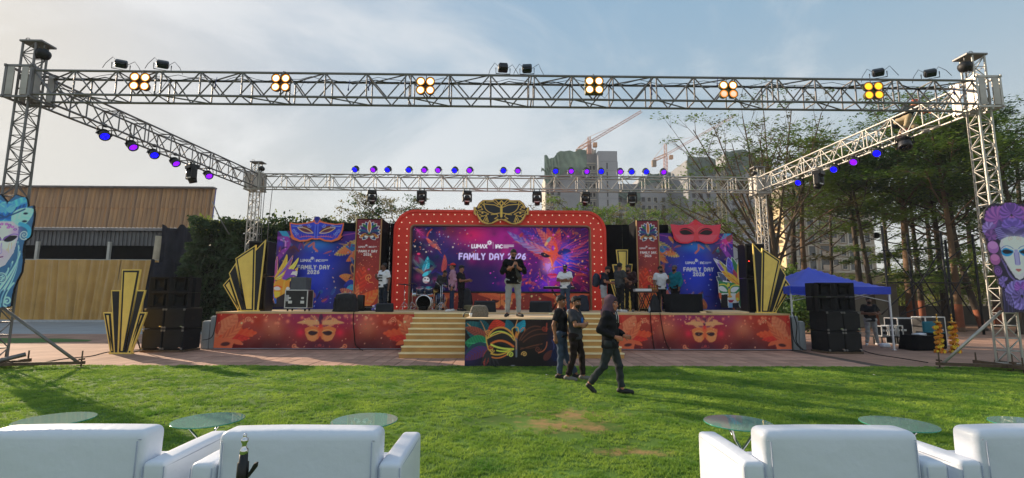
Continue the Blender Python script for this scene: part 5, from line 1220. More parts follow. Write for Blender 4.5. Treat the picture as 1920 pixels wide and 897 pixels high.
def screen():
 Y=BY-.05;x0,x1,zb,zt=world_rect(771.5,425.5,1105.5,547.5,Y);W,H=x1-x0,zt-zb
 t=thing('led_screen','wide LED screen showing a masked face and event title inside the red arch','screen',(x0,Y,zb))
 A=Art(W,H,.02,view=(56,36,1822,668))
 def f(X,Y_):
  u=(X/W)[...,None];v=(Y_/H)[...,None];n=fbm(X+2,Y_+4,.8,5)[...,None];n2=fbm(X+7,Y_+1,2.2,6)[...,None]
  c=lin((30,34,78))*(1-u)+lin((58,22,96))*u;c=c*(.4+.6*v)+(n-.5)*.03
  return np.clip(c+(n2-.5)*.02,0,1)
 A.fill(f)
 A.glow((90,330),180,(14,20,34),.8,300);A.glow((430,200),230,(44,44,110),.7,200);A.glow((700,150),220,(170,28,104),.7,120);A.glow((980,130),220,(180,26,136),.7,130);A.glow((1000,300),240,(120,22,116),.55,110);A.glow((1150,420),240,(110,26,120),.7,160);A.glow((760,560),420,(34,22,70),.85,150);A.glow((1150,600),240,(52,24,130),.7,120);A.glow((1700,120),180,(70,18,70),.8,150);A.glow((1720,480),160,(70,14,50),.8,200);A.glow((1600,300),170,(26,30,140),.85,130);A.glow((1250,60),200,(70,40,150),.6,60);A.glow((640,110),130,(214,36,90),.6,70)
 for k in range(9):A.stroke([(110,70),(70+14*k,36+(k*37)%100)],8,(190,60,140),taper=(1,.2))
 A.stroke(Art.bez((250,60),(150,140),(270,230)),26,(190,70,50),.85,taper=(.4,1));A.stroke(Art.bez((200,150),(280,200),(350,300)),16,(226,110,80),.8,taper=(1,.2))
 for k in range(6):A.stroke([(220+14*k,190+12*k),(290+10*k,180+16*k)],6,(236,130,100),.8)
 A.feather((370,480),(380,310),26,(150,60,60),(190,80,60),.1,5,.6);A.glow((430,70),70,(120,40,60),.7)
 A.feather((190,470),(70,350),22,(18,90,96),(12,60,70),-.15,6,.7,(120,150,140));A.feather((190,460),(125,335),26,(20,110,120),(12,70,84),.1,6,.7);A.feather((185,480),(215,330),34,(40,170,190),(20,110,140),.1,6,.6,(150,210,210));A.feather((200,490),(285,420),22,(110,60,50),(60,90,96),.15,6);A.feather((180,500),(70,440),18,(150,110,80),(18,60,70),.1);A.ell((215,500),36,46,(60,42,60));A.feather((170,520),(255,470),18,(60,180,200));A.ell((205,560),34,32,(206,206,210));A.ell((195,548),10,7,(40,30,40));A.ell((222,552),9,7,(40,30,40));A.stroke([(190,580),(225,582)],8,(170,50,60));A.ell((240,590),16,14,(60,50,60));A.ell((125,305),16,10,(226,60,100))
 A.poly([(1340,240),(1380,330),(1400,420),(1390,470),(1430,540),(1520,520),(1580,420),(1640,300),(1600,190),(1480,150),(1400,180)],(92,50,150));A.poly([(1340,300),(1400,320),(1430,400),(1420,470),(1395,470),(1390,420),(1370,350)],(190,120,190),.85)
 A.poly([(1360,330),(1400,260),(1480,240),(1580,270),(1620,340),(1590,430),(1540,520),(1490,570),(1430,560),(1400,500),(1385,440)],(96,60,170),.75);A.glow((1420,430),60,(206,130,210),.85);A.glow((1400,360),50,(200,110,170),.6);A.glow((1560,440),70,(40,40,190),.7);A.glow((1440,400),46,(214,160,230),.8);A.glow((1500,430),60,(120,60,220),.8);A.glow((1570,250),80,(40,70,220),.8,50);A.glow((1560,380),100,(30,60,226),.8,50);A.poly([(1395,502),(1430,486),(1450,494),(1475,488),(1510,506),(1470,512),(1440,512)],(190,36,60));A.poly([(1400,512),(1440,516),(1505,510),(1470,536),(1430,538)],(222,80,96));A.stroke([(1398,508),(1508,508)],5,(90,14,50));A.stroke(Art.bez((1450,400),(1440,450),(1425,468)),8,(226,180,236),.8);A.glow((1435,505),20,(200,50,70),.6)
 A.glow((1400,590),90,(110,50,210),.7,60);A.glow((1480,600),70,(196,30,140),.5)
 A.feather((1440,380),(1130,190),66,(214,60,50),(180,40,70),.16,6,.6,rag=.15,a=.55);A.feather((1450,330),(1210,110),60,(226,90,56),(190,50,70),.05,7,.6,rag=.2,a=.55);A.feather((1470,300),(1000,75),56,(40,60,160),(120,150,210),-.1,8,.6,rag=.2,a=.55);A.feather((1460,230),(1130,50),44,(60,70,190),(30,30,110),-.06,9,.6,rag=.2,a=.55)
 A.feather((1470,260),(1290,40),50,(236,130,90),(200,60,50),.05,8,.6,rag=.2,a=.55);A.feather((1480,270),(1400,36),48,(230,90,50),(206,50,40),0,8,.6,rag=.15,a=.55);A.feather((1490,270),(1520,36),44,(220,70,44),(180,40,40),0,8,.6,rag=.15,a=.55);A.feather((1490,280),(1640,60),40,(80,40,130),(150,40,70),.1,7,.6,a=.55)
 A.feather((1500,300),(1816,150),30,(206,60,50),(120,30,60),.12,8,.6,a=.55);A.feather((1500,330),(1816,240),34,(200,70,50),(90,40,110),.10,8,.6,a=.55)
 for k in range(13):A.stroke(Art.bez((1480,300+k*4),(1600,200+k*22),(1800,110+k*34)),9,[(226,90,56),(190,40,60),(60,60,180)][k%3],.75,taper=(1,.15))
 for k in range(7):A.stroke(Art.bez((1460,300),(1380,240+k*10),(1160+k*20,150+k*30)),8,(236,110,70),.7,taper=(1,.2))
 A.poly([(1350,262),(1420,280),(1460,220),(1480,180),(1500,220),(1520,290),(1600,262),(1560,310),(1500,330),(1470,380),(1448,430),(1436,420),(1444,350),(1400,320)],(214,76,48),.9);A.stroke(Art.bez((1380,290),(1440,330),(1450,420)),14,(240,130,84));A.stroke(Art.bez((1450,440),(1500,420),(1640,420)),12,(220,100,60),taper=(1,.2));A.feather((1445,240),(1480,240),26,(110,40,150),None,0);A.ell((1463,240),10,18,(170,60,190))
 A.feather((1340,290),(1430,320),22,(30,20,50),None,.2);A.stroke(Art.bez((1320,300),(1370,330),(1430,320)),8,(20,16,30));A.feather((1510,300),(1640,270),30,(30,34,96),None,-.2);A.glow((1590,330),40,(60,90,236),.8)
 A.ell((1415,160),16,36,(96,150,170),-.6,.8);A.ell((1390,200),12,26,(226,170,90),-.5,.8)
 for k in range(10):A.stroke(Art.bez((1640,560),(1700,480+k*10),(1815,380+k*30)),7,(170,30,70),.6,taper=(1,.1))
 rr=random.Random(12)
 for k in range(170):
  x,y=rr.uniform(1120,1815),rr.uniform(40,640);a=math.atan2(y-300,x-1470)+rr.uniform(-.3,.3);L=rr.uniform(20,90)
  A.stroke(Art.bez((x,y),(x+L*.5*math.cos(a+.4),y+L*.5*math.sin(a+.4)),(x+L*math.cos(a),y+L*math.sin(a)),6),rr.uniform(3,8),[(206,70,50),(150,30,90),(50,50,180),(226,120,70),(90,30,120),(30,20,70)][k%6],rr.uniform(.3,.75),taper=(1,.2))
 for k in range(60):
  x,y=(rr.uniform(60,420),rr.uniform(40,660))if k%2 else(rr.uniform(1150,1810),rr.choice([rr.uniform(40,160),rr.uniform(480,660)]));an=rr.uniform(0,6.28);L=rr.uniform(40,130);c=[(196,70,44),(30,110,124),(150,34,90),(60,50,160),(206,120,60),(20,60,80)][k%6]
  A.feather((x,y),(x+L*math.cos(an),y+L*math.sin(an)),rr.uniform(8,22),c,tuple(int(v*.5)for v in c),rr.uniform(-.2,.2),6,.7,rag=.3,a=rr.uniform(.3,.7))
 for k in range(70):
  x,y=rr.uniform(60,1100),rr.uniform(40,640);A.glow((x,y),rr.uniform(14,60),[(40,20,70),(120,30,100),(20,24,60),(190,40,120)][k%4],rr.uniform(.15,.4))
 A.dots(90,4,[(230,160,90),(226,90,60),(220,80,190)],3,7,(1150,60,1810,600),.85);A.dots(60,5,[(220,200,180),(226,110,70),(160,170,220)],2.5,5.5,(70,50,700,300),.85);A.dots(26,6,[(220,60,190),(226,110,80)],3,8,(800,380,1500,640),.8)
 T=(206,190,246)
 A.logos(650,243,34,8.5,(240,236,250))
 A.text('FAMILY DAY 2026',528,354,54,13,T,.325,False,.86)
 A.panel('picture',LED,t,.03,BLACK)
 for nm,c,s in(('bezel',(W/2,-.004,H+.03),(W+.12,.06,.06)),('bezel',(W/2,-.004,-.03),(W+.12,.06,.06)),('bezel',(-.03,-.004,H/2),(.06,.055,H)),('bezel',(W+.03,-.004,H/2),(.06,.055,H))):bx(nm,t,BLACKP,c,s)
 zp=zb-.06;hp=zp-DZ-.02
 p=thing('screen_plinth','row of red printed boards under the LED screen','plinth',(IL+.02,Y-.06,DZ));Wp=IR-IL-.04
 B=Art(Wp,hp,.025,view=(40,690,1850,832));
 B.fill(lambda X,Y_:lin((120,40,34))+(fbm(X,Y_,1.2,9)[...,None]-.5)*np.array([.12,.03,.02]))
 for cx in(300,955,1600):
  B.mir=cx;B.poly([(cx-130,690),(cx,700),(cx,790),(cx-30,820),(cx-90,815),(cx-110,750)],(206,110,62));B.feather((cx-95,750),(cx-20,752),20,(60,24,26),None,.2);B.feather((cx,740),(cx-240,700),34,(206,100,60),(160,60,40),.1);B.mir=None
 B.dots(60,3,[(230,120,80),(250,190,130)],3,7,(60,695,1840,825))
 n=6
 whole=B.rgb
 for k in range(n):
  i0,i1=int(k*(B.nx-1)/n),int((k+1)*(B.nx-1)/n)
  C_=Art(Wp/n-.012,hp,.025);C_.nx=i1-i0+1;C_.X,C_.Y=np.meshgrid(np.linspace(0,C_.W,C_.nx),np.linspace(0,hp,C_.ny),indexing='ij');C_.rgb=whole[i0:i1+1];C_.al=np.ones((C_.nx,C_.ny));C_.panel('board',PRINT_BOARD,p,.03,BLACK,(k*Wp/n+.006,0,.01))
screen()
# ---- emblem on the arch
GOLD=mat('gold_laminate',(250,212,108),.5,.0,.10,3,.03);M_GTRIM=mat('gold_trim',(196,150,70),.4,.35,.1,4);M_NAVY=mat('ink_board',(26,27,34),.5,0,.1,4)
EMB=Art(1,1,1)
def cutout(name,label,cat,px0,py0,px1,py1,Y,zv,draw,res,thick,group=None,mir=None,back=None):
 """a printed board cut to an outline; zv is the matching rectangle in a zoomed view of the photo"""
 x0,x1,zb,zt=world_rect(px0,py0,px1,py1,Y);t=thing(name,label,cat,((x0+x1)/2,Y,zb),0,group)
 A=Art(x1-x0,zt-zb,res,cut=True,view=zv);A.mir=mir;draw(A);A.panel('board',PRINT_BOARD,t,thick,back or BLACK,(-(x1-x0)/2,0,0));return t,(x0,x1,zb,zt)
def d_emblem(A):
 out_=[(720,175),(718,105),(745,112),(765,75),(800,45),(880,46),(905,32),(957,32),(957,220),(930,230),(880,255),(835,262),(790,245),(760,210),(745,175)]
 g=(206,158,78)
 A.poly(out_,(150,96,66));cen=(880,140);A.poly([(x+(cen[0]-x)*.035+(4 if x<900 else 0),y+(cen[1]-y)*.05)for x,y in out_[:-1]]+[(752,172)],g)
 A.poly([(x+(cen[0]-x)*.07+(8 if x<900 else 0),y+(cen[1]-y)*.10)for x,y in out_[:-1]]+[(760,168)],(30,30,38));A.poly([(900,46),(957,42),(957,210),(900,230)],(30,30,38))
 A.poly([(815,80),(880,90),(935,95),(948,110),(945,150),(930,165),(860,165),(825,130),(808,100)],(34,36,44));A.stroke(Art.bez((810,60),(800,150),(900,168))+[(945,160)],6,g);A.stroke([(815,82),(900,90),(950,112),(950,185)],6,g);A.stroke([(830,65),(890,60),(930,90)],5,g);A.stroke([(905,45),(957,100)],6,g);A.stroke([(957,50),(925,85)],5,g);A.stroke([(957,105),(957,190)],18,g);A.ell((957,76),13,17,g);A.ell((957,76),8,12,(30,30,38))
 for p in([(765,90),(800,130),(760,140)],[(780,70),(815,100)],[(735,120),(760,160),(740,165)],[(770,150),(810,150),(850,170),(800,190),(770,170)],[(800,240),(830,180),(850,240)],[(815,245),(830,205),(840,245)],[(870,175),(920,170),(930,190),(900,210),(930,215),(880,245)],[(770,205),(800,185)],[(760,120),(790,100)]):A.stroke(p,5,g)
 A.ell((797,160),9,7,g)
cutout('mask_emblem','black and gold mask emblem crowning the red arch','emblem',887,372,993,422,BY-.50,(718,32,1196,262),d_emblem,.014,.10,None,957,M_GTRIM)
# ---- side backdrops
def d_side(A,flip,cx,W,H,seed):
 def f(X,Y):
  u=X/W if not flip else 1-X/W;v=(Y/H);n=fbm(X+3,Y+seed,.9,seed)[...,None];u=u[...,None];v=v[...,None]
  return lin((30,40,120))*(.25+.9*np.exp(-((u-.5)/.35)**2-((v-.45)/.4)**2))+lin((46,24,66))*.5+(n-.5)*.03
 A.fill(f)
def side(label,px0,px1,pyt,flip,seed):
 x0,x1,_,zt=world_rect(px0,pyt,px1,580,BY);W,H=x1-x0,zt-DZ-.01
 t=thing('side_backdrop',label,'backdrop',(x0,BY,DZ),0,'blue printed backdrops');A=Art(W,H,.018,view=(0,0,650,655))
 def f(X,Y):
  u=(X/W if not flip else 1-X/W)[...,None];v=(Y/H)[...,None];n=fbm(X+3,Y+seed,.9,seed)[...,None];n2=fbm(X+13,Y+seed,2.4,seed+1)[...,None]
  g=np.exp(-((u-.52)/.36)**2-((v-.48)/.38)**2);return np.clip(lin((26,28,92))*.7+lin((34,60,190))*g*.75+lin((30,14,50))*(1-g)*.5+(n-.5)*.05+(n2-.5)*.02,0,1)
 A.fill(f);F_=(lambda x:650-x)if flip else(lambda x:x);q=lambda*p:[(F_(x),y)for x,y in p];fe=lambda a,b,w_,c,c2=None,bend=0,**k:A.feather((F_(a[0]),a[1]),(F_(b[0]),b[1]),w_,c,c2,-bend if flip else bend,**k)
 A.glow((F_(60),60),120,(86,30,110),.8);A.glow((F_(620),40),160,(80,30,130),.8,60);A.glow((F_(330),110),120,(34,110,190),.8,50);A.glow((F_(130),170),60,(60,30,40),.8);A.glow((F_(60),500),160,(20,16,50),.8,200);A.glow((F_(560),420),120,(20,18,60),.7)
 A.poly(q((10,0),(70,-2),(110,60),(40,40)),(40,130,170));A.stroke(q((5,60),(80,60),(100,110),(60,170),(20,230)),40,(130,50,150),.9,taper=(.6,1));A.stroke(q((30,75),(70,90),(70,150)),12,(196,130,200),.8);A.glow((F_(30),110),26,(50,50,160),.9)
 A.stroke(q((110,150),(140,130),(180,170)),16,(84,40,44),.8);A.stroke(q((260,130),(300,100),(300,140),(330,170)),16,(190,100,60),.8)
 fe((650,80),(470,200),46,(196,150,90),(110,110,80),-.15,nb=9,rag=.2,rib=(220,180,110));fe((650,120),(500,180),34,(214,120,70),(190,90,60),-.1,nb=8);fe((655,160),(560,130),30,(40,120,170),(30,80,140),.2,nb=7);fe((650,160),(570,255),30,(224,120,70),(190,80,50),-.2,nb=7,rag=.2);A.stroke(q((500,40),(650,12)),8,(150,60,140),.8)
 A.ell((F_(625),320),30,60,(60,40,90),.2);A.ell((F_(625),320),18,44,(196,130,80),.2);A.ell((F_(625),322),12,34,(40,30,70),.2)
 fe((640,440),(520,380),34,(226,130,70),(206,96,54),.25,nb=6);fe((650,440),(560,460),44,(40,60,170),(30,30,110),-.1,nb=7);fe((650,470),(580,490),24,(60,150,190),None,.1);fe((640,560),(530,490),40,(190,110,90),(150,70,70),.1,nb=7,rag=.2);fe((640,610),(490,560),34,(150,70,60),(60,34,80),.15,nb=7);A.stroke(q((600,400),(645,370),(655,420)),10,(30,26,60))
 fe((330,560),(280,500),20,(150,90,80),(60,50,90),.1);fe((400,600),(440,540),22,(80,40,150),(50,30,110),.1);fe((260,640),(300,540),28,(170,100,60),(100,50,40),.1)
 if flip:
  for k in range(16):A.stroke([(590,70),(590+60*math.cos(k*.4-.4)*(1+.3*(k%3)),70+66*math.sin(k*.4-.4)*(1+.25*(k%2)))],9,(190,40,110),.9,taper=(1,.2))
  A.feather((600,60),(640,10),26,(160,70,70),(96,40,60),.2);fe((560,30),(520,90),14,(224,120,60),None,.2)
 rr=random.Random(seed*7)
 for k in range(46):
  e_=rr.choice('lrtb');x,y={'l':(rr.uniform(0,90),rr.uniform(150,640)),'r':(rr.uniform(560,650),rr.uniform(60,640)),'t':(rr.uniform(40,620),rr.uniform(70,170)),'b':(rr.uniform(60,620),rr.uniform(500,640))}[e_]
  an=rr.uniform(0,6.28);L=rr.uniform(26,80);c=[(206,96,54),(60,110,180),(120,50,140),(190,140,80),(40,120,140),(150,50,60),(30,26,80)][k%7]
  A.feather((x,y),(x+L*math.cos(an),y+L*math.sin(an)),rr.uniform(7,18),c,tuple(int(v*.6)for v in c),rr.uniform(-.2,.2),5,.7,rag=.2,a=rr.uniform(.4,.85))
 A.dots(60,seed,[(226,190,120),(226,110,70),(120,150,230)],2.5,5,(10,10,640,640),.7)
 cx,ty=(308,258)if not flip else(340,262)
 A.logos(cx-108,ty,18,3.6,(236,234,248));A.text('FAMILY DAY',cx,ty+62,29,6.4,(230,226,250),.40,True,.86);A.text('2026',cx,ty+102,27,6.4,(230,226,250),.40,True,.9)
 A.panel('print',PRINT,t,.05,BLACKC)
side('blue printed backdrop under the blue mask, left of the arch',516,667,433,False,2)
side('blue printed backdrop under the red mask, right of the arch',1236,1377,437,True,4)
def d_bluemask(A):
 o=[(234,78),(300,88),(380,78),(430,62),(440,40),(463,28),(463,226),(430,222),(390,240),(330,245),(270,225),(240,190),(255,190),(240,140)]
 A.poly(o,(206,96,60));A.poly([(247,92),(300,100),(390,90),(463,70),(463,212),(425,208),(385,225),(330,228),(285,205),(262,165),(250,120)],(44,60,176))
 A.poly([(280,120),(463,110),(463,190),(330,215)],(36,48,160),.7);A.feather((312,128),(434,160),26,(92,46,60),None,-.15);A.stroke(Art.bez((308,122),(380,115),(436,168)),6,(206,170,120));A.stroke(Art.bez((308,124),(360,180),(436,168)),6,(206,170,120));A.stroke([(452,70),(452,210)],9,(70,90,210));A.ell((463,52),24,26,(60,60,140));A.ell((463,48),14,14,(34,40,120));A.stroke([(440,62),(450,84),(463,88)],8,(206,96,60))
 for p in((278,148),(300,172),(330,110),(400,108)):A.spiral(p,17,1.4,4,(120,140,226))
 for k in range(7):A.stroke([(300+k*20,185),(304+k*20,205)],4,(150,70,130))
 A.stroke(Art.bez((330,205),(380,190),(450,200)),4,(206,110,90));A.stroke([(262,110),(300,112),(340,100)],4,(120,150,230))
cutout('mask_sign','blue mask sign with orange rim above the left blue backdrop','mask sign',541.5,406,645,455,BY-.12,(234,28,692,247),d_bluemask,.015,.08,'mask signs over the side backdrops',463)
def d_redmask(A):
 o=[(350,92),(420,100),(500,92),(530,70),(558,50),(558,235),(530,238),(490,256),(430,255),(390,235),(362,200),(375,205),(358,150)]
 A.poly(o,(196,40,62));A.poly([(362,102),(420,112),(500,104),(558,90),(558,225),(525,226),(485,244),(430,243),(395,215),(370,160)],(206,56,72));A.poly([(380,180),(540,190),(530,226),(485,240),(425,238)],(222,84,100),.6)
 A.feather((425,160),(541,172),29,(28,20,26),None,-.2);A.stroke(Art.bez((420,152),(490,110),(545,185)),6,(160,26,50));A.stroke([(548,100),(548,225)],14,(222,60,66));A.stroke(Art.bez((500,110),(540,120),(548,150)),9,(226,80,80));A.ell((558,78),18,22,(216,44,52));A.stroke([(352,95),(420,104),(500,97),(540,75)],6,(226,60,86))
cutout('mask_sign','plain red mask sign above the right blue backdrop','mask sign',1257.5,411,1353,458,BY-.12,(350,50,768,258),d_redmask,.015,.08,'mask signs over the side backdrops',558)
# ---- pillar banners
def pillar(label,px0,px1,pyt,Y,seed):
 x0,x1,_,zt=world_rect(px0,pyt,px1,578,Y);W,H=x1-x0,zt-DZ;t=thing('pillar_banner',label,'banner',(x0,Y,DZ),0,'red banner pillars')
 bx('box',t,BLACKC,(W/2,.62,H/2),(W-.01,1.1,H));A=Art(W-.10,H-.16,.012,view=(38,40,245,850))
 def f(X,Y_):
  v=(Y_/H)[...,None];n=fbm(X+seed,Y_+2,1.4,seed)[...,None];return np.clip(lin((96,24,44))*v+lin((150,52,34))*(1-v)+(n-.5)*.09*np.array([1,.3,.25]),0,1)
 A.fill(f);A.glow((60,470),60,(60,20,36),.8,80);A.glow((80,560),60,(206,70,36),.6,90);A.feather((40,720),(110,480),60,(190,60,34),(150,40,30),.1,nb=5);A.feather((60,840),(245,690),60,(226,110,50),(196,70,36),.1,nb=5);A.feather((40,840),(70,640),40,(196,110,70),(150,60,40),-.1,nb=5);A.glow((150,640),60,(170,30,34),.7)
 A.spiral((160,580),32,1.3,7,(226,120,66),2);A.stroke([(150,590),(165,625),(195,625)],7,(226,120,66));A.ell((155,505),9,8,(206,60,110));A.dots(70,seed,[(250,170,120),(226,90,60),(250,130,110)],1.8,4.5,(42,300,240,840),.7);A.dots(40,seed+1,[(206,50,90),(230,130,110)],1.5,3,(42,45,240,300),.7)
 A.mir=146;W1=(232,226,240)
 cols=[(36,60,140),(40,110,70),(70,40,120),(40,90,130),(60,46,100),(206,130,60),(30,60,110)]
 tips=[(112,66),(84,80),(62,104),(52,138),(52,172),(66,206),(92,226)]
 for(x,y),c in zip(tips,cols):A.feather((146,175),(x,y),17,c,tuple(int(v*.6)for v in c),.08,nb=5,pw=1.1,edge=W1,ew=5)
 for(x,y),c in zip(tips,cols):A.feather((146,175),(x,y),17,c,tuple(int(v*.6)for v in c),.08,nb=5,pw=1.1)
 A.poly([(100,178),(146,160),(146,205),(132,212),(108,214),(98,200)],(52,34,42));A.feather((106,196),(140,200),9,(236,232,236),None,.2);A.stroke(Art.bez((102,190),(125,176),(144,196)),4,(206,140,70));A.mir=None
 A.feather((146,165),(146,52),15,(214,120,50),(150,60,44),0,nb=7,pw=1.0,edge=W1,ew=4);A.stroke([(146,160),(146,70)],3,(120,60,40));A.ell((146,168),8,8,(60,130,90))
 A.logos(58,303,13,2.6,(232,210,220));A.text('FAMILY DAY',142,347,19,4.2,(240,210,214),.40,True,.80);A.text('2026',138,377,19,4.2,(240,210,214),.42,True,.86)
 A.panel('print',PRINT,t,.02,BLACK,(.05,.03,.12))
 gm=mat('banner_gilt_edge',(176,140,96),.5,.2,.1,3)
 for c,s in(((.02,.03,H/2),(.035,.08,H)),((W-.02,.03,H/2),(.035,.08,H)),((W/2,.03,.10),(W-.08,.07,.035))):bx('edge_strip',t,gm,c,s)
pillar('red pillar banner with a small plumed mask left of the arch',664,713,410,BY-1.2,3);pillar('red pillar banner with a small plumed mask right of the arch',1195,1238,413,BY-1.2,6)
# ---- plumed face cutouts standing on the deck
YEL,ORG,PUR,GRN,RED,BLU,WHT=(232,180,64),(222,130,44),(104,62,160),(44,116,66),(170,50,66),(44,100,190),(226,222,240)
def d_left(A):
 P=[((150,500),(100,70),38,YEL,ORG,.05),((150,500),(60,190),34,(206,100,60),RED,.05),((140,480),(170,90),26,(180,80,110),PUR,.02),((150,420),(310,60),36,YEL,(226,150,60),.18),((155,450),(400,75),32,RED,BLU,.14),((160,430),(485,110),34,YEL,(240,200,100),.2),((170,480),(480,250),44,YEL,(226,140,50),.30),((170,450),(470,300),26,GRN,(30,80,50),.26),((150,540),(40,340),34,YEL,ORG,-.05),((150,560),(45,480),26,ORG,RED,-.05),((150,560),(20,690),40,YEL,ORG,.1),((150,570),(60,810),40,(232,170,50),(206,110,40),.05),((150,570),(40,590),24,BLU,(30,50,110),.05),((150,560),(120,770),30,RED,(120,30,50),-.05),((160,560),(200,820),42,BLU,(30,70,150),-.12)]
 for a,b,w,c,c2,bd in P:A.feather(a,b,w,c,c2,bd,5,.75,edge=(224,170,120),ew=6)
 for a,b,w,c,c2,bd in P:A.feather(a,b,w,c,c2,bd,5,.75,rib=(120,70,40))
 A.poly([(250,400),(330,270),(440,280),(488,330),(470,380),(360,400),(290,450)],PUR);A.poly([(380,360),(410,310),(485,300),(482,380),(440,360)],WHT)
 A.poly([(150,520),(190,440),(260,420),(330,440),(380,420),(380,620),(300,640),(240,720),(170,700),(150,620)],ORG);A.poly([(160,600),(250,610),(240,680),(170,690)],YEL,.8);A.feather((148,550),(250,575),30,(226,226,236),None,-.1);A.stroke(Art.bez((140,545),(200,500),(265,545)),16,(190,70,40));A.feather((330,560),(390,560),24,(214,226,226));A.stroke([(300,450),(290,640)],26,(230,150,60));A.poly([(200,700),(300,640),(380,640),(380,830),(200,830)],(36,32,40));A.poly([(80,780),(200,780),(200,830),(80,830)],(30,26,30))
 A.stroke(Art.bez((110,420),(140,500),(130,640)),18,(50,80,90));A.stroke(Art.bez((250,420),(300,340),(300,300)),10,ORG)
cutout('plumed_face','cut-out golden plumed mask face standing at the left backdrop','cut-out',496,477,559,578,BY-.35,(8,55,500,845),d_left,.016,.04,'plumed cut-out faces on the deck')
def d_right(A):
 P=[((390,490),(40,110),44,PUR,WHT,.05),((390,480),(80,170),40,(110,80,170),PUR,-.05),((380,480),(110,140),34,GRN,YEL,.0),((330,400),(245,95),60,(90,86,190),(60,60,150),-.05),((390,460),(295,90),40,GRN,(30,90,60),.1),((400,470),(390,120),50,(60,120,70),GRN,.1),((400,470),(310,260),34,RED,(130,40,60),-.05),((400,480),(400,120),24,ORG,YEL,-.08),((420,480),(440,130),34,(110,70,140),PUR,-.08),((420,500),(465,450),24,BLU,PUR,.1),((420,510),(470,620),40,(206,120,80),ORG,-.1),((410,510),(470,530),18,BLU,WHT,0),((410,520),(440,800),58,GRN,(40,140,90),-.1),((400,520),(380,790),40,(40,100,70),GRN,-.05),((140,450),(70,370),34,(60,80,90),(40,60,80),.1),((200,420),(90,310),34,(50,70,96),(80,80,120),.05)]
 for a,b,w,c,c2,bd in P:A.feather(a,b,w,c,c2,bd,5,.75,edge=WHT,ew=8)
 A.poly([(78,400),(130,420),(300,440),(390,490),(385,720),(330,730),(270,800),(150,800),(110,740),(80,600)],WHT)
 for a,b,w,c,c2,bd in P:A.feather(a,b,w,c,c2,bd,5,.75,rib=(70,50,60))
 A.feather((390,490),(140,285),50,(232,160,56),(222,120,40),.08,4,.8,rib=(150,80,40))
 A.poly([(88,420),(150,440),(300,450),(388,500),(380,560),(330,610),(200,620),(110,610),(90,540)],GRN);A.poly([(90,600),(330,600),(340,700),(270,740),(250,800),(220,800),(200,740),(120,680)],(206,206,226));A.stroke(Art.bez((100,480),(200,450),(235,540)),14,YEL);A.stroke(Art.bez((380,490),(280,460),(245,540)),14,YEL);A.feather((92,520),(205,575),34,(236,236,246),None,-.1);A.feather((262,575),(375,520),34,(236,236,246),None,-.1);A.stroke([(235,560),(240,640)],34,(226,150,50));A.ell((230,480),18,26,YEL);A.ell((235,522),14,14,(40,50,110));A.ell((240,645),34,18,(226,140,50))
 A.poly([(210,690),(300,690),(270,730),(230,730)],(150,34,60));A.poly([(320,620),(380,570),(380,690),(340,720),(318,680)],(222,120,44));A.ell((345,680),20,22,YEL);A.poly([(110,620),(210,612),(205,740),(210,800),(110,800)],(26,24,28));A.poly([(275,735),(360,730),(360,800),(275,800)],(24,28,40));A.poly([(215,730),(275,740),(270,800),(220,800)],(110,150,200));A.poly([(80,590),(125,600),(115,690),(88,660)],(206,90,60))
cutout('plumed_face','cut-out green plumed mask face standing at the right backdrop','cut-out',1340,482,1398,578,BY-.35,(35,85,475,805),d_right,.016,.04,'plumed cut-out faces on the deck')
# ---- art deco fans
def inset(P,d):
 n=len(P);out_=[];ar=sum(P[i][0]*P[(i+1)%n][1]-P[(i+1)%n][0]*P[i][1]for i in range(n));sg=1 if ar>0 else-1
 E=[]
 for i in range(n):
  (x0,y0),(x1,y1)=P[i],P[(i+1)%n];l=math.hypot(x1-x0,y1-y0)or 1e-9;nx,ny=-(y1-y0)/l*sg,(x1-x0)/l*sg
  E.append((x0+nx*d,y0+ny*d,(x1-x0)/l,(y1-y0)/l))
 for i in range(n):
  a,b=E[i-1],E[i];den=a[2]*b[3]-a[3]*b[2]
  if abs(den)<1e-6:out_.append((b[0],b[1]));continue
  t=((b[0]-a[0])*b[3]-(b[1]-a[1])*b[2])/den;out_.append((a[0]+a[2]*t,a[1]+a[3]*t))
 return out_
def fan(label,blades,zoom,Y,z0,b1,b2,group='gold and black art deco fans',prop=True):
 """blades: list of (outline in zoomed picture points, filled gold?)"""
 ox,oy,k=zoom;W=lambda p:AY(ox+p[0]/k,oy+p[1]/k,Y)
 xs=[W(p).x for bl,_ in blades for p in bl];zmin=min(W(p).z for bl,_ in blades for p in bl);cx=(min(xs)+max(xs))/2
 t=thing('art_deco_fan',label,'fan panel',(cx,Y,z0),0,group)
 for i,(bl,gold)in enumerate(blades):
  P=[(W(p).x-cx,(W(p).z-zmin))for p in bl];y=-.012*(i%2)
  b=MB().prism(P,y,.05).build('blade',GOLD,t)
  Q=inset(P,b1);MB().prism(Q,y-.008,y+.02).build('inlay',M_NAVY,b)
  if gold:MB().prism(inset(P,b1+b2),y-.016,y+.01).build('gold_field',GOLD,b)
 lo=[(W(p).x-cx)for bl,_ in blades for p in bl if W(p).z-zmin<.12]
 bx('base_bar',t,GOLD,((min(lo)+max(lo))/2,.03,.02),(max(lo)-min(lo)+.05,.12,.05))
 if prop:
  H=max(W(p).z for bl,_ in blades for p in bl)-zmin
  MB().tube([((min(lo)+max(lo))/2,.06,H*.55),((min(lo)+max(lo))/2,.8,.02)],.02,6).build('prop_leg',BLACK,t);bx('prop_foot',t,BLACK,((min(lo)+max(lo))/2,.45,.015),(.05,.8,.03))
 return t
g=G(233,664)
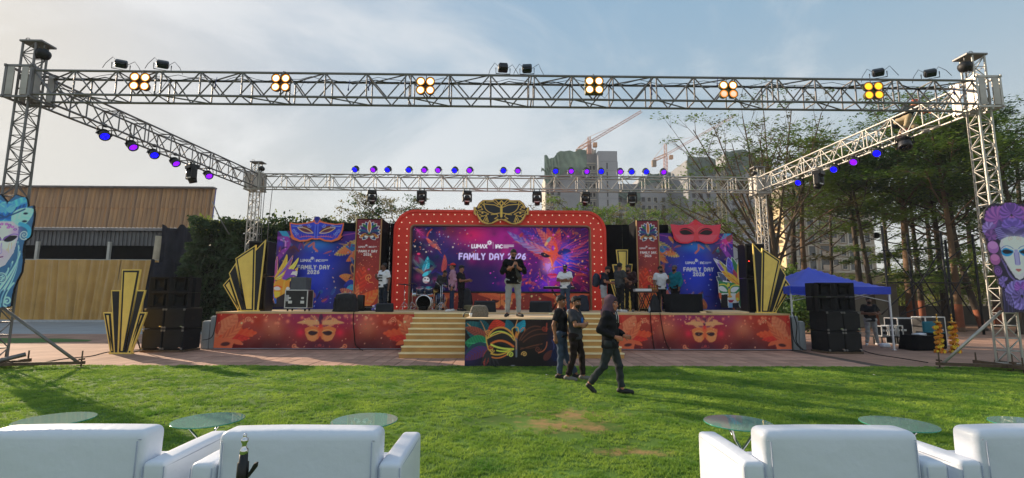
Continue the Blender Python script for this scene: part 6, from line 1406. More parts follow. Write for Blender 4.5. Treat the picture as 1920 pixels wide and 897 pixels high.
fan('large gold and black fan panel standing on the paving by the left speakers',[([(50,540),(112,540),(134,832),(100,832)],1),([(108,385),(175,385),(160,832),(128,832)],0),([(285,385),(347,385),(226,832),(196,832)],0),([(305,540),(357,540),(246,832),(220,832)],1),([(183,240),(314,240),(206,832),(154,832)],1)],(180,440,3.7375),g.y,0.0,.035,.055)
fan('gold and black fan panel at the left end of the stage',[([(890,345),(942,288),(1024,529),(998,529)],1),([(933,262),(982,188),(1056,529),(1018,529)],0),([(1106,112),(1190,26),(1134,529),(1100,529)],0),([(978,158),(1122,63),(1110,529),(1042,529)],1)],(180,440,3.7375),16.85,DZ,.035,.05)
fan('gold and black fan panel at the right end of the stage',[([(50,238),(134,325),(128,827),(90,827)],0),([(274,425),(328,510),(218,827),(176,827)],0),([(322,533),(377,610),(242,827),(208,827)],1),([(127,280),(280,385),(184,827),(116,827)],1)],(1400,400,4.484),16.85,DZ,.035,.05)
fan('small gold and black fan panel behind the musicians, right of the arch',[([(396,310),(480,310),(560,745),(528,745)],1),([(434,98),(520,98),(600,745),(550,745)],0),([(668,92),(718,92),(660,745),(620,745)],0),([(715,310),(770,310),(690,745),(650,745)],1),([(486,-110),(652,-110),(640,745),(580,745)],1)],(1090,480,7.475),20.2,DZ,.04,.05)
def column(label,px0,px1,pyt,Y,split):
 x0,x1,_,zt=world_rect(px0,pyt,px1,580,Y);t=thing('speaker_column',label,'speaker',((x0+x1)/2,Y,DZ),0,'black speaker columns at the stage ends');W=x1-x0;H=zt-DZ
 for a,b in((0,H*split-.01),(H*split+.01,H)):
  c=bx('cabinet',t,BLACKP,(0,.3,(a+b)/2),(W,.6,b-a),.02);g_=bx('grille',c,BLACKC,(0,-.012,(a+b)/2),(W*.86,.02,(b-a)*.9))
 return t,W,H
column('tall black speaker column behind the left stage fan',462,500,452,17.3,.5)
t,W,H=column('tall black speaker column with a red light behind the right stage fan',1400,1437,457,17.5,.5)
MB().ell((-W*.36,-.03,H*.74),(.02,.015,.02),8,6).build('indicator',mat('red_led',(255,50,40),.4,emit=3.0),t)
# ---- tall face panels hung on the front towers
def hang_panel(name,label,px0,py0,px1,py1,Y,zv,mir,draw):
 t,_=cutout(name,label,'mask panel',px0,py0,px1,py1,Y,zv,draw,.012,.05,'painted faces hung on the front towers',mir)
 return t
def d_bface(A):
 c=2;B1,B2,B3,DK=(60,130,190),(130,186,214),(34,70,120),(26,40,66)
 o=[(c,100),(20,80),(60,38),(120,60),(155,100),(160,130),(200,120),(215,180),(218,230),(208,330),(190,370),(170,385),(165,450),(180,540),(178,610),(150,680),(135,740),(130,860),(c,865)]
 A.poly(o,DK);A.poly([(x+(70-x)*.04,y+(450-y)*.012)for x,y in o],(54,96,140))
 A.feather((c,240),(130,60),80,B1,(90,180,224),.1,4,.8);A.feather((c,220),(150,110),40,(40,110,200),B3,.1,4);A.feather((60,250),(205,150),66,(130,190,200),(160,206,200),.0,4,.7);A.ell((150,182),18,9,DK);A.ell((150,240),20,9,DK);A.feather((c,140),(70,120),44,(110,180,230),B1,.1);A.stroke(Art.bez((c,210),(60,190),(140,150)),12,B3);A.stroke(Art.bez((120,260),(220,280),(190,350)),30,(60,150,190));A.spiral((160,340),34,1.6,10,(190,226,236),1.0);A.spiral((160,340),30,1.5,4,B3,1.3)
 A.poly([(c,240),(60,240),(110,280),(118,360),(100,470),(50,560),(c,585)],(186,176,226));A.poly([(c,260),(60,260),(100,300),(100,400),(60,460),(c,440)],(206,198,236),.8);A.glow((90,320),40,(170,110,190),.6);A.glow((30,480),40,(190,160,226),.6)
 A.feather((10,372),(112,350),24,(26,24,34),None,.12);A.stroke(Art.bez((8,380),(60,320),(116,340)),8,(130,90,170));A.stroke([(60,400),(56,440),(64,470)],6,(206,170,130));A.stroke([(76,400),(80,440)],5,(206,160,120));A.ell((50,450),9,12,(214,170,110),0,.7);A.stroke([(c,505),(24,500)],9,(120,40,90));A.stroke([(c,400),(12,470),(4,478)],5,(150,130,200))
 for k,p in enumerate(((20,262),(44,270),(66,282),(88,300),(36,286))):A.ell(p,14,10,[(170,90,170),(120,70,150)][k%2]);A.ell(p,6,5,(206,130,200))
 for k in range(7):A.stroke(Art.bez((120+k*5,390+k*14),(170-k*5,560),(90-k*12,740)),13,[(140,186,206),(60,104,146),(170,206,220)][k%3],taper=(.5,1))
 for k in range(5):A.stroke(Art.bez((110-k*8,520+k*16),(80,640),(c,640+k*16)),11,[(50,90,130),(150,190,210),(80,130,170)][k%3])
 A.spiral((36,660),48,1.5,16,(160,200,216),2.4);A.spiral((36,660),44,1.4,6,B3,2.8);A.spiral((100,820),38,1.5,12,(150,190,210),1.6);A.stroke(Art.bez((130,690),(70,760),(80,830)),14,(150,190,210))
 for k in range(6):A.stroke(Art.bez((90-14*k,740),(60-14*k,800),(70-12*k,862)),8,[(40,76,116),(120,166,190)][k%2])
pc=AY(0,470,YF-.42)
hang_panel('face_panel','tall blue painted mask face with swirling hair hung on the left tower',-54,363,57,578,YF-.42,(-214,35,222,868),2,d_bface)
def d_pface(A):
 c=268;o=[(c,55),(200,58),(150,50),(100,75),(70,110),(60,165),(34,175),(40,250),(52,340),(62,430),(85,500),(92,580),(115,640),(130,690),(118,760),(120,860),(c,862)]
 DK=(36,28,52);A.poly(o,DK)
 A.feather((c,310),(110,190),70,(86,66,130),(60,46,96),.1,4,.8);A.poly([(130,250),(c,210),(c,330),(150,330)],(84,70,130));
 for k in range(6):A.stroke(Art.bez((130,250+k*14),(200,220+k*14),(c,240+k*12)),5,(130,110,180))
 def shell(p,r,a0,a1,col,col2,n):
  for k in range(n):
   an=a0+(a1-a0)*k/(n-1);A.feather(p,(p[0]+r*math.cos(an),p[1]+r*math.sin(an)),r*.20,col if k%2 else col2,None,0,4,1.5)
 shell((165,175),105,2.3,6.4,(150,84,160),(110,60,140),15);shell((c,130),90,2.6,5.0,(130,80,170),(90,56,130),11);shell((250,230),70,3.0,5.6,(120,90,180),(90,66,150),9);A.feather((c,300),(170,240),20,(70,56,110))
 shell((90,250),60,2.4,5.6,(150,120,190),(110,80,150),9);A.ell((95,290),40,40,(96,60,120));shell((95,300),46,0,6.28,(120,70,140),(84,50,110),10)
 A.ell((100,385),42,46,(150,90,160));A.ell((100,370),36,28,(176,116,180));A.ell((104,475),38,40,(150,80,140));A.ell((104,462),30,24,(176,104,160));A.ell((115,560),30,40,(84,50,110));A.spiral((115,560),28,1.6,6,(120,76,150))
 A.poly([(150,370),(165,330),(210,308),(c,300),(c,625),(240,610),(200,540),(165,460)],(186,178,226));A.poly([(180,340),(c,315),(c,590),(225,560),(185,470)],(206,204,240),.85);A.glow((230,340),36,(226,220,246),.7);A.glow((185,440),30,(214,170,206),.5)
 A.feather((160,410),(248,410),32,(28,130,190),None,.25);A.feather((166,416),(244,420),17,(18,20,34));A.stroke(Art.bez((155,400),(200,350),(248,395)),5,(40,90,150));A.poly([(256,400),(c,400),(c,520),(250,515),(246,500)],(120,104,180),.7);A.stroke([(250,420),(252,510)],5,(90,76,150));A.poly([(246,546),(c,542),(c,566),(255,562)],(176,100,100));A.stroke([(244,552),(c,553)],3,(110,60,80));A.spiral((240,320),20,1.3,4,(190,150,120),2.0)
 for k in range(7):A.stroke(Art.bez((150+k*5,470+k*8),(180,560+k*10),(240+k*4,640)),6,[(110,90,150),(70,56,110)][k%2])
 shell((150,640),44,1.6,5.4,(120,96,170),(86,66,130),10);shell((250,735),110,1.5,5.2,(136,116,190),(96,80,150),21);shell((255,740),60,1.5,5.2,(70,56,110),(110,90,160),11);shell((c,680),50,2.6,4.2,(150,90,180),(110,60,150),7)
 for k in range(6):A.stroke(Art.bez((130+k*10,700+k*6),(140+k*12,780),(128+k*14,858)),7,[(66,56,96),(44,36,66)][k%2])
hang_panel('face_panel','tall purple painted mask face with shell headdress hung on the right tower',1847.5,380,1967,587,YF-.42,(33,48,506,864),268,d_pface)
# ------------------------------------------------------------------ speaker stacks
M_CABF=mat('speaker_face',(21,22,25),.6,0,.5,3,.2,60,spec=.25);M_CAB=mat('speaker_cabinet',(26,27,31),.7,0,.22,4,.2,60,spec=.15)
def top_cab(label,x,y,z,w,h,d,group):
 t=thing('horn_speaker',label,'speaker',(x,y,z),0,group);f=.03
 mb=MB();O=[(-w/2,h*0),(w/2,0),(w/2,h),(-w/2,h)]
 bx('cabinet',t,M_CAB,(0,d/2+.16,h/2),(w,d-.32,h),.008)
 for c,s in(((-w/2+f/2,.08,h/2),(f,.16,h)),((w/2-f/2,.08,h/2),(f,.16,h)),((0,.08,f/2),(w-2*f,.16,f)),((0,.08,h-f/2),(w-2*f,.16,f))):bx('rim',t,M_CAB,c,s)
 W2,H2=w/2-f,h/2-f
 a=[(-W2,.01,h/2-H2),(W2,.01,h/2-H2),(W2,.01,h/2+H2),(-W2,.01,h/2+H2)];b=[(-W2*.35,.155,h/2-H2*.4),(W2*.35,.155,h/2-H2*.4),(W2*.35,.155,h/2+H2*.4),(-W2*.35,.155,h/2+H2*.4)]
 MB().add(a+b,[(0,1,5,4),(1,2,6,5),(2,3,7,6),(3,0,4,7),(4,5,6,7)]).build('horn',M_CABF,t)
 for s in(-1,1):bx('fin',t,M_CABF,(s*W2*.55,.07,h/2),(.015,.13,H2*1.7))
def sub_cab(label,x,y,z,w,h,d,group):
 t=thing('sub_speaker',label,'speaker',(x,y,z),0,group)
 bx('cabinet',t,M_CAB,(0,d/2,h/2),(w,d,h),.012);bx('grille',t,M_CABF,(0,-.008,h/2),(w*.92,.02,h*.88),.006)
 for s in(-1,1):
  for q in(.04,h-.04):bx('corner_guard',t,STEEL,(s*(w/2-.035),-.012,q),(.06,.03,.06),.008)
 bx('badge',t,CHROME,(w*.36,-.021,h*.12),(.07,.006,.025))
 for s in(-1,1):bx('handle',t,RUBBER,(s*w/2+s*.004,d*.45,h*.5),(.012,.2,.09),.004);bx('caster',t,RUBBER,(s*w*.36,d*.8,-.001),(.06,.06,.02))
def stack(side,px0,px1,pyb,pymid,tx0,tx1,pyt,dpt,tag_):
 g=G((px0+px1)/2,pyb);Y=g.y;x0,x1=AY(px0,600,Y).x,AY(px1,600,Y).x;zm=AY((px0+px1)/2,pymid,Y).z;a0,a1=AY(tx0,560,Y+.1).x,AY(tx1,560,Y+.1).x;zt=AY((tx0+tx1)/2,pyt,Y+.1).z
 grp='speaker stack %s'%tag_;b=.06
 bx('pallet',None,RUST,((x0+x1)/2,Y+dpt/2,b/2),(x1-x0+.06,dpt,b),.01);o=COL.objects[-1]if False else bpy.data.objects[[k for k in bpy.data.objects.keys()if k.startswith('pallet')][-1]]
 tag(o,'dark pallet under the speaker stack %s'%tag_,'pallet')
 w=(x1-x0)/2
 for j in range(2):
  for i in range(2):sub_cab('%s sub cabinet in the %s column of the stack %s'%(('lower','upper')[j],('left','right')[i],tag_),x0+(i+.5)*w,Y,b+.01+j*(zm-b)/2,w-.012,(zm-b)/2-.014,dpt,grp)
 w=(a1-a0)/2;hh=(zt-zm)/2
 for j in range(2):
  for i in range(2):top_cab('%s horn speaker in the %s column of the stack %s'%(('lower','upper')[j],('left','right')[i],tag_),a0+(i+.5)*w,Y+.1,zm+.004+j*hh,w-.01,hh-.01,.62,grp)
stack(0,269,347,661,578,277,353,519,.85,'left of the stage');stack(1,1549,1613,664,584,1533,1603,530,.85,'right of the stage')
def ablock(label,pts,Y):
 t=thing('grey_block',label,'block',(AY(pts[0][0],650,Y).x,Y,0),0,'grey blocks at the ends of the stage');M_B=mat('grey_plastic_block',(150,156,160),.6,0,.08,2)
 for(a,b,py)in pts:
  x0,x1=AY(a,640,Y).x,AY(b,640,Y).x;z=AY(a,py,Y).z;o=t.location.x
  bx('body',t,M_B,((x0+x1)/2-o,.4,z/2),(x1-x0-.01,.8,z),.03,None,3);bx('cap',t,WHITEP,((x0+x1)/2-o,.4,z+.012),(x1-x0-.06,.7,.02),.008)
 return t
ablock('pale grey two level block between left speakers and stage',[(376,390.5,603),(391,402,594)],16.3);ablock('pale grey two level block between stage and right speakers',[(1487,1500,594),(1500.5,1512,604)],16.3)
def cable(label,pts,r=.012,group='loose black cables'):
 o=MB().tube(pts,r,6).build('cable',RUBBER,None,fixn=False);tag(o,label,'cable',group)
def smooth(P,n=8):
 P=[Vector(p)for p in P];out_=[]
 for i in range(len(P)-1):
  p0,p1,p2,p3=P[max(i-1,0)],P[i],P[i+1],P[min(i+2,len(P)-1)]
  for k in range(n):
   t=k/n;out_.append(.5*((2*p1)+(-p0+p2)*t+(2*p0-5*p1+4*p2-p3)*t*t+(-p0+3*p1-3*p2+p3)*t**3))
 return out_+[P[-1]]
ys=SY-.10
cable('black cable hanging over the left skirt banner',smooth([AY(664,583,ys),AY(662,600,ys),AY(664,625,ys),AY(667,648,ys),AY(680,657,ys-.3)]),.014)
cable('black cable hanging over the right skirt banner',smooth([AY(1219,583,ys),AY(1220,600,ys),AY(1223,630,ys),AY(1227,655,ys)]),.013);cable('second black cable on the right skirt banner',smooth([AY(1237,584,ys),AY(1242,615,ys),AY(1248,640,ys),AY(1256,657,ys)]),.012)
cable('cable looped over the left grey block',smooth([AY(407,588,16.1),AY(402,620,16.1),AY(395,634,16.1),AY(380,638,16.1)]),.012)
cable('cables drooping over the right grey block',smooth([AY(1486,586,16.1),AY(1494,610,16.1),AY(1493,640,16.1),AY(1505,655,15.9)]),.016);cable('second cable drooping beside the right grey block',smooth([AY(1483,596,16.1),AY(1488,635,16.1),AY(1500,653,15.9),AY(1512,657,15.7)]),.014)
def gcable(label,px):cable(label,smooth([G(a,b,.012)for a,b in px]),.012)
gcable('black cable lying on the paving by the left tower',[(60,684),(120,673),(170,668),(205,660),(262,656)]);gcable('black cable lying on the paving right of the right speakers',[(1612,655),(1640,664),(1690,672),(1740,680)])
# ------------------------------------------------------------------ blue tent and what stands under it
def tent():
 x0,x1=AY(1480,545,16.5).x,AY(1668,545,16.5).x;y0=16.45;y1=y0+3.3;W=(x1-x0)/2;D=(y1-y0)/2;ze=2.14;zp=AY(1530,501,y0+D).z
 t=thing('canopy_tent','blue pop up canopy tent on white legs behind the right speakers','tent',((x0+x1)/2,y0+D,0));MT=mat('blue_polyester',(44,72,214),.5,0,.08,1.2,.25,3,trans=.22,sheen=.2)
 n=24;vs=[];fs=[]
 for i in range(n+1):
  for j in range(n+1):
   u,v=i/n*2-1,j/n*2-1;k=1-max(abs(u),abs(v));rid=1-abs(abs(u)-abs(v))**.5*.0
   z=ze+(zp-ze)*(k**1.28)-.05*math.sin(k*3.14)*(1-min(abs(u),abs(v))/max(max(abs(u),abs(v)),.01))+.006*math.sin(u*19+v*7)
   vs.append((u*W,v*D,z))
 for i in range(n):
  for j in range(n):a=i*(n+1)+j;fs.append((a,a+n+1,a+n+2,a+1))
 me=bpy.data.meshes.new('canopy');me.from_pydata(vs,[],fs);me.materials.append(MT);me.polygons.foreach_set('use_smooth',[True]*len(fs));c=link('canopy',me,t)
 mb=MB()
 for sx,sy,ax in((0,-1,0),(0,1,0),(-1,0,1),(1,0,1)):
  for k in range(12):
   a,b=(k/12*2-1),((k+1)/12*2-1);p=lambda q,z,o:((q*W,sy*(D+.012)+o,z)if ax==0 else(sx*(W+.012)+o,q*D,z));o1,o2=.015*math.sin(a*9),.015*math.sin(b*9)
   mb.add([p(a,ze-.25,o1),p(b,ze-.25,o2),p(b,ze+.004,0),p(a,ze+.004,0)],[(0,1,2,3)])
 mb.build('valance',MT,t,fixn=False)
 ML=mat('white_tent_leg',(222,222,226),.4,.1,.06,4)
 for sx in(-1,1):
  for sy in(-1,1):
   lx=sx*(W-.04);b=MB().box((lx,sy*(D-.04),ze/2),(.045,.045,ze));b.box((lx,sy*(D-.04),.01),(.10,.10,.02));b.build('leg',ML,t)
 for sy in(-1,1):
  for q in(-1,1):MB().tube([(q*(W-.04),sy*(D-.06),ze-.1),(0,sy*(D-.06),ze-.42)],.014,6).tube([(q*(W-.04),sy*(D-.09),ze-.5),(0,sy*(D-.09),ze-.14)],.014,6).build('truss_bar',ML,t,fixn=False)
 for sx in(-1,1):MB().tube([(sx*(W-.06),-D+.05,ze-.1),(sx*(W-.06),0,ze-.42),(sx*(W-.06),D-.05,ze-.1)],.014,6).build('truss_bar',ML,t,fixn=False)
 MB().tube([(0,0,zp-.02),(0,0,ze-.4)],.02,6).build('centre_post',ML,t,fixn=False)
tent()
M_CASE=mat('flight_case_panel',(34,34,38),.5,0,.2,4);M_EDGE=mat('aluminium_edge',(200,202,206),.3,.8,.08,6)
def edged_case(name,label,cat,c,size,rz=0,group=None,lid=False,openf=False):
 t=thing(name,label,cat,c,rz,group);w,d,h=size;e=.035
 if not openf:bx('body',t,M_CASE,(0,0,h/2),(w-.02,d-.02,h-.02))
 else:
  bx('back_panel',t,M_CASE,(0,d/2-.03,h/2),(w-.03,.03,h-.03));bx('floor_panel',t,M_CASE,(0,0,.03),(w-.03,d-.03,.03))
 mb=MB()
 for sx in(-1,1):
  for sy in(-1,1):mb.box((sx*(w-e)/2,sy*(d-e)/2,h/2),(e,e,h-2*e-.002))
  for z in(e/2,h-e/2):mb.box((sx*(w-e)/2,0,z),(e,d,e))
 for sy in(-1,1):
  for z in(e/2,h-e/2):mb.box((0,sy*(d-e)/2,z),(w-2*e-.002,e-.002,e-.002))
 mb.build('edge_frame',M_EDGE,t,.004,1)
 for s in(-.28,.28):bx('latch',t,M_EDGE,(s*w,-d/2-.008,h*.55),(.09,.02,.07),.005)
 return t
g=G(1717,634);edged_case('flight_case','open flight case with silver edges standing under the tent edge','flight case',(AY(1700,620,18.6).x,18.6,0),(1.15,.7,1.02),-.05,'flight cases at the tent',openf=True)
edged_case('flight_case','closed flight case beside the open one, right of the tent leg','flight case',(AY(1742,620,18.2).x,18.2,0),(.8,.6,1.08),.05,'flight cases at the tent')
for k,(px,z,lab)in enumerate(((1652,.32,'left small silver rack on the bench under the tent'),(1666,.34,'middle small silver rack on the bench under the tent'),(1680,.34,'right small silver rack on the bench under the tent'))):
 edged_case('rack_case',lab,'rack case',(AY(px,620,18.5).x,18.5,z),(.26,.4,.40),0,'small racks under the tent',openf=True)
t=thing('bench','low bench under the tent carrying the small silver racks','bench',(AY(1666,620,18.5).x,18.5,0));bx('top',t,BLACK,(0,0,.30),(1.0,.5,.035),.005)
for s in(-1,1):
 for q in(-1,1):bx('leg',t,BLACK,(s*.45,q*.2,.14),(.04,.04,.28))
def draped_table(name,label,cat,c,w,d,h,mt,seed,flare=.06):
 t=thing(name,label,cat,c);r=random.Random(seed);n=48;per=[];
 for k in range(n):
  a=k/n*4;s,f=int(a),a-int(a);per.append([(-w/2+w*f,-d/2),(w/2,-d/2+d*f),(w/2-w*f,d/2),(-w/2,d/2-d*f)][s])
 vs=[];fs=[]
 for j,(z,k)in enumerate(((h,0),(h-.03,.01),(h*.6,.4),(h*.25,.8),(.01,1.0))):
  for i,(x,y)in enumerate(per):
   q=1+flare*k+.02*k*math.sin(i*1.9+seed)+.012*k*math.sin(i*4.1);vs.append((x*q,y*q,z))
 for j in range(4):
  for i in range(n):i2=(i+1)%n;fs.append((j*n+i,(j+1)*n+i,(j+1)*n+i2,j*n+i2))
 fs.append(tuple(range(n)));me=bpy.data.meshes.new('cloth');me.from_pydata(vs,[],fs);me.materials.append(mt);me.polygons.foreach_set('use_smooth',[True]*(len(fs)-1)+[False]);link('cloth',me,t)
 bx('top',t,BLACK,(0,0,h-.03),(w*.97,d*.97,.03))
 for sx in(-1,1):
  for sy in(-1,1):bx('leg',t,BLACK,(sx*w*.42,sy*d*.42,(h-.05)/2),(.03,.03,h-.05))
 return t
g=G(1733,658);draped_table('draped_table','small low table under a black cloth, right of the tent','table',(g.x,g.y+.25,0),.72,.55,.50,BLACKC,3,.14)
o=MB().box((0,0,.02),(.36,.26,.035),(0,.08,.3)).box((.05,.02,.05),(.3,.2,.03),(.05,-.05,.1)).build('paper_tray',mat('white_paper',(214,216,224),.7,0,.06,3),None,.01);o.location=(g.x+.05,g.y+.2,.50);tag(o,'white paper tray lying on the small black table','tray')
g=G(1660,652);o=bx('plastic_bag',None,mat('white_plastic',(222,224,232),.4,0,.05,4),(0,0,.08),(.30,.22,.15),.05,None,3,.85);o.location=(g.x,g.y,0);tag(o,'white plastic bundle lying on the paving near the tent leg','bundle')
g=G(1779,656)
t=thing('draped_chair','chair covered in teal and black cloth between the flower wrapped lamps','chair',(g.x,g.y+.5,0));bx('seat_cover',t,BLACKC,(0,0,.27),(.46,.46,.54),.05,None,3);bx('back_cover',t,mat('teal_cloth',(30,104,120),.8,0,.15,3,.3,9),(0,.2,.68),(.44,.12,.50),.05,None,3);bx('seat_pad',t,mat('teal_cloth'),(0,-.03,.555),(.44,.36,.04),.015)
M_BRASS=mat('brass',(206,158,70),.25,.9,.1,5);M_MARI=mat('marigold',(236,178,24),.8,0,.2,9,sheen=.3,rgb2=(226,120,20));M_MARIY=mat('yellow_marigold',(244,214,50),.8,0,.1,9,sheen=.3)
FLW=[]
def flower_lamp(label,px,py,seed):
 g=G(px,py);t=thing('brass_lamp',label,'lamp',(g.x,g.y,0),0,'flower wrapped brass lamps on the paving')
 MB().lathe([(.14,0),(.14,.03),(.10,.06),(.04,.1),(.03,.2),(.045,.24),(.025,.3),(.025,.92),(.06,.95),(.11,.97),(.11,.99),(.03,1.0),(.02,1.06),(.035,1.09),(.012,1.14),(.012,1.18),(.028,1.20),(.0,1.26)],14).build('stand',M_BRASS,t)
 if not FLW:
  for mt in(M_MARI,M_MARIY):
   mb=MB();rr=random.Random(2)
   for k in range(26):
    a,b=rr.uniform(0,6.28),rr.uniform(-1.3,1.5);d=Vector((math.cos(a)*math.cos(b),math.sin(a)*math.cos(b),math.sin(b)));s=d.cross(Vector((.3,.2,1))).normalized();u=d.cross(s)
    mb.add([d*.012,d*.045+s*.02,d*.054+u*.006,d*.045-s*.02],[(0,1,2,3)])
   mb.ell((0,0,0),(.036,.036,.03),8,5);FLW.append(mb.mesh('marigold',mt,fixn=False))
 r=random.Random(seed)
 for k in range(52):
  a=k*.62;z=.10+k*.0155;o=link('marigold',FLW[(k//6)%2 if r.random()<.85 else 0],t);o.location=(.085*math.cos(a),.085*math.sin(a),z);o.rotation_euler=(r.uniform(-.4,.4),r.uniform(-.4,.4),a);o.scale=[r.uniform(.85,1.2)]*3
 for k in range(9):
  a=k*.7;o=link('marigold',FLW[k%2],t);o.location=(.13*math.cos(a),.13*math.sin(a),.045);o.scale=[1.1]*3
flower_lamp('brass lamp wound with a marigold garland, beside the black table',1763,662,1);flower_lamp('brass lamp wound with a marigold garland, beside the right tower brace',1791,662,2)
def scaffold():
 Y=24.0;t=thing('scaffold_frame','black steel scaffold frame with crossed braces among the trunks','scaffold',(AY(1740,560,Y).x,Y,0));ox=Vector((t.location.x,Y,0));P=lambda px,py,dy=0:AY(px,py,Y+dy)-ox
 M_S=mat('black_scaffold',(26,26,30),.6,.2,.2,5)
 for px,top,dy in((1653,424,0),(1700,440,.9),(1763,436,0),(1772,450,.9),(1823,440,.2)):
  a=P(px,top,dy);MB().tube([(a.x,a.y,0),(a.x,a.y,a.z)],.055,8).build('post',M_S,t,fixn=False)
 for a,b,dy in(((1653,455),(1763,590),-.1),((1763,470),(1690,590),.1),((1700,545),(1800,470),.2),((1700,470),(1763,575),.5),((1763,500),(1823,590),0),((1823,490),(1763,590),.15),((1653,530),(1823,531),-.12),((1653,470),(1763,466),-.05),((1690,590),(1775,560),.3),((1653,590),(1700,545),.2)):
  MB().tube([P(*a,dy),P(*b,dy)],.032,6).build('brace',M_S,t,fixn=False)
 MB().lathe([(.16,-.05),(.16,.05),(.11,.05),(.11,-.05),(.16,-.05)],14,0,P(1643,442),'Y').build('ring_bracket',M_S,t)
scaffold()
# ------------------------------------------------------------------ on the stage
def deck(px,py,z=DZ):return G(px,py,z)
def at_deck(px,Y,z=DZ):p=AY(px,560,Y);return Vector((p.x,Y,z))
def spx(Y):return Y/900.0
def wedge(label,px,Y,w,h,d,rz,z=DZ):
 c=at_deck(px,Y,z);t=thing('stage_monitor',label,'speaker',c,rz,'floor monitors on the stage')
 poly=[(-d/2,0),(d/2,0),(d/2,h*.55),(d*.12,h),(-d*.28,h*.9)]
 MB().prism_axis(poly,-w/2,w/2,'X').build('cabinet',mat('monitor_carpet',(40,40,46),.9,0,.2,8,.3,60),t,.015)
 a,b=Vector((0,d*.12,h)),Vector((0,d/2,h*.55));n=Vector((0,(a.z-b.z),(b.y-a.y))).normalized()
 a2,b2=Vector((0,-d/2,0)),Vector((0,-d*.28,h*.9));n2=Vector((0,-(b2.z-a2.z),(b2.y-a2.y))).normalized()
 ang=math.atan2(n2.z,-n2.y);MB().box((a2+b2)/2+n2*.004,(w*.9,.02,(b2-a2).length*.86),(-(math.pi/2-math.acos(max(-1,min(1,n2.z)))),0,0)).build('grille',M_CABF,t)
 for s in(-1,1):bx('side_handle',t,BLACKP,(s*(w/2+.002),.05,h*.45),(.012,.12,.06),.003)
 return t
wedge('black floor monitor behind the grey bag at the left of the thrust',909,17.2,.72,.40,.55,.25);wedge('floor monitor with a pale side at the right of the thrust',1014,17.0,.74,.40,.55,-.25)
wedge('black floor monitor at the feet of the man in the printed white tee',722,16.85,.56,.30,.45,.1)
c=at_deck(707,16.8);t=thing('cloth_bundle','crumpled violet and white cloth lying by the floor monitor','cloth',c)
rs=np.random.RandomState(3);mb=MB()
for k in range(9):mb.ell((rs.uniform(-.11,.11),rs.uniform(-.1,.1),.04+k*.022),(rs.uniform(.05,.10),rs.uniform(.05,.09),rs.uniform(.03,.06)),9,6,k%2)
mb.build('cloth',[mat('violet_cloth',(96,84,170),.9,0,.2,6,.5,20),mat('white_cloth',(206,206,222),.9,0,.1,6,.5,20)],t)
def soft(name,label,cat,c,size,mt,seed,taper=.85,bump=.03,parts=()):
 t=thing(name,label,cat,c);w,d,h=size;rs=np.random.RandomState(seed);me=bpy.data.meshes.new('body');bm=bmesh.new();bmesh.ops.create_cube(bm,size=1);bmesh.ops.subdivide_edges(bm,edges=bm.edges,cuts=7,use_grid_fill=True)
 for v in bm.verts:
  p=v.co.copy();q=p.normalized()*.62;p=p.lerp(q,.45 if abs(p.z)<.49 or p.z>0 else .15);k=1-(1-taper)*(p.z+.5)
  n=math.sin(p.x*9+seed)*math.sin(p.y*8+seed*2)*math.sin(p.z*10+seed);v.co=Vector((p.x*w*k+n*bump,p.y*d*k+n*bump,max(0,(p.z+.5)*h+n*bump*.6)))
 for f in bm.faces:f.smooth=True
 bm.to_mesh(me);bm.free();me.materials.append(mt);link('body',me,t);return t
M_BAG=mat('black_nylon',(26,26,32),.75,0,.25,5,.4,25)
t=soft('equipment_bag','large ribbed black bag with clear wrap on top, front left of the stage','bag',at_deck(649,16.75),(.80,.55,.62),M_BAG,2,.78,.015);
for k in range(7):bx('rib',t,M_BAG,(-.30+k*.1,-.255,.26),(.03,.03,.42),.01)
mb=MB();rs=np.random.RandomState(8)
for k in range(14):mb.add([(rs.uniform(-.26,.2),rs.uniform(-.16,.16),.5+rs.uniform(0,.16))for _ in range(4)],[(0,1,2,3)])
mb.build('plastic_wrap',mat('clear_wrap',(196,170,176),.15,0,.2,8,alpha=1,spec=.8),t,fixn=False)
t=thing('pole_speaker','small black speaker standing before the left pillar banner','speaker',at_deck(677,18.0));bx('cabinet',t,BLACKP,(0,0,.32),(.24,.26,.54),.05,None,3);bx('foot',t,BLACK,(0,0,.02),(.34,.34,.04),.01)
t=thing('case','long low black case on the deck before the left pillar banner','case',at_deck(690,18.4));bx('body',t,BLACKP,(0,0,.09),(.75,.35,.18),.02);bx('lid_line',t,M_EDGE,(0,-.177,.12),(.7,.006,.012))
t=edged_case('flight_case','black flight case with silver edges and a grey top box, left on the stage','flight case',at_deck(561,17.6,DZ+.10),(.80,.60,.66),.06,'flight cases on the stage')
for sx in(-1,1):
 for sy in(-1,1):MB().lathe([(.045,-.018),(.05,0),(.045,.018)],10,0,(sx*.3,sy*.22,-.05),'X').build('caster',RUBBER,t)
bx('recessed_label',t,mat('case_label',(170,172,178),.6),(-.30,-.306,.36),(.10,.008,.22));
for s in(-.2,.22):bx('butterfly_latch',t,M_EDGE,(s,-.307,.22),(.13,.012,.10),.004)
o=bx('grey_box',None,mat('grey_foam',(84,88,96),.85,0,.1,5,.2,30),(0,0,.22),(.56,.46,.44),.015);o.location=at_deck(563,17.6,DZ+.765);tag(o,'plain dark grey box resting on the flight case','box')
t=soft('grey_bag','grey speckled round bag on the thrust behind the white cup','bag',at_deck(899,13.2,TZ),(.50,.34,.30),mat('speckled_canvas',(112,104,92),.9,0,.35,30,.4,40),5,.8,.02)
t=thing('paper_cup','small white cup at the front edge of the thrust','cup',at_deck(883,12.75,TZ));MB().lathe([(.03,0),(.042,.11),(.038,.11),(.028,.01),(0,.01)],12).build('cup',WHITEP,t)
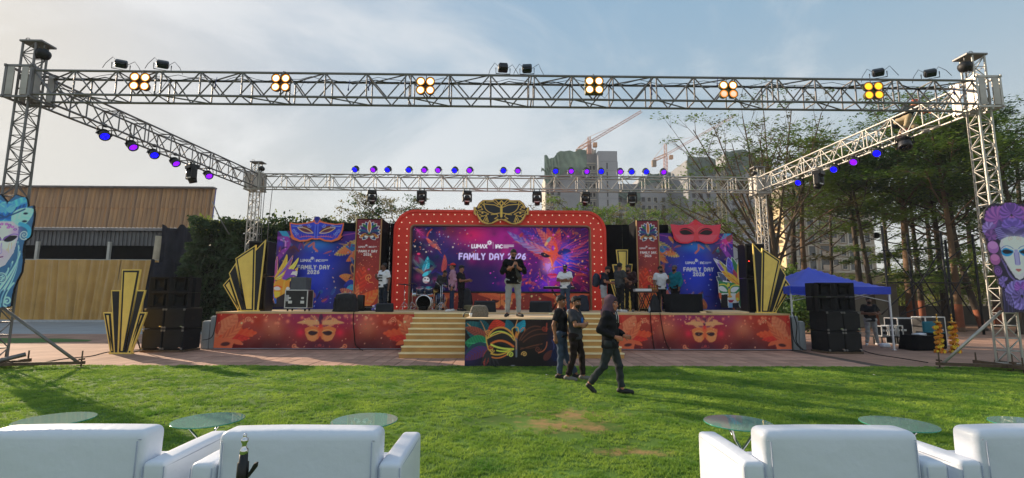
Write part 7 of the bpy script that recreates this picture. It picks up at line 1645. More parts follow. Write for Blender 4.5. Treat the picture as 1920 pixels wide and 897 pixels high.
t=thing('headphones','black headphones lying beside the white cup','headphones',at_deck(876,12.9,TZ));MB().tube([(.09*math.cos(a),.02,.03+.09*math.sin(a))for a in np.linspace(0,math.pi,10)],.012,6).build('band',BLACKP,t)
for s in(-1,1):MB().ell((s*.09,.02,.04),(.025,.04,.042),10,6).build('ear_cup',BLACKP,t)
soft('khaki_bag','small khaki bag lying behind the man in the red cap','bag',at_deck(878,18.6),(.34,.26,.22),mat('khaki_canvas',(120,112,86),.9,0,.2,8,.4,30),7)
t=soft('bean_chair','black slouched seat beside the musicians behind the red cap','seat',at_deck(873,19.4),(.6,.6,.85),M_BAG,9,.6,.03)
soft('backpack','dark blue backpack standing on the deck by the keyboard','bag',at_deck(1092,18.6),(.50,.36,.60),mat('navy_nylon',(36,42,58),.7,0,.2,5,.4,20),4,.75,.02)
soft('gig_bag','black pointed gear bag left of the covered table','bag',at_deck(1227,17.5),(.44,.40,.62),M_BAG,6,.35,.02)
draped_table('covered_table','long table under black cloth in front of the man in teal','table',at_deck(1281,17.3),1.15,.6,.66,mat('charcoal_cloth',(30,31,35),.95,0,.2,3,.3,10,spec=.1),5,.015)
t=thing('ramp','low tan wooden ramp board before the green plumed face','ramp',at_deck(1358,17.3));bx('board',t,WOOD,(0,0,.045),(1.3,.9,.04),.004,(.05,0,0));
for s in(-.5,.5):bx('batten',t,WOOD,(s,.1,.015),(.06,.7,.03))
bx('rubble',None,WOOD,(0,0,.03),(.18,.12,.06),.005);o=bpy.data.objects['rubble'];o.name='wood_offcut';o.location=at_deck(1317,16.6);tag(o,'small wooden offcut at the deck edge beside the covered table','offcut')
def drumkit():
 Y=19.4;t=thing('drum_kit','drum kit with a black bass drum head on the left of the screen','drum kit',at_deck(796,Y));M_SH=mat('drum_shell',(24,40,76),.2,.2,.15,5,coat=.6);M_HD=mat('drum_head',(20,20,22),.4,0,.1,4);M_WH=mat('white_drum_head',(214,214,220),.5,0,.05,4)
 R=Euler((math.pi/2,0,0)).to_matrix()
 b=MB().lathe([(.285,-.18),(.285,.18)],28,0,(0,0,.31),'Y').build('bass_drum',M_SH,t)
 for y in(-.2,.18):MB().lathe([(.275,-.02),(.31,-.02),(.31,.02),(.275,.02),(.275,-.02)],28,0,(0,y,.31),'Y').build('hoop',CHROME,b)
 A=Art(.54,.54,.009,base=(18,18,20),cut=True);A.ell((.27,.27),.268,.268,(18,18,20));A.text('Pearl',.17,.36,.085,.012,(200,200,204),.14)
 for _ in(0,):
  A2=Art(.54,.54,.009,cut=True,view=(0,0,54,54));A2.ell((27,27),26.8,26.8,(18,18,20));A2.text('Pearl',17.5,18,7.5,1.1,(206,206,212),.16);A2.panel('front_head',PRINT_BOARD,b,.004,BLACK,(-.27,-.212,.04))
 bx('pillow',b,BLACKC,(0,-.28,.10),(.36,.14,.16),.04,None,3)
 for k in range(8):a=k*math.pi/4+.2;MB().tube([(.30*math.cos(a),-.22,.31+.30*math.sin(a)),(.30*math.cos(a),.2,.31+.30*math.sin(a))],.010,5).build('tension_rod',CHROME,b,fixn=False)
 for s in(-1,1):
  MB().tube([(s*.22,-.1,.2),(s*.42,-.28,.01)],.012,6).build('spur',CHROME,b,fixn=False)
  d=MB().lathe([(.155,-.12),(.155,.12)],20,0,(s*.18,0,.78),'Z',Euler((.35,0,0)).to_matrix()).build('tom_drum',M_SH,t)
  for z in(-.115,.115):MB().lathe([(.150,z-.012),(.168,z-.012),(.168,z+.012),(.150,z+.012)],20,0,(s*.18,0,.78),'Z',Euler((.35,0,0)).to_matrix()).build('hoop',CHROME,d)
  MB().lathe([(0,.112),(.152,.112)],20,0,(s*.18,0,.78),'Z',Euler((.35,0,0)).to_matrix()).build('head',M_WH,d)
 MB().tube([(0,.05,.55),(0,.05,.9)],.016,6).build('tom_post',CHROME,t,fixn=False)
 f=MB().lathe([(.2,-.2),(.2,.2)],20,0,(.55,.35,.46)).build('floor_tom',M_SH,t);MB().lathe([(0,.2),(.2,.2)],20,0,(.55,.35,.462)).build('head',M_WH,f)
 for a in(0,2.1,4.2):MB().tube([(.55+.22*math.cos(a),.35+.22*math.sin(a),.6),(.55+.22*math.cos(a),.35+.22*math.sin(a),0)],.01,5).build('leg',CHROME,f,fixn=False)
 f=MB().lathe([(.17,-.07),(.17,.07)],20,0,(-.42,.3,.62)).build('snare_drum',CHROME,t);MB().lathe([(0,.07),(.17,.07)],20,0,(-.42,.3,.622)).build('head',M_WH,f)
 MB().lathe([(0,.46),(.17,.46),(.17,.52),(.1,.55),(0,.55)],16,0,(.1,.75,0)).build('stool',BLACKC,t)
drumkit()
def tripod(name,label,px,Y,h,cym=None,mic=None,z=DZ,r=.3,tilt=.2,cyms=.22,cat='stand',group='drum hardware stands'):
 t=thing(name,label,cat,at_deck(px,Y,z),0,group)
 MB().tube([(0,0,.12),(0,0,h)],.011,6).build('pole',CHROME,t,fixn=False)
 for k in range(3):
  a=k*2.094+.5;MB().tube([(0,0,.34),(r*math.cos(a),r*math.sin(a),.01)],.009,5).tube([(0,0,.14),(r*.5*math.cos(a),r*.5*math.sin(a),.165)],.007,4).build('leg',CHROME,t,fixn=False)
 if cym:MB().lathe([(0,.02),(.03,.018),(.05,.004),(cyms,-.015),(cyms,-.019),(.05,0),(0,.01)],22,0,(0,0,h),'Z',Euler((tilt,.12,0)).to_matrix()).build('cymbal',cym,t);
 if mic:
  MB().tube([(0,0,h),mic],.009,5).build('boom',CHROME,t,fixn=False);MB().ell(mic,(.03,.03,.03),8,6).build('microphone',BLACKP,t)
 return t
M_CYM=mat('bronze_cymbal',(150,116,60),.3,.8,.15,10);M_CYMD=mat('dark_cymbal',(60,40,40),.35,.6,.2,10)
tripod('cymbal_stand','dark cymbal on a tripod stand at the far left of the drum kit',758,18.9,1.02,M_CYMD,tilt=.1,cyms=.26);tripod('cymbal_stand','hi-hat stand just left of the bass drum',773,18.9,1.05,M_CYMD,tilt=.05,cyms=.17);tripod('cymbal_stand','bare tripod stand right of the bass drum',826,18.7,.95,None,(-.25,0,1.15));tripod('cymbal_stand','bronze cymbal tilted above the floor tom',813,19.7,.82,M_CYM,tilt=.5,cyms=.2)
tripod('mic_stand','second thin stand beside the bare tripod',829,18.9,1.0,None,(.2,0,.94))
def xstand(t,w,h,d=.34):
 for s in(-1,1):
  for q in(-1,1):MB().tube([(q*w/2,s*d/2,.02),(-q*w/2,s*d/2,h)],.016,6).build('cross_leg',BLACK,t,fixn=False)
 for q in(-1,1):
  MB().tube([(q*w/2,-d/2,.02),(q*w/2,d/2,.02)],.016,6).build('foot_bar',BLACK,t,fixn=False);MB().tube([(q*w/2,-d/2,h),(q*w/2,d/2,h)],.016,6).build('top_bar',BLACK,t,fixn=False)
def keyboard(label,c,w,body,rz=0):
 t=thing('keyboard',label,'keyboard',c,rz,'keyboards on the stage');bx('body',t,body,(0,0,.05),(w,.30,.09),.015);bx('control_panel',t,BLACKP,(0,.06,.098),(w*.94,.12,.008));n=int(w/.0235)
 mb=MB()
 for k in range(n):mb.box((-w*.46+(k+.5)*w*.92/n,-.08,.100),(w*.92/n-.002,.13,.014))
 o=mb.build('white_keys',WHITEP,t);mb=MB()
 for k in range(n-1):
  if k%7 not in(2,6):mb.box((-w*.46+(k+1)*w*.92/n,-.055,.112),(.011,.08,.012))
 mb.build('black_keys',BLACKP,t)
 return t
c=at_deck(1048,19.3);t=thing('keyboard_stand','black crossed stand under the dark keyboard','stand',c);xstand(t,.55,.84);keyboard('dark keyboard behind the man with folded arms',(c.x,c.y,DZ+.86),1.25,BLACKP)
c=at_deck(1211,17.9);t=thing('keyboard_stand','black double crossed stand under the white keyboard','stand',c,0);
for s in(-.14,.14):
 for q in(-1,1):MB().tube([(s+q*.14,-.14,.02),(s-q*.14,-.14,.70)],.017,6).tube([(s+q*.14,.14,.02),(s-q*.14,.14,.70)],.017,6).build('cross_leg',BLACK,t,fixn=False)
bx('table_top',t,BLACK,(.02,0,.73),(.72,.40,.035),.006)
keyboard('white keyboard in front of the musicians at the right',(c.x-.12,c.y,DZ+.75),.62,mat('white_keyboard',(222,222,228),.4,0,.04,4))
t=thing('bottle_crate','small wooden crate with amber bottles on the keyboard table','crate',(c.x+.28,c.y,DZ+.75));MC=mat('crate_wood',(120,66,36),.7,0,.2,4)
bx('base',t,MC,(0,0,.012),(.30,.26,.024));
for s in(-1,1):bx('side',t,MC,(s*.145,0,.13),(.015,.26,.24));bx('slat',t,MC,(0,s*.125,.05),(.28,.012,.06));bx('slat',t,MC,(0,s*.125,.14),(.28,.012,.03))
for k in range(3):MB().lathe([(.032,.025),(.034,.13),(.012,.18),(.012,.23),(0,.23)],10,0,(-.09+k*.09,-.04,0)).build('bottle',mat('amber_liquid',(206,160,60),.2,0,.1,5,coat=.5),t)
t=thing('water_bottle','clear water bottle on the deck below the keyboard table','bottle',at_deck(1217,16.7));MB().lathe([(.035,0),(.036,.15),(.015,.2),(.015,.23),(0,.23)],12).build('body',mat('clear_plastic',(196,216,236),.1,0,.05,5,transmission=.7),t);MB().lathe([(.017,.225),(.017,.245),(0,.245)],10).build('cap',mat('blue_cap',(40,70,180),.5),t)
# ------------------------------------------------------------------ lounge on the lawn
M_SOFA=mat('white_leatherette',(214,220,231),.40,0,.05,1.6,.30,9,spec=.35);M_SEAM=mat('sofa_seam',(158,166,182),.6,0,.05,4);M_SFOOT=mat('sofa_foot',(60,60,62),.4,.5,.1,4)
def puff(name,parent,c,size,bev,bulge=(0,0,0),seg=4,shear=0.0,round_top=0.0):
 me=bpy.data.meshes.new(name);bm=bmesh.new();bmesh.ops.create_cube(bm,size=1)
 for v in bm.verts:v.co=Vector((v.co.x*size[0],v.co.y*size[1],v.co.z*size[2]))
 bmesh.ops.bevel(bm,geom=list(bm.edges),offset=bev,segments=seg,affect='EDGES',profile=.55)
 bmesh.ops.subdivide_edges(bm,edges=[e for e in bm.edges if e.calc_length()>.12],cuts=6,use_grid_fill=True)
 for v in bm.verts:
  u=Vector((v.co.x/size[0]*2,v.co.y/size[1]*2,v.co.z/size[2]*2));f=lambda a:max(0,1-a*a)
  n=math.sin(u.x*5+c[0]*7)*math.sin(u.z*4+c[1])*.003
  v.co.x+=bulge[0]*u.x*f(u.y)*f(u.z);v.co.y+=bulge[1]*u.y*f(u.x)*f(u.z)+n;v.co.z+=bulge[2]*u.z*f(u.x)*f(u.y)
  v.co.y+=shear*(u.z+1)*size[2]/2
 for fc in bm.faces:fc.smooth=True
 bm.to_mesh(me);bm.free();me.materials.append(M_SOFA);o=link(name,me,parent);o.location=c;return o
def make_sofa():
 t=thing('sofa','','sofa',(0,0,0),0,'white sofas facing the stage');W,BW,BT,BH,AH,AD=1.34,1.035,.21,.80,.615,.76
 puff('back',t,(0,BT/2+.006,(.14+BH)/2),(BW-.008,BT,BH-.14),.055,(0,.012,.012),5,.02)
 for s in(-1,1):puff('arm',t,(s*(BW/2+.075),AD/2,(.12+AH)/2),(.146,AD,AH-.12),.035,(.006,0,.008),4)
 bx('base',t,M_SOFA,(0,AD/2+.02,.20),(BW,AD-.1,.16),.02);puff('seat_cushion',t,(0,BT+(AD-BT)/2+.01,.37),(BW-.02,AD-BT,.18),.045,(0,.01,.02))
 MB().tube([(-BW/2+.045,-.004,.15),(-BW/2+.045,.008,BH-.06)],.0035,5).tube([(BW/2-.045,-.004,.15),(BW/2-.045,.008,BH-.06)],.0035,5).tube([(-BW/2+.03,.022,BH-.055),(BW/2-.03,.022,BH-.055)],.0035,5).build('seam',M_SEAM,t,fixn=False)
 for s in(-1,1):
  x=s*(BW/2+.075);MB().tube([(x-.066,-.004,.16),(x-.066,.004,AH-.03)],.003,5).tube([(x+.066,-.004,.16),(x+.066,.004,AH-.03)],.003,5).tube([(x+s*.070,.03,AH-.032),(x+s*.0755,AD*.5,AH-.030),(x+s*.070,AD-.03,AH-.032)],.003,5).build('seam',M_SEAM,t,fixn=False)
 for sx in(-1,1):
  for sy in(.06,AD-.08):MB().lathe([(.028,.0),(.034,.12)],12,0,(sx*(W/2-.10),sy,0)).build('foot',M_SFOOT,t)
 return t
sofa=make_sofa();SYB=3.22
for k,(px,lab)in enumerate(((556,'white sofa behind the black stand top, second from the left'),(105,'leftmost white sofa, cut by the picture edge'),(1584,'white sofa just right of the bare soil patch'),(1993,'rightmost white sofa, cut by the picture edge'))):
 o=sofa if k==0 else copy_tree(sofa);p=AY(px,840,SYB);place(o,(p.x,SYB+(.0,.03,.0,.03)[k],0),(.0,.01,-.01,.015)[k],lab)
M_TGLASS=mat('green_glass',(206,244,230),.03,0,.02,3,transmission=.68,ior=1.5,spec=.5);M_TEDGE=mat('glass_edge',(70,168,140),.1,0,.05,3,transmission=.4,ior=1.5)
def make_table():
 t=thing('glass_table','','table',(0,0,0),0,'round glass side tables');R=.30;Z=.53
 MB().lathe([(0,Z),(R-.004,Z),(R-.004,Z+.010),(0,Z+.010)],48,smooth=False).build('glass_top',M_TGLASS,t)
 MB().lathe([(R-.0035,Z+.0005),(R,Z+.002),(R,Z+.008),(R-.0035,Z+.0095)],48).build('glass_edge',M_TEDGE,t)
 for k in range(3):
  a=k*2.094+.4;q=Vector((math.cos(a),math.sin(a),0));pq=Vector((-q.y,q.x,0))*.03
  MB().tube([q*.2+pq+Vector((0,0,0)),-q*.17+pq+Vector((0,0,Z-.012))],.0125,10).build('leg',CHROME,t,fixn=False);MB().lathe([(.022,Z-.014),(.022,Z-.001)],12,0,-q*.17+pq).build('suction_pad',CHROME,t)
 MB().lathe([(.03,.225),(.036,.24),(.036,.27),(.03,.285)],12).build('hub',CHROME,t)
 return t
tab=make_table()
for k,(px,py,rz,lab)in enumerate(((391,787,.3,'round glass table in the gap behind the two left sofas'),(104,786,1.2,'round glass table behind the leftmost sofa'),(684,788,.0,'round glass table behind the sofa with the black stand'),(1384,792,.6,'round glass table nearest the bare soil patch'),(1684,794,1.5,'round glass table between the two right sofas'),(1935,795,.9,'round glass table cut by the right picture edge'))):
 o=tab if k==0 else copy_tree(tab);p=G(px,py,.54);place(o,(p.x,p.y,0),rz,lab)
def stand():
 Y=1.22;p=AY(460,812,Y);zt=p.z;t=thing('light_stand','black light stand with a metal spigot in front of the second sofa','stand',(p.x,Y,0));s=Y/900
 L=lambda nm,prof,mt:MB().lathe(prof,20).build(nm,mt,t)
 L('spigot',[(.0,zt),(.0035,zt-.002),(.0042,zt-.007),(.0034,zt-.011),(.0075,zt-.013),(.0082,zt-.020),(.0055,zt-.024),(.0055,zt-.034),(.0092,zt-.038),(.0095,zt-.048),(.004,zt-.050)],CHROME)
 L('collar',[(.0095,zt-.048),(.0100,zt-.066),(.0128,zt-.068),(.0135,zt-.10),(.0135,zt-.142),(.012,zt-.143)],BLACKP)
 MB().add([(.012,-.006,zt-.098),(.028,-.005,zt-.068),(.035,-.005,zt-.067),(.034,-.005,zt-.078),(.014,-.006,zt-.104),(.012,.006,zt-.098),(.028,.005,zt-.068),(.035,.005,zt-.067),(.034,.005,zt-.078),(.014,.006,zt-.104)],[(0,1,2,3,4),(9,8,7,6,5),(0,5,6,1),(1,6,7,2),(2,7,8,3),(3,8,9,4),(4,9,5,0)]).build('lever',BLACKP,t,.002)
 L('lock_block',[(.0105,zt-.142),(.0155,zt-.146),(.0155,zt-.186),(.012,zt-.19)],BLACKP);bx('lock_knob',t,BLACKP,(-.018,-.002,zt-.160),(.014,.018,.026),.004)
 L('upper_tube',[(.0115,zt-.188),(.0115,zt-.5)],BLACK);L('lower_collar',[(.016,zt-.20),(.019,zt-.204),(.019,zt-.24),(.015,zt-.245)],BLACKP);L('mid_tube',[(.0145,zt-.24),(.0145,.35)],BLACK)
 for k in range(3):
  a=k*2.094+.3;MB().tube([(.02*math.cos(a),.02*math.sin(a),.62),(.45*math.cos(a),.45*math.sin(a),.012)],.010,8).build('leg',BLACK,t,fixn=False);MB().tube([(.016*math.cos(a),.016*math.sin(a),.36),(.22*math.cos(a),.22*math.sin(a),.33)],.008,6).build('leg_strut',BLACK,t,fixn=False)
stand()
# ------------------------------------------------------------------ people: smooth blended bodies sampled on a grid, clothes as their own surfaces
def V3(*a):return np.array(a,float)
def sdf_surface(prims,cell,cuts=(),wrinkle=None):
 """prims: ('c', a, b, ra, rb, k) tapered capsule or ('e', centre, radii, R, k) ellipsoid; smooth union; cuts: functions f(P) > 0 outside"""
 lo=np.full(3,9.);hi=np.full(3,-9.)
 for p in prims:
  if p[0]=='c':pts=[(p[1],max(p[3],0)),(p[2],p[4])]
  else:pts=[(p[1],max(p[2]))]
  for q,r in pts:lo=np.minimum(lo,q-r);hi=np.maximum(hi,q+r)
 lo-=cell*3;hi+=cell*3;n=np.ceil((hi-lo)/cell).astype(int)+1
 F=np.full(n,.2,np.float32);ax=[lo[i]+cell*np.arange(n[i])for i in range(3)]
 for p in prims:
  k=p[-1];pad=max(k,0.0)+cell*2.5
  if p[0]=='c':a,b=np.minimum(p[1]-p[3],p[2]-p[4])-pad,np.maximum(p[1]+p[3],p[2]+p[4])+pad
  else:a,b=p[1]-max(p[2])-pad,p[1]+max(p[2])+pad
  i0=np.maximum(((a-lo)/cell).astype(int),0);i1=np.minimum(((b-lo)/cell).astype(int)+2,n);sl=tuple(slice(i0[i],i1[i])for i in range(3))
  X,Y,Z=ax[0][sl[0]][:,None,None],ax[1][sl[1]][None,:,None],ax[2][sl[2]][None,None,:]
  if p[0]=='c':
   A,B=p[1],p[2];d=B-A;l2=d@d+1e-9
   h=np.clip(((X-A[0])*d[0]+(Y-A[1])*d[1]+(Z-A[2])*d[2])/l2,0,1)
   D=np.sqrt((X-A[0]-h*d[0])**2+(Y-A[1]-h*d[1])**2+(Z-A[2]-h*d[2])**2)-(p[3]+(p[4]-p[3])*h)
  else:
   c,r,R=p[1],np.array(p[2]),p[3];dx,dy,dz=X-c[0],Y-c[1],Z-c[2]
   if R is not None:
    u=R[0][0]*dx+R[1][0]*dy+R[2][0]*dz;v=R[0][1]*dx+R[1][1]*dy+R[2][1]*dz;w_=R[0][2]*dx+R[1][2]*dy+R[2][2]*dz
   else:u,v,w_=dx,dy,dz
   k0=np.sqrt((u/r[0])**2+(v/r[1])**2+(w_/r[2])**2);k1=np.sqrt((u/r[0]**2)**2+(v/r[1]**2)**2+(w_/r[2]**2)**2)+1e-6;D=k0*(k0-1)/k1
  f=F[sl]
  if k>0:h=np.clip(.5+.5*(f-D)/k,0,1);F[sl]=f*(1-h)+D*h-k*h*(1-h)
  else:F[sl]=np.minimum(f,D)
 if wrinkle or cuts:
  X,Y,Z=np.meshgrid(*ax,indexing='ij',sparse=True)
  if wrinkle:F+=wrinkle(X,Y,Z)
  for c in cuts:F=np.maximum(F,c(X,Y,Z))
 S=F<0
 cs=[(i,j,k)for i in(0,1)for j in(0,1)for k in(0,1)]
 cnt=sum(S[i:n[0]-1+i,j:n[1]-1+j,k:n[2]-1+k].astype(np.int8)for i,j,k in cs)
 act=(cnt>0)&(cnt<8);I=np.argwhere(act)
 if len(I)==0:return None
 vid=np.full(act.shape,-1);vid[act]=np.arange(len(I))
 acc=np.zeros((len(I),3));num=np.zeros(len(I))
 val={c:F[I[:,0]+c[0],I[:,1]+c[1],I[:,2]+c[2]]for c in cs}
 for c in cs:
  for axn in range(3):
   if c[axn]==0:
    c2=list(c);c2[axn]=1;c2=tuple(c2);va,vb=val[c],val[c2];m_=(va<0)!=(vb<0)
    t=np.where(m_,va/np.where(m_,va-vb,1),0);q=np.zeros((len(I),3));q[:]=c;q[:,axn]=t;acc[m_]+=q[m_];num[m_]+=1
 V=lo+(I+acc/num[:,None])*cell
 Q=[]
 for axn in range(3):
  o=[i for i in range(3)if i!=axn];s0=[slice(None)]*3;s1=[slice(None)]*3;s0[axn]=slice(0,n[axn]-1);s1[axn]=slice(1,n[axn])
  A,B=S[tuple(s0)],S[tuple(s1)];E_=np.argwhere(A!=B)
  E_=E_[(E_[:,o[0]]>0)&(E_[:,o[1]]>0)&(E_[:,o[0]]<n[o[0]]-1)&(E_[:,o[1]]<n[o[1]]-1)]
  def g(d0,d1):
   q=E_.copy();q[:,o[0]]-=d0;q[:,o[1]]-=d1;return vid[q[:,0],q[:,1],q[:,2]]
  q=np.stack([g(1,1),g(0,1),g(0,0),g(1,0)],1);inside=A[E_[:,0],E_[:,1],E_[:,2]]
  if axn==1:inside=~inside
  q[~inside]=q[~inside][:,::-1];Q.append(q)
 Q=np.concatenate(Q);Q=Q[(Q>=0).all(1)]
 return V,Q
def rotz(a):c,s=math.cos(a),math.sin(a);return np.array([[c,-s,0],[s,c,0],[0,0,1.]])
SKINS={}
def skin(rgb):rgb=tuple(min(255,int(v*1.22))for v in rgb);return mat('skin_%d_%d_%d'%rgb,rgb,.55,0,.10,9,.05,80,spec=.35)
M_HAIR=mat('black_hair',(18,16,16),.6,0,.3,20,.5,60);M_BEARD=mat('dark_beard',(26,20,18),.8,0,.3,30,.4,80);M_EYEW=mat('eye_white',(210,204,196),.3,0,.03,4);M_EYED=mat('eye_dark',(20,14,12),.2,0,.1,4);M_LIP=mat('lips',(120,66,58),.5,0,.1,9)
def cloth(name,rgb,rough=.9,var=.16):return mat(name,rgb,rough,0,var,5,.35,60,spec=.12)
DEF=dict(pel=(0,0,.95),waist=(0,.0,1.10),chest=(0,.0,1.28),neck=(0,.015,1.46),head=(0,-.015,1.625),sa=(-.185,.01,1.405),sb=(.185,.01,1.405),ea=(-.235,.03,1.13),eb=(.235,.03,1.13),wa=(-.245,-.05,.885),wb=(.245,-.05,.885),ha=(-.095,0,.92),hb=(.095,0,.92),ka=(-.105,-.015,.49),kb=(.105,-.015,.49),fa=(-.11,.02,.085),fb=(.11,.02,.085),ta=(-.135,-.15,.03),tb=(.135,-.15,.03),da=(-.02,-.10,-1),db=(.02,-.10,-1),na=(1,0,0),nb=(-1,0,0),look=0.0,nod=0.0)
def person(label,loc,heading,s=1.0,pose=None,top=None,bottom=None,shoes=None,skn=(112,76,56),hair='short',beard=False,cell=.0125,sleeve='short',hat=None,build=1.0,group='people at the stage',bot_len='long',collar=False,curl=.55,extra=None,top_len=.86,glasses=False,sock=None,loose=1.0,hood=None):
 J={k:(np.array(v,float)if isinstance(v,tuple)else v)for k,v in DEF.items()}
 for k,v in(pose or{}).items():J[k]=np.array(v,float)if isinstance(v,tuple)else v
 t=thing('person',label,'person',loc,heading,group);t.scale=(s,s,s);b=build
 hd=J['head'];Rl=rotz(J['look']);nd=J['nod'];Rh=Rl@np.array([[1,0,0],[0,math.cos(nd),-math.sin(nd)],[0,math.sin(nd),math.cos(nd)]])
 H=lambda x,y,z:hd+Rh@V3(x,y,z)
 P=[];cap=lambda a,c,ra,rb,k=.03:P.append(('c',np.array(a,float),np.array(c,float),ra,rb,k))
 cap(J['ha'],J['hb'],.105*b,.105*b,.05);cap(J['pel'],J['waist'],.118*b,.112*b,.05)
 side=(J['sb']-J['sa']);side/=np.linalg.norm(side)
 for q in(-.05,.05):cap(J['waist']+side*q*b,J['chest']+side*q*1.35*b,.098*b,.105*b,.05)
 mid=(J['sa']+J['sb'])/2
 cap(J['chest']-side*.09,J['chest']+side*.09,.10*b,.10*b,.05);cap(J['sa']*.86+mid*.14,J['sb']*.86+mid*.14,.066*b,.066*b,.05);cap(mid,J['neck'],.07,.056,.05);cap(J['neck'],H(0,.015,-.07),.054,.052,.03)
 P.append(('e',H(0,.018,.022),(.074,.094,.094),Rh,.03));P.append(('e',H(0,-.022,-.048),(.056,.066,.068),Rh,.03));P.append(('e',H(0,-.062,-.095),(.026,.022,.02),Rh,.02))
 cap(H(0,-.082,.012),H(0,-.106,-.028),.010,.0145,.014);cap(H(-.036,-.076,.026),H(.036,-.076,.026),.013,.013,.015);cap(H(-.02,-.088,-.060),H(.02,-.088,-.060),.0105,.0105,.01)
 for q in(-1,1):P.append(('e',H(q*.077,.012,-.005),(.012,.024,.033),Rh,.006));P.append(('e',H(q*.04,-.066,-.022),(.022,.02,.02),Rh,.02))
 for q,S_,E_,W_,D_,N_ in(('a',J['sa'],J['ea'],J['wa'],J['da'],J['na']),('b',J['sb'],J['eb'],J['wb'],J['db'],J['nb'])):
  cap(S_,S_*.5+E_*.5,.055*b,.049*b,.03);cap(S_*.5+E_*.5,E_,.049*b,.039*b,.02);fm=E_*.7+W_*.3;cap(E_,fm,.040*b,.041*b,.02);cap(fm,W_,.041*b,.026,.02)
  d=D_/np.linalg.norm(D_);nn=N_-d*(N_@d);nn/=np.linalg.norm(nn)+1e-9;ac=np.cross(d,nn);sg=1 if q=='a' else-1
  ke=W_+d*.088;cap(W_-ac*.010,ke-ac*.024,.022,.017,.015);cap(W_+ac*.010,ke+ac*.024,.022,.017,.015);cap(W_,ke,.021,.017,.015)
  for i,(o,L)in enumerate(((-.031,.062),(-.0105,.076),(.0105,.072),(.030,.056))):
   r0=ke+ac*o*sg;c1=curl*(.9+.12*i);d1=d*math.cos(c1*.6)+nn*math.sin(c1*.6);d2=d*math.cos(c1*1.6)+nn*math.sin(c1*1.6)
   m1=r0+d1*L*.52;cap(r0-d*.01,m1,.0098,.0088,.006);cap(m1,m1+d2*L*.48,.0088,.0074,.004)
  tb_=W_+d*.03-ac*.024*sg;tm=tb_+(d*.62-ac*.7*sg+nn*.35)*.045;cap(tb_,tm,.013,.0105,.012);cap(tm,tm+(d*.85-ac*.12*sg+nn*.5)*.034,.0105,.0085,.005)
 for q in 'ab':
  h,k_,f,tt=J['h'+q],J['k'+q],J['f'+q],J['t'+q];cap(h,k_,.082*b,.053,.03);cm=k_*.65+f*.35;cap(k_,cm,.052,.053,.02);cap(cm,f,.053,.035,.02);heel=f+(f-tt)*np.array([.22,.22,0])+V3(0,0,-.03);cap(f,heel,.036,.032,.02);cap(heel,tt,.033,.026,.02)
 V,Q=sdf_surface(P,cell)
 me=np_mesh('body',V,Q,True);sk=skin(skn)
 for m_ in(sk,M_EYEW,M_EYED,M_LIP,M_HAIR):me.materials.append(m_)
 C=V[Q].mean(1);L_=(C-hd)@Rh;mi=np.zeros(len(Q),np.int32);fr=L_[:,1]<-.05
 for q in(-1,1):
  mi[fr&(((L_[:,0]-q*.033)/.016)**2+((L_[:,2]-.006)/.0075)**2<1)]=1;mi[fr&(((L_[:,0]-q*.033)/.0075)**2+((L_[:,2]-.006)/.0085)**2<1)]=2
  mi[fr&(np.abs(L_[:,0]-q*.035)<.022)&(np.abs(L_[:,2]-.030)<.0055)]=4
 mi[fr&(np.abs(L_[:,0])<.024)&(np.abs(L_[:,2]+.060)<.0085)]=3
 me.polygons.foreach_set('material_index',mi);link('body',me,t)
 def piece(nm,prims,mt,cuts=(),wr=None,c=None):
  r_=sdf_surface(prims,c or cell,cuts,wr)
  if r_ is None:return None
  m2=np_mesh(nm,r_[0],r_[1],True);m2.materials.append(mt);return link(nm,m2,t)
 sd=sum(ord(ch)for ch in label)%97
 def wr(amp,f=1.0):
  return lambda X,Y,Z:(amp*(np.sin(X*31*f+sd+Z*17)*np.sin(Z*23*f+Y*19+sd)+.6*np.sin(X*13+Y*29*f-Z*41*f+sd*2))).astype(np.float32)
 if top is not None:
  g_=.016*loose;T=[];c2=lambda a,d,ra,rb,k=.035:T.append(('c',np.array(a,float),np.array(d,float),ra,rb,k));lo_=J['pel']+(J['pel']-J['waist'])/np.linalg.norm(J['pel']-J['waist'])*.10
  for q in(-.055,.055):c2(lo_+side*q*b,J['waist']+side*q*b,.115*b+g_,.106*b+g_,.05);c2(J['waist']+side*q*b,J['chest']+side*q*1.35*b,.104*b+g_,.107*b+g_,.05)
  c2(J['chest']-side*.09,J['chest']+side*.09,.102*b+g_,.102*b+g_,.05);c2(J['sa']*.86+mid*.14,J['sb']*.86+mid*.14,.068*b+g_,.068*b+g_,.05);c2(mid,J['neck'],.078+g_*.5,.066,.04)
  for S_,E_,W_ in((J['sa'],J['ea'],J['wa']),(J['sb'],J['eb'],J['wb'])):
   if sleeve=='short':e=S_+(E_-S_)*.72;c2(S_,e,.058*b+g_,.056*b+g_,.03)
   else:c2(S_,E_,.058*b+g_,.046*b+g_,.03);c2(E_,E_+(W_-E_)*(.94 if sleeve=='long' else .5),.048*b+g_,.034+g_,.02)
  cuts=[lambda X,Y,Z:(J['pel'][2]-.95+top_len)+0*X-Z+0*Y]
  for S_,E_,W_ in((J['sa'],J['ea'],J['wa']),(J['sb'],J['eb'],J['wb'])):
   a_,e_=(S_,E_)if sleeve=='short' else(E_,W_);fr_=.70 if sleeve=='short' else(.93 if sleeve=='long' else .48);d=(e_-a_)/np.linalg.norm(e_-a_);p0=a_+(e_-a_)*fr_
   def ct(X,Y,Z,d=d,p0=p0):
    al=(X-p0[0])*d[0]+(Y-p0[1])*d[1]+(Z-p0[2])*d[2];rad=np.sqrt((X-p0[0]-al*d[0])**2+(Y-p0[1]-al*d[1])**2+(Z-p0[2]-al*d[2])**2);return np.where((rad<.095)&(al<.14),al,-1.0)
   cuts.append(ct)
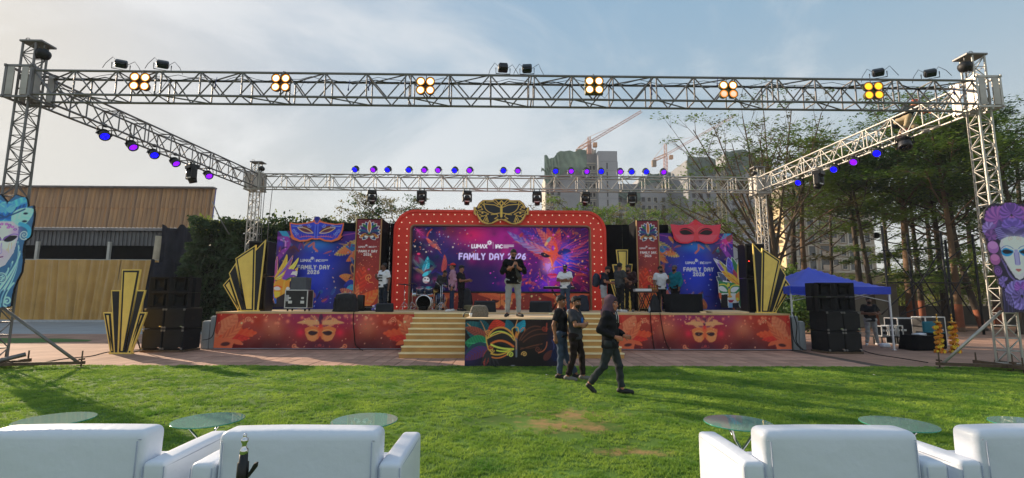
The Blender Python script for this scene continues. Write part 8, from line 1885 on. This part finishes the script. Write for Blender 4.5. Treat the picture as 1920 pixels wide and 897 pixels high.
  nk=J['neck']+V3(0,0,-.012 if not collar else .02)
  cuts.append(lambda X,Y,Z:np.where(np.sqrt((X-nk[0])**2+(Y-nk[1])**2)<.10,Z-nk[2]-(Y-nk[1])*.3,-1.0))
  piece('shirt' if sleeve=='short' else 'top',T,top,cuts,wr(.006 if sleeve=='short' else .0085))
 if bottom is not None:
  T=[];c2=lambda a,d,ra,rb,k=.03:T.append(('c',np.array(a,float),np.array(d,float),ra,rb,k));g_=.010*min(loose,1.15)
  c2(J['ha'],J['hb'],.109*b+g_*.6,.109*b+g_*.6,.05);c2(J['pel'],J['pel']*.4+J['waist']*.6,.120*b,.113*b+.004,.05);wl=J['pel']*.45+J['waist']*.55
  cuts=[lambda X,Y,Z:Z-wl[2]+0*X+0*Y]
  for q in 'ab':
   h,k_,f=J['h'+q],J['k'+q],J['f'+q]
   if bot_len=='long':c2(h,k_,.086*b+g_,.060+g_,.03);c2(k_,f,.058+g_,.048+g_*1.2,.02);p0=f+(k_-f)*.06
   else:e=h+(k_-h)*.95;c2(h,e,.09*b+g_,.075+g_*2,.03);p0=h+(k_-h)*.93
   d=(p0-k_)if bot_len=='long' else(k_-h);d=d/np.linalg.norm(d)
   def ct(X,Y,Z,d=d,p0=p0):al=(X-p0[0])*d[0]+(Y-p0[1])*d[1]+(Z-p0[2])*d[2];rad=np.sqrt((X-p0[0])**2+(Y-p0[1])**2+(Z-p0[2])**2);return np.where(rad<.17,al,-1.0)
   cuts.append(ct)
  piece('trousers' if bot_len=='long' else 'shorts',T,bottom,cuts,wr(.008,.9))
 if shoes is not None:
  for q in 'ab':
   f,tt=J['f'+q],J['t'+q];heel=f+(f-tt)*np.array([.25,.25,0]);fl=min(heel[2]-.055,tt[2]-.03);heel=heel+V3(0,0,-.035);d=tt-heel;d/=np.linalg.norm(d);pf=np.array([tt[0],tt[1],tt[2]])
   T=[('c',heel,tt,.044,.038,.02),('c',f*.6+heel*.4,heel,.045,.044,.02),('c',heel*.4+tt*.6+V3(0,0,.012),tt,.040,.036,.02)]
   up=np.array([-d[0]*d[2],-d[1]*d[2],d[0]**2+d[1]**2]);up/=np.linalg.norm(up);bs=heel-up*.036
   cuts=[lambda X,Y,Z:(bs[0]-X)*up[0]+(bs[1]-Y)*up[1]+(bs[2]-Z)*up[2]]
   so=piece('shoe',T,shoes,cuts,None,min(cell,.010))
   if sock is not None:
    MB().tube([f+(J['k'+q]-f)*.18,f+(heel-f)*.3],.046,10).build('sock',sock,t,fixn=False)
 if beard:
  T=[('e',H(0,-.030,-.062),(.062,.070,.058),Rh,.02),('e',H(0,-.066,-.105),(.034,.028,.026),Rh,.02)];piece('beard',T,M_BEARD,[lambda X,Y,Z:((X-hd[0])*Rh[0][2]+(Y-hd[1])*Rh[1][2]+(Z-hd[2])*Rh[2][2])+.038,lambda X,Y,Z:((X-hd[0])*Rh[0][1]+(Y-hd[1])*Rh[1][1]+(Z-hd[2])*Rh[2][1])-.03],wr(.002,2),min(cell,.010))
  piece('moustache',[('c',H(-.026,-.094,-.050),H(.026,-.094,-.050),.007,.007,.004)],M_BEARD,(),None,min(cell,.007))
 if hair and hood is None:
  T=[('e',H(0,.026,.036),(.082,.098,.098),Rh,.02)]
  if hair=='thick':T=[('e',H(0,.024,.044),(.090,.104,.104),Rh,.02),('e',H(0,-.05,.10),(.055,.045,.03),Rh,.03)]
  cutp=lambda X,Y,Z:-(((X-hd[0])*Rh[0][2]+(Y-hd[1])*Rh[1][2]+(Z-hd[2])*Rh[2][2])-.050+np.clip((((X-hd[0])*Rh[0][1]+(Y-hd[1])*Rh[1][1]+(Z-hd[2])*Rh[2][1])+.03)*1.5,0,.105))
  piece('hair',T,M_HAIR,[cutp],wr(.003,3),min(cell,.010))
 if hat is not None:
  mt=hat;T=[('e',H(0,.018,.050),(.086,.106,.082),Rh,.01)];piece('cap',T,mt,[lambda X,Y,Z:-(((X-hd[0])*Rh[0][2]+(Y-hd[1])*Rh[1][2]+(Z-hd[2])*Rh[2][2])-.046)],None,min(cell,.010))
  piece('cap_peak',[('e',H(0,-.11,.054),(.070,.075,.010),Rh,.01)],mt,(),None,.006)
 if hood is not None:
  T=[('e',H(0,.032,.025),(.108,.122,.130),Rh,.03),('e',H(0,.06,.06),(.08,.11,.10),Rh,.04),('e',H(0,.04,-.09),(.118,.125,.10),Rh,.06),('c',H(-.10,.06,-.17),H(.10,.06,-.17),.085,.085,.05),('c',H(0,.12,-.12),H(0,.13,-.2),.08,.09,.05)]
  inner=lambda X,Y,Z:-(np.sqrt((((X-hd[0])*Rh[0][0]+(Y-hd[1])*Rh[1][0]+(Z-hd[2])*Rh[2][0])/.078)**2+((((X-hd[0])*Rh[0][2]+(Y-hd[1])*Rh[1][2]+(Z-hd[2])*Rh[2][2])+.01)/.105)**2)-1)*.08
  dp=lambda X,Y,Z:((X-hd[0])*Rh[0][1]+(Y-hd[1])*Rh[1][1]+(Z-hd[2])*Rh[2][1])+.0
  piece('hood',T,hood,[lambda X,Y,Z:np.minimum(inner(X,Y,Z),-dp(X,Y,Z))],wr(.004),.009)
  T=[('e',H(0,.026,.036),(.082,.098,.098),Rh,.02)];piece('hair',T,M_HAIR,[lambda X,Y,Z:-(((X-hd[0])*Rh[0][2]+(Y-hd[1])*Rh[1][2]+(Z-hd[2])*Rh[2][2])-.045)],wr(.003,3),.009)
 if glasses:
  for q in(-1,1):MB().box(H(q*.033,-.093,.004),(.044,.008,.030),Matrix(Rh)).build('sunglass_lens',BLACKP,t,.004)
  MB().tube([H(-.078,.01,.01),H(-.055,-.088,.012),H(.055,-.088,.012),H(.078,.01,.01)],.003,4).build('glasses_frame',BLACKP,t,fixn=False)
 if extra:extra(t,J,H,piece,wr)
 return t
BLK_T=cloth('black_tee',(36,36,40));CHAR_T=cloth('charcoal_tee',(62,62,68));WHT_T=cloth('white_tee',(222,222,230),.85,.04);DENIM=cloth('blue_denim',(66,78,98));DDEN=cloth('dark_denim',(38,44,56));NAVY_D=cloth('navy_denim',(38,48,74));BLK_P=cloth('black_trousers',(34,33,37));GRY_P=cloth('grey_trousers',(148,150,150),.9,.08);BEI_P=cloth('beige_trousers',(176,160,132),.9,.08)
S_BLK=mat('black_shoe',(26,26,28),.6,0,.2,6);S_WHT=mat('white_shoe',(206,206,210),.6,0,.1,6);S_GRY=mat('grey_shoe',(110,106,104),.7,0,.15,6)
R90=math.pi/180
CROSS=dict(ea=(-.27,-.10,1.15),wa=(.02,-.24,1.17),da=(.9,.0,.12),na=(0,1,0),eb=(.27,-.10,1.15),wb=(-.02,-.215,1.12),db=(-.9,.1,.2),nb=(0,1,0))
def on_deck(px,Y,z=DZ):p=AY(px,562,Y);return(p.x,Y,z)
g=G(1166,739)
def hood_extra(t,J,H,piece,wr):
 for q in(-1,1):MB().tube([H(q*.03,-.09,-.14),H(q*.035,-.125,-.22),H(q*.03,-.135,-.33)],.005,5).build('drawstring',WHITEP,t,fixn=False)
 piece('hem_band',[('c',V3(-.06,0,.845),V3(.06,0,.845),.137,.137,.03)],cloth('black_hoodie',(33,32,36)),[lambda X,Y,Z:np.abs(Z-.845)-.03+0*X+0*Y],None)
person('man in a black hoodie with the hood up striding over the lawn',(g.x-.20,g.y+.02,0),68*R90,.985,dict(pel=(0,-.02,.93),waist=(0,-.02,1.09),chest=(0,-.03,1.28),neck=(0,-.04,1.45),head=(0,-.075,1.61),look=-.35,nod=.12,ha=(-.09,-.02,.90),hb=(.09,-.02,.90),ka=(-.09,.10,.49),fa=(-.09,.36,.17),ta=(-.09,.27,.03),kb=(.09,-.15,.49),fb=(.09,-.19,.09),tb=(.10,-.37,.035),sa=(-.18,.0,1.40),sb=(.18,-.05,1.40),ea=(-.25,.12,1.15),wa=(-.18,-.14,1.02),da=(.15,-1,-.25),na=(1,0,0),eb=(.25,-.02,1.14),wb=(.17,-.25,1.02),db=(-.1,-1,-.2),nb=(-1,0,0)),cloth('black_hoodie',(33,32,36)),cloth('grey_black_jeans',(50,55,58)),S_BLK,(150,98,76),hair='short',sleeve='long',cell=.0095,hood=cloth('maroon_lined_hood',(88,68,80)),group='men walking on the lawn',extra=hood_extra,top_len=.83,loose=1.5)
h=person('man in a charcoal tee with a blue print and folded arms standing on the lawn',(G(1080,713).x,G(1080,713).y,0),62*R90,.985,dict(CROSS,look=-.25,nod=.10,ka=(-.10,.02,.49),fa=(-.11,.14,.085),ta=(-.13,-.04,.03),kb=(.10,-.10,.49),fb=(.11,-.12,.085),tb=(.12,-.30,.03),head=(0,-.03,1.62)),CHAR_T,cloth('brown_black_trousers',(40,32,32)),S_GRY,(128,88,66),hair='thick',beard=True,cell=.0095,group='men walking on the lawn',top_len=.85,extra=lambda t,J,H,piece,wr:piece('blue_print',[('e',V3(.055,-.132,1.24),(.06,.022,.07),None,.01)],mat('blue_tee_print',(26,96,170),.8),(),wr(.004)))
person('man in a black tee and blue jeans standing behind the man with folded arms',(G(1057,713).x-.02,G(1057,711).y+.12,0),70*R90,.995,dict(look=-.1,nod=.15,ea=(-.25,.10,1.13),wa=(-.25,.06,.88),da=(0,-.1,-1),eb=(.25,.02,1.13),wb=(.20,-.14,.95),kb=(.10,-.06,.49),fb=(.11,-.30,.085),tb=(.12,-.48,.03)),BLK_T,DENIM,S_BLK,(120,82,62),hair='thick',cell=.0105,group='men walking on the lawn',extra=lambda t,J,H,piece,wr:bx('yellow_tag',t,mat('yellow_tag',(226,190,40),.6),(.16,-.06,.66),(.03,.012,.16),.003))
c=on_deck(962,13.35,TZ)
def mid_extra(t,J,H,piece,wr):
 piece('hanging_jacket',[('c',V3(.06,-.19,1.20),V3(.13,-.21,1.02),.035,.06,.03),('c',V3(.13,-.21,1.02),V3(.15,-.20,.93),.06,.04,.03)],cloth('olive_cloth',(66,66,62)),(),wr(.010))
person('man in a black shirt and grey trousers looking down at his phone on the thrust',c,6*R90,1.065,dict(head=(0,-.055,1.62),nod=.42,look=.1,ea=(-.28,-.02,1.16),wa=(-.03,-.27,1.27),da=(.45,-.25,.75),na=(0,1,.2),eb=(.29,-.03,1.17),wb=(.07,-.27,1.26),db=(-.35,-.25,.8),nb=(0,1,.2),fa=(-.15,.02,.085),ta=(-.21,-.15,.03),ka=(-.135,-.02,.49),fb=(.15,.02,.085),tb=(.22,-.15,.03),kb=(.135,-.02,.49)),cloth('black_shirt',(20,20,23)),GRY_P,S_BLK,(132,90,68),hair='short',beard=True,sleeve='three',cell=.011,build=1.08,glasses=True,collar=True,extra=mid_extra,sock=S_WHT,top_len=.84,loose=1.2)
ph=bx('phone',None,BLACKP,(0,0,0),(.075,.012,.15),.004,(-.5,0,0));ph.location=(c[0]+.05,c[1]-.335,TZ+1.385);tag(ph,'black phone held by the man on the thrust','phone')
c=on_deck(718,17.75)
def tee_print(t,J,H,piece,wr):
 mb=MB();r_=random.Random(1)
 for row,z in enumerate((1.30,1.20,1.10)):
  for k in range(4):mb.box((-.075+k*.048+r_.uniform(-.006,.006),-.152-.004*(row==0),z+r_.uniform(-.008,.008)),(.026,.012,.05),(0,r_.uniform(-.4,.4),0));mb.box((-.060+k*.048,-.152-.004*(row==0),z-.012),(.03,.012,.012),(0,r_.uniform(-.5,.5),0))
 mb.build('chest_print',BLK_T,t)
person('man in a white printed tee standing before the left side of the red arch',c,-34*R90,1.005,dict(look=-.75,ea=(-.27,-.02,1.16),wa=(-.17,-.22,1.22),da=(.3,-.3,.9),na=(0,1,0),eb=(.25,.05,1.13),wb=(.27,.0,.88)),WHT_T,DDEN,S_BLK,(84,56,44),hair='short',extra=tee_print,build=1.02)
c=on_deck(848,17.5)
person('man in a mauve shirt and bright red cap facing left by the drum kit',c,-86*R90,1.0,dict(look=-.1,ea=(-.24,.08,1.13),wa=(-.24,.0,.88),eb=(.24,.08,1.13),wb=(.24,-.02,.88),ta=(-.12,-.17,.03),fa=(-.10,.0,.085),tb=(.12,-.20,.03),fb=(.10,-.03,.085)),cloth('mauve_shirt',(170,128,150),.9,.08),NAVY_D,S_WHT,(120,82,64),hair='short',sleeve='long',hat=mat('red_cap',(214,40,36),.7,0,.08,6),top_len=.76,loose=1.3,build=1.05,extra=lambda t,J,H,piece,wr:MB().tube([(.10,.06,1.47),(.14,-.11,1.36),(.16,-.13,1.2),(.17,.02,1.0)],.016,6).tube([(.10,.06,1.47),(.15,.16,1.3),(.17,.12,1.05)],.016,6).build('bag_strap',BLACKC,t,fixn=False))
c=on_deck(864,18.3);person('man all in black with hands raised behind the man in the red cap',c,74*R90,.98,dict(nod=.25,ea=(-.26,-.06,1.14),wa=(-.14,-.30,1.18),da=(.2,-1,.2),eb=(.26,-.06,1.14),wb=(.13,-.30,1.16),db=(-.2,-1,.2)),BLK_T,BLK_P,S_BLK,(124,86,66),hair='thick')
c=on_deck(822,20.0);person('man in a dark grey shirt bending behind the drum kit',c,62*R90,1.0,dict(pel=(0,.02,.93),chest=(0,-.12,1.24),waist=(0,-.04,1.09),neck=(0,-.22,1.38),head=(0,-.31,1.50),nod=.5,sa=(-.185,-.17,1.34),sb=(.185,-.17,1.34),ea=(-.23,-.24,1.09),eb=(.23,-.24,1.09),wa=(-.16,-.42,.98),wb=(.16,-.42,.98),da=(0,-1,-.2),db=(0,-1,-.2)),cloth('dark_grey_shirt',(58,58,60)),BLK_P,S_BLK,(110,76,58),sleeve='long')
c=on_deck(1060,18.0);person('man in a plain white tee, jeans and a navy cap with folded arms',c,-24*R90,1.0,dict(CROSS,look=.1),WHT_T,DENIM,S_WHT,(104,70,54),hair='short',hat=mat('navy_cap',(36,38,60),.7,0,.1,6),beard=True,build=1.03,extra=lambda t,J,H,piece,wr:MB().ell(H(0,-.075,.085),(.035,.012,.028),8,6).build('cap_badge',WHITEP,t))
c=on_deck(1132,18.4)
def bp(t,J,H,piece,wr):
 piece('backpack',[('e',V3(0,.27,1.20),(.19,.15,.27),None,.03),('e',V3(0,.33,1.06),(.16,.10,.13),None,.04)],cloth('slate_nylon',(52,60,76),.7),(),wr(.006))
 for q in(-1,1):MB().tube([(q*.11,.14,1.42),(q*.13,-.02,1.475),(q*.13,-.13,1.34),(q*.14,-.06,1.14),(q*.12,.15,1.04)],.017,6).build('strap',cloth('slate_nylon',(52,60,76)),t,fixn=False)
 MB().ell(H(.085,.012,0),(.014,.03,.034),10,6).build('earphone',WHITEP,t)
person('man in shorts with a slate backpack bowing his head by the arch',c,66*R90,1.0,dict(pel=(0,.02,.95),chest=(0,-.05,1.27),neck=(0,-.10,1.44),head=(0,-.17,1.58),nod=.55,sa=(-.185,-.04,1.39),sb=(.185,-.04,1.39),ea=(-.25,-.12,1.12),wa=(-.15,-.34,1.08),da=(.2,-1,.1),eb=(.25,-.12,1.12),wb=(.15,-.34,1.06),db=(-.2,-1,.1)),cloth('navy_tee',(34,38,52)),cloth('light_grey_shorts',(166,168,176),.9,.08),S_BLK,(140,94,74),hair='thick',bot_len='short',beard=True,extra=bp)
c=on_deck(1163,17.6);person('man in a dark grey tee with his back half turned at the white keyboard',c,118*R90,1.02,dict(look=.2,nod=.2,ea=(-.27,-.06,1.14),wa=(-.16,-.32,1.08),da=(.2,-1,0),eb=(.27,-.06,1.14),wb=(.14,-.33,1.10),db=(-.1,-1,.1)),cloth('slate_tee',(62,64,68)),BLK_P,S_WHT,(96,66,52),hair='thick',build=1.06)
c=on_deck(1181,18.3);person('man in a maroon black top leaning to the white keyboard',c,-30*R90,1.02,dict(look=-.6,nod=.3,chest=(0,-.05,1.27),neck=(0,-.07,1.45),head=(0,-.11,1.60),ea=(-.27,-.08,1.14),wa=(-.14,-.30,1.02),da=(.2,-1,-.2),eb=(.27,-.06,1.14),wb=(.15,-.30,1.04),db=(-.2,-1,-.2)),cloth('maroon_black_top',(56,38,40)),BLK_P,S_GRY,(112,76,60),hair='thick',beard=True,sleeve='long')
c=on_deck(1240,18.4);person('bearded man in a white polo holding a small black case',c,8*R90,.99,dict(look=.15,ea=(-.27,.02,1.13),wa=(-.24,-.10,.92),eb=(.26,-.05,1.13),wb=(.14,-.28,1.15),db=(.2,-1,.2),nb=(-1,0,.3)),cloth('white_polo',(206,206,212),.85,.05),BLK_P,S_GRY,(104,72,56),hair='thick',beard=True,build=1.12,collar=True)
o=soft('small_pouch','small black pouch in the hand of the man in the white polo','pouch',(c[0]+.17,c[1]-.36,DZ+1.06),(.14,.09,.17),BLACKP,3,.8,.01)
c=on_deck(1267,18.9);person('man in a teal long sleeved shirt and cap behind the covered table',c,-58*R90,1.04,dict(look=-.1,ea=(-.26,.06,1.13),wa=(-.26,.0,.89),eb=(.26,.04,1.13),wb=(.25,-.10,.90)),cloth('teal_shirt',(22,110,128),.85,.10),BLK_P,S_BLK,(104,70,54),hair='short',beard=True,sleeve='long',hat=mat('grey_cap',(96,84,96),.7,0,.15,6),build=1.1)
g=G(1636,648);person('man in a black tee and grey trousers with folded arms under the tent',(g.x,g.y,0),-20*R90,1.03,dict(CROSS,ka=(-.12,-.02,.49),fa=(-.16,.02,.085),ta=(-.22,-.14,.03),kb=(.12,-.02,.49),fb=(.17,.02,.085),tb=(.24,-.13,.03)),BLK_T,GRY_P,S_WHT,(92,64,50),hair='thick',beard=True,group='people near the tent')
p=AX(1697,243,XR)
mx_=p.x
person('man in a dark shirt and beige trousers crouching inside the right truss beam',(mx_,p.y-.1,ZB-.30),14*R90,1.0,dict(pel=(0,.22,.50),waist=(0,.14,.62),chest=(0,-.02,.72),neck=(0,-.17,.80),head=(0,-.27,.88),nod=.55,sa=(-.18,-.10,.80),sb=(.18,-.10,.80),ea=(-.22,-.34,.66),wa=(-.16,-.52,.50),da=(.1,-1,-.3),eb=(.22,-.34,.64),wb=(.14,-.54,.52),db=(-.1,-1,-.3),ha=(-.09,.20,.46),hb=(.09,.20,.46),ka=(-.15,-.18,.52),fa=(-.13,.02,.14),ta=(-.14,-.16,.10),kb=(.13,-.12,.22),fb=(.12,.30,.15),tb=(.12,.36,.03)),cloth('dark_green_shirt',(34,44,50)),BEI_P,cloth('maroon_shoe',(96,44,44)),(146,96,74),hair='short',cell=.012,group='rigger on the truss',top_len=.40,sleeve='long',hat=mat('rust_cap',(176,84,60),.8))
# ------------------------------------------------------------------ air: thin haze over the whole place
hz=bx('haze',None,None,(0,280,42.5),(839,679,87));hz.data.materials.clear();hm=bpy.data.materials.new('haze');hm.use_nodes=True;hm.node_tree.nodes.clear()
pv_=hm.node_tree.nodes.new('ShaderNodeVolumePrincipled');pv_.inputs['Color'].default_value=(.80,.89,1.0,1);pv_.inputs['Density'].default_value=.0005;pv_.inputs['Anisotropy'].default_value=.0
ho=hm.node_tree.nodes.new('ShaderNodeOutputMaterial');hm.node_tree.links.new(pv_.outputs[0],ho.inputs['Volume']);hz.data.materials.append(hm);hz['kind']='stuff';hz['label']='thin pale haze in the evening air'
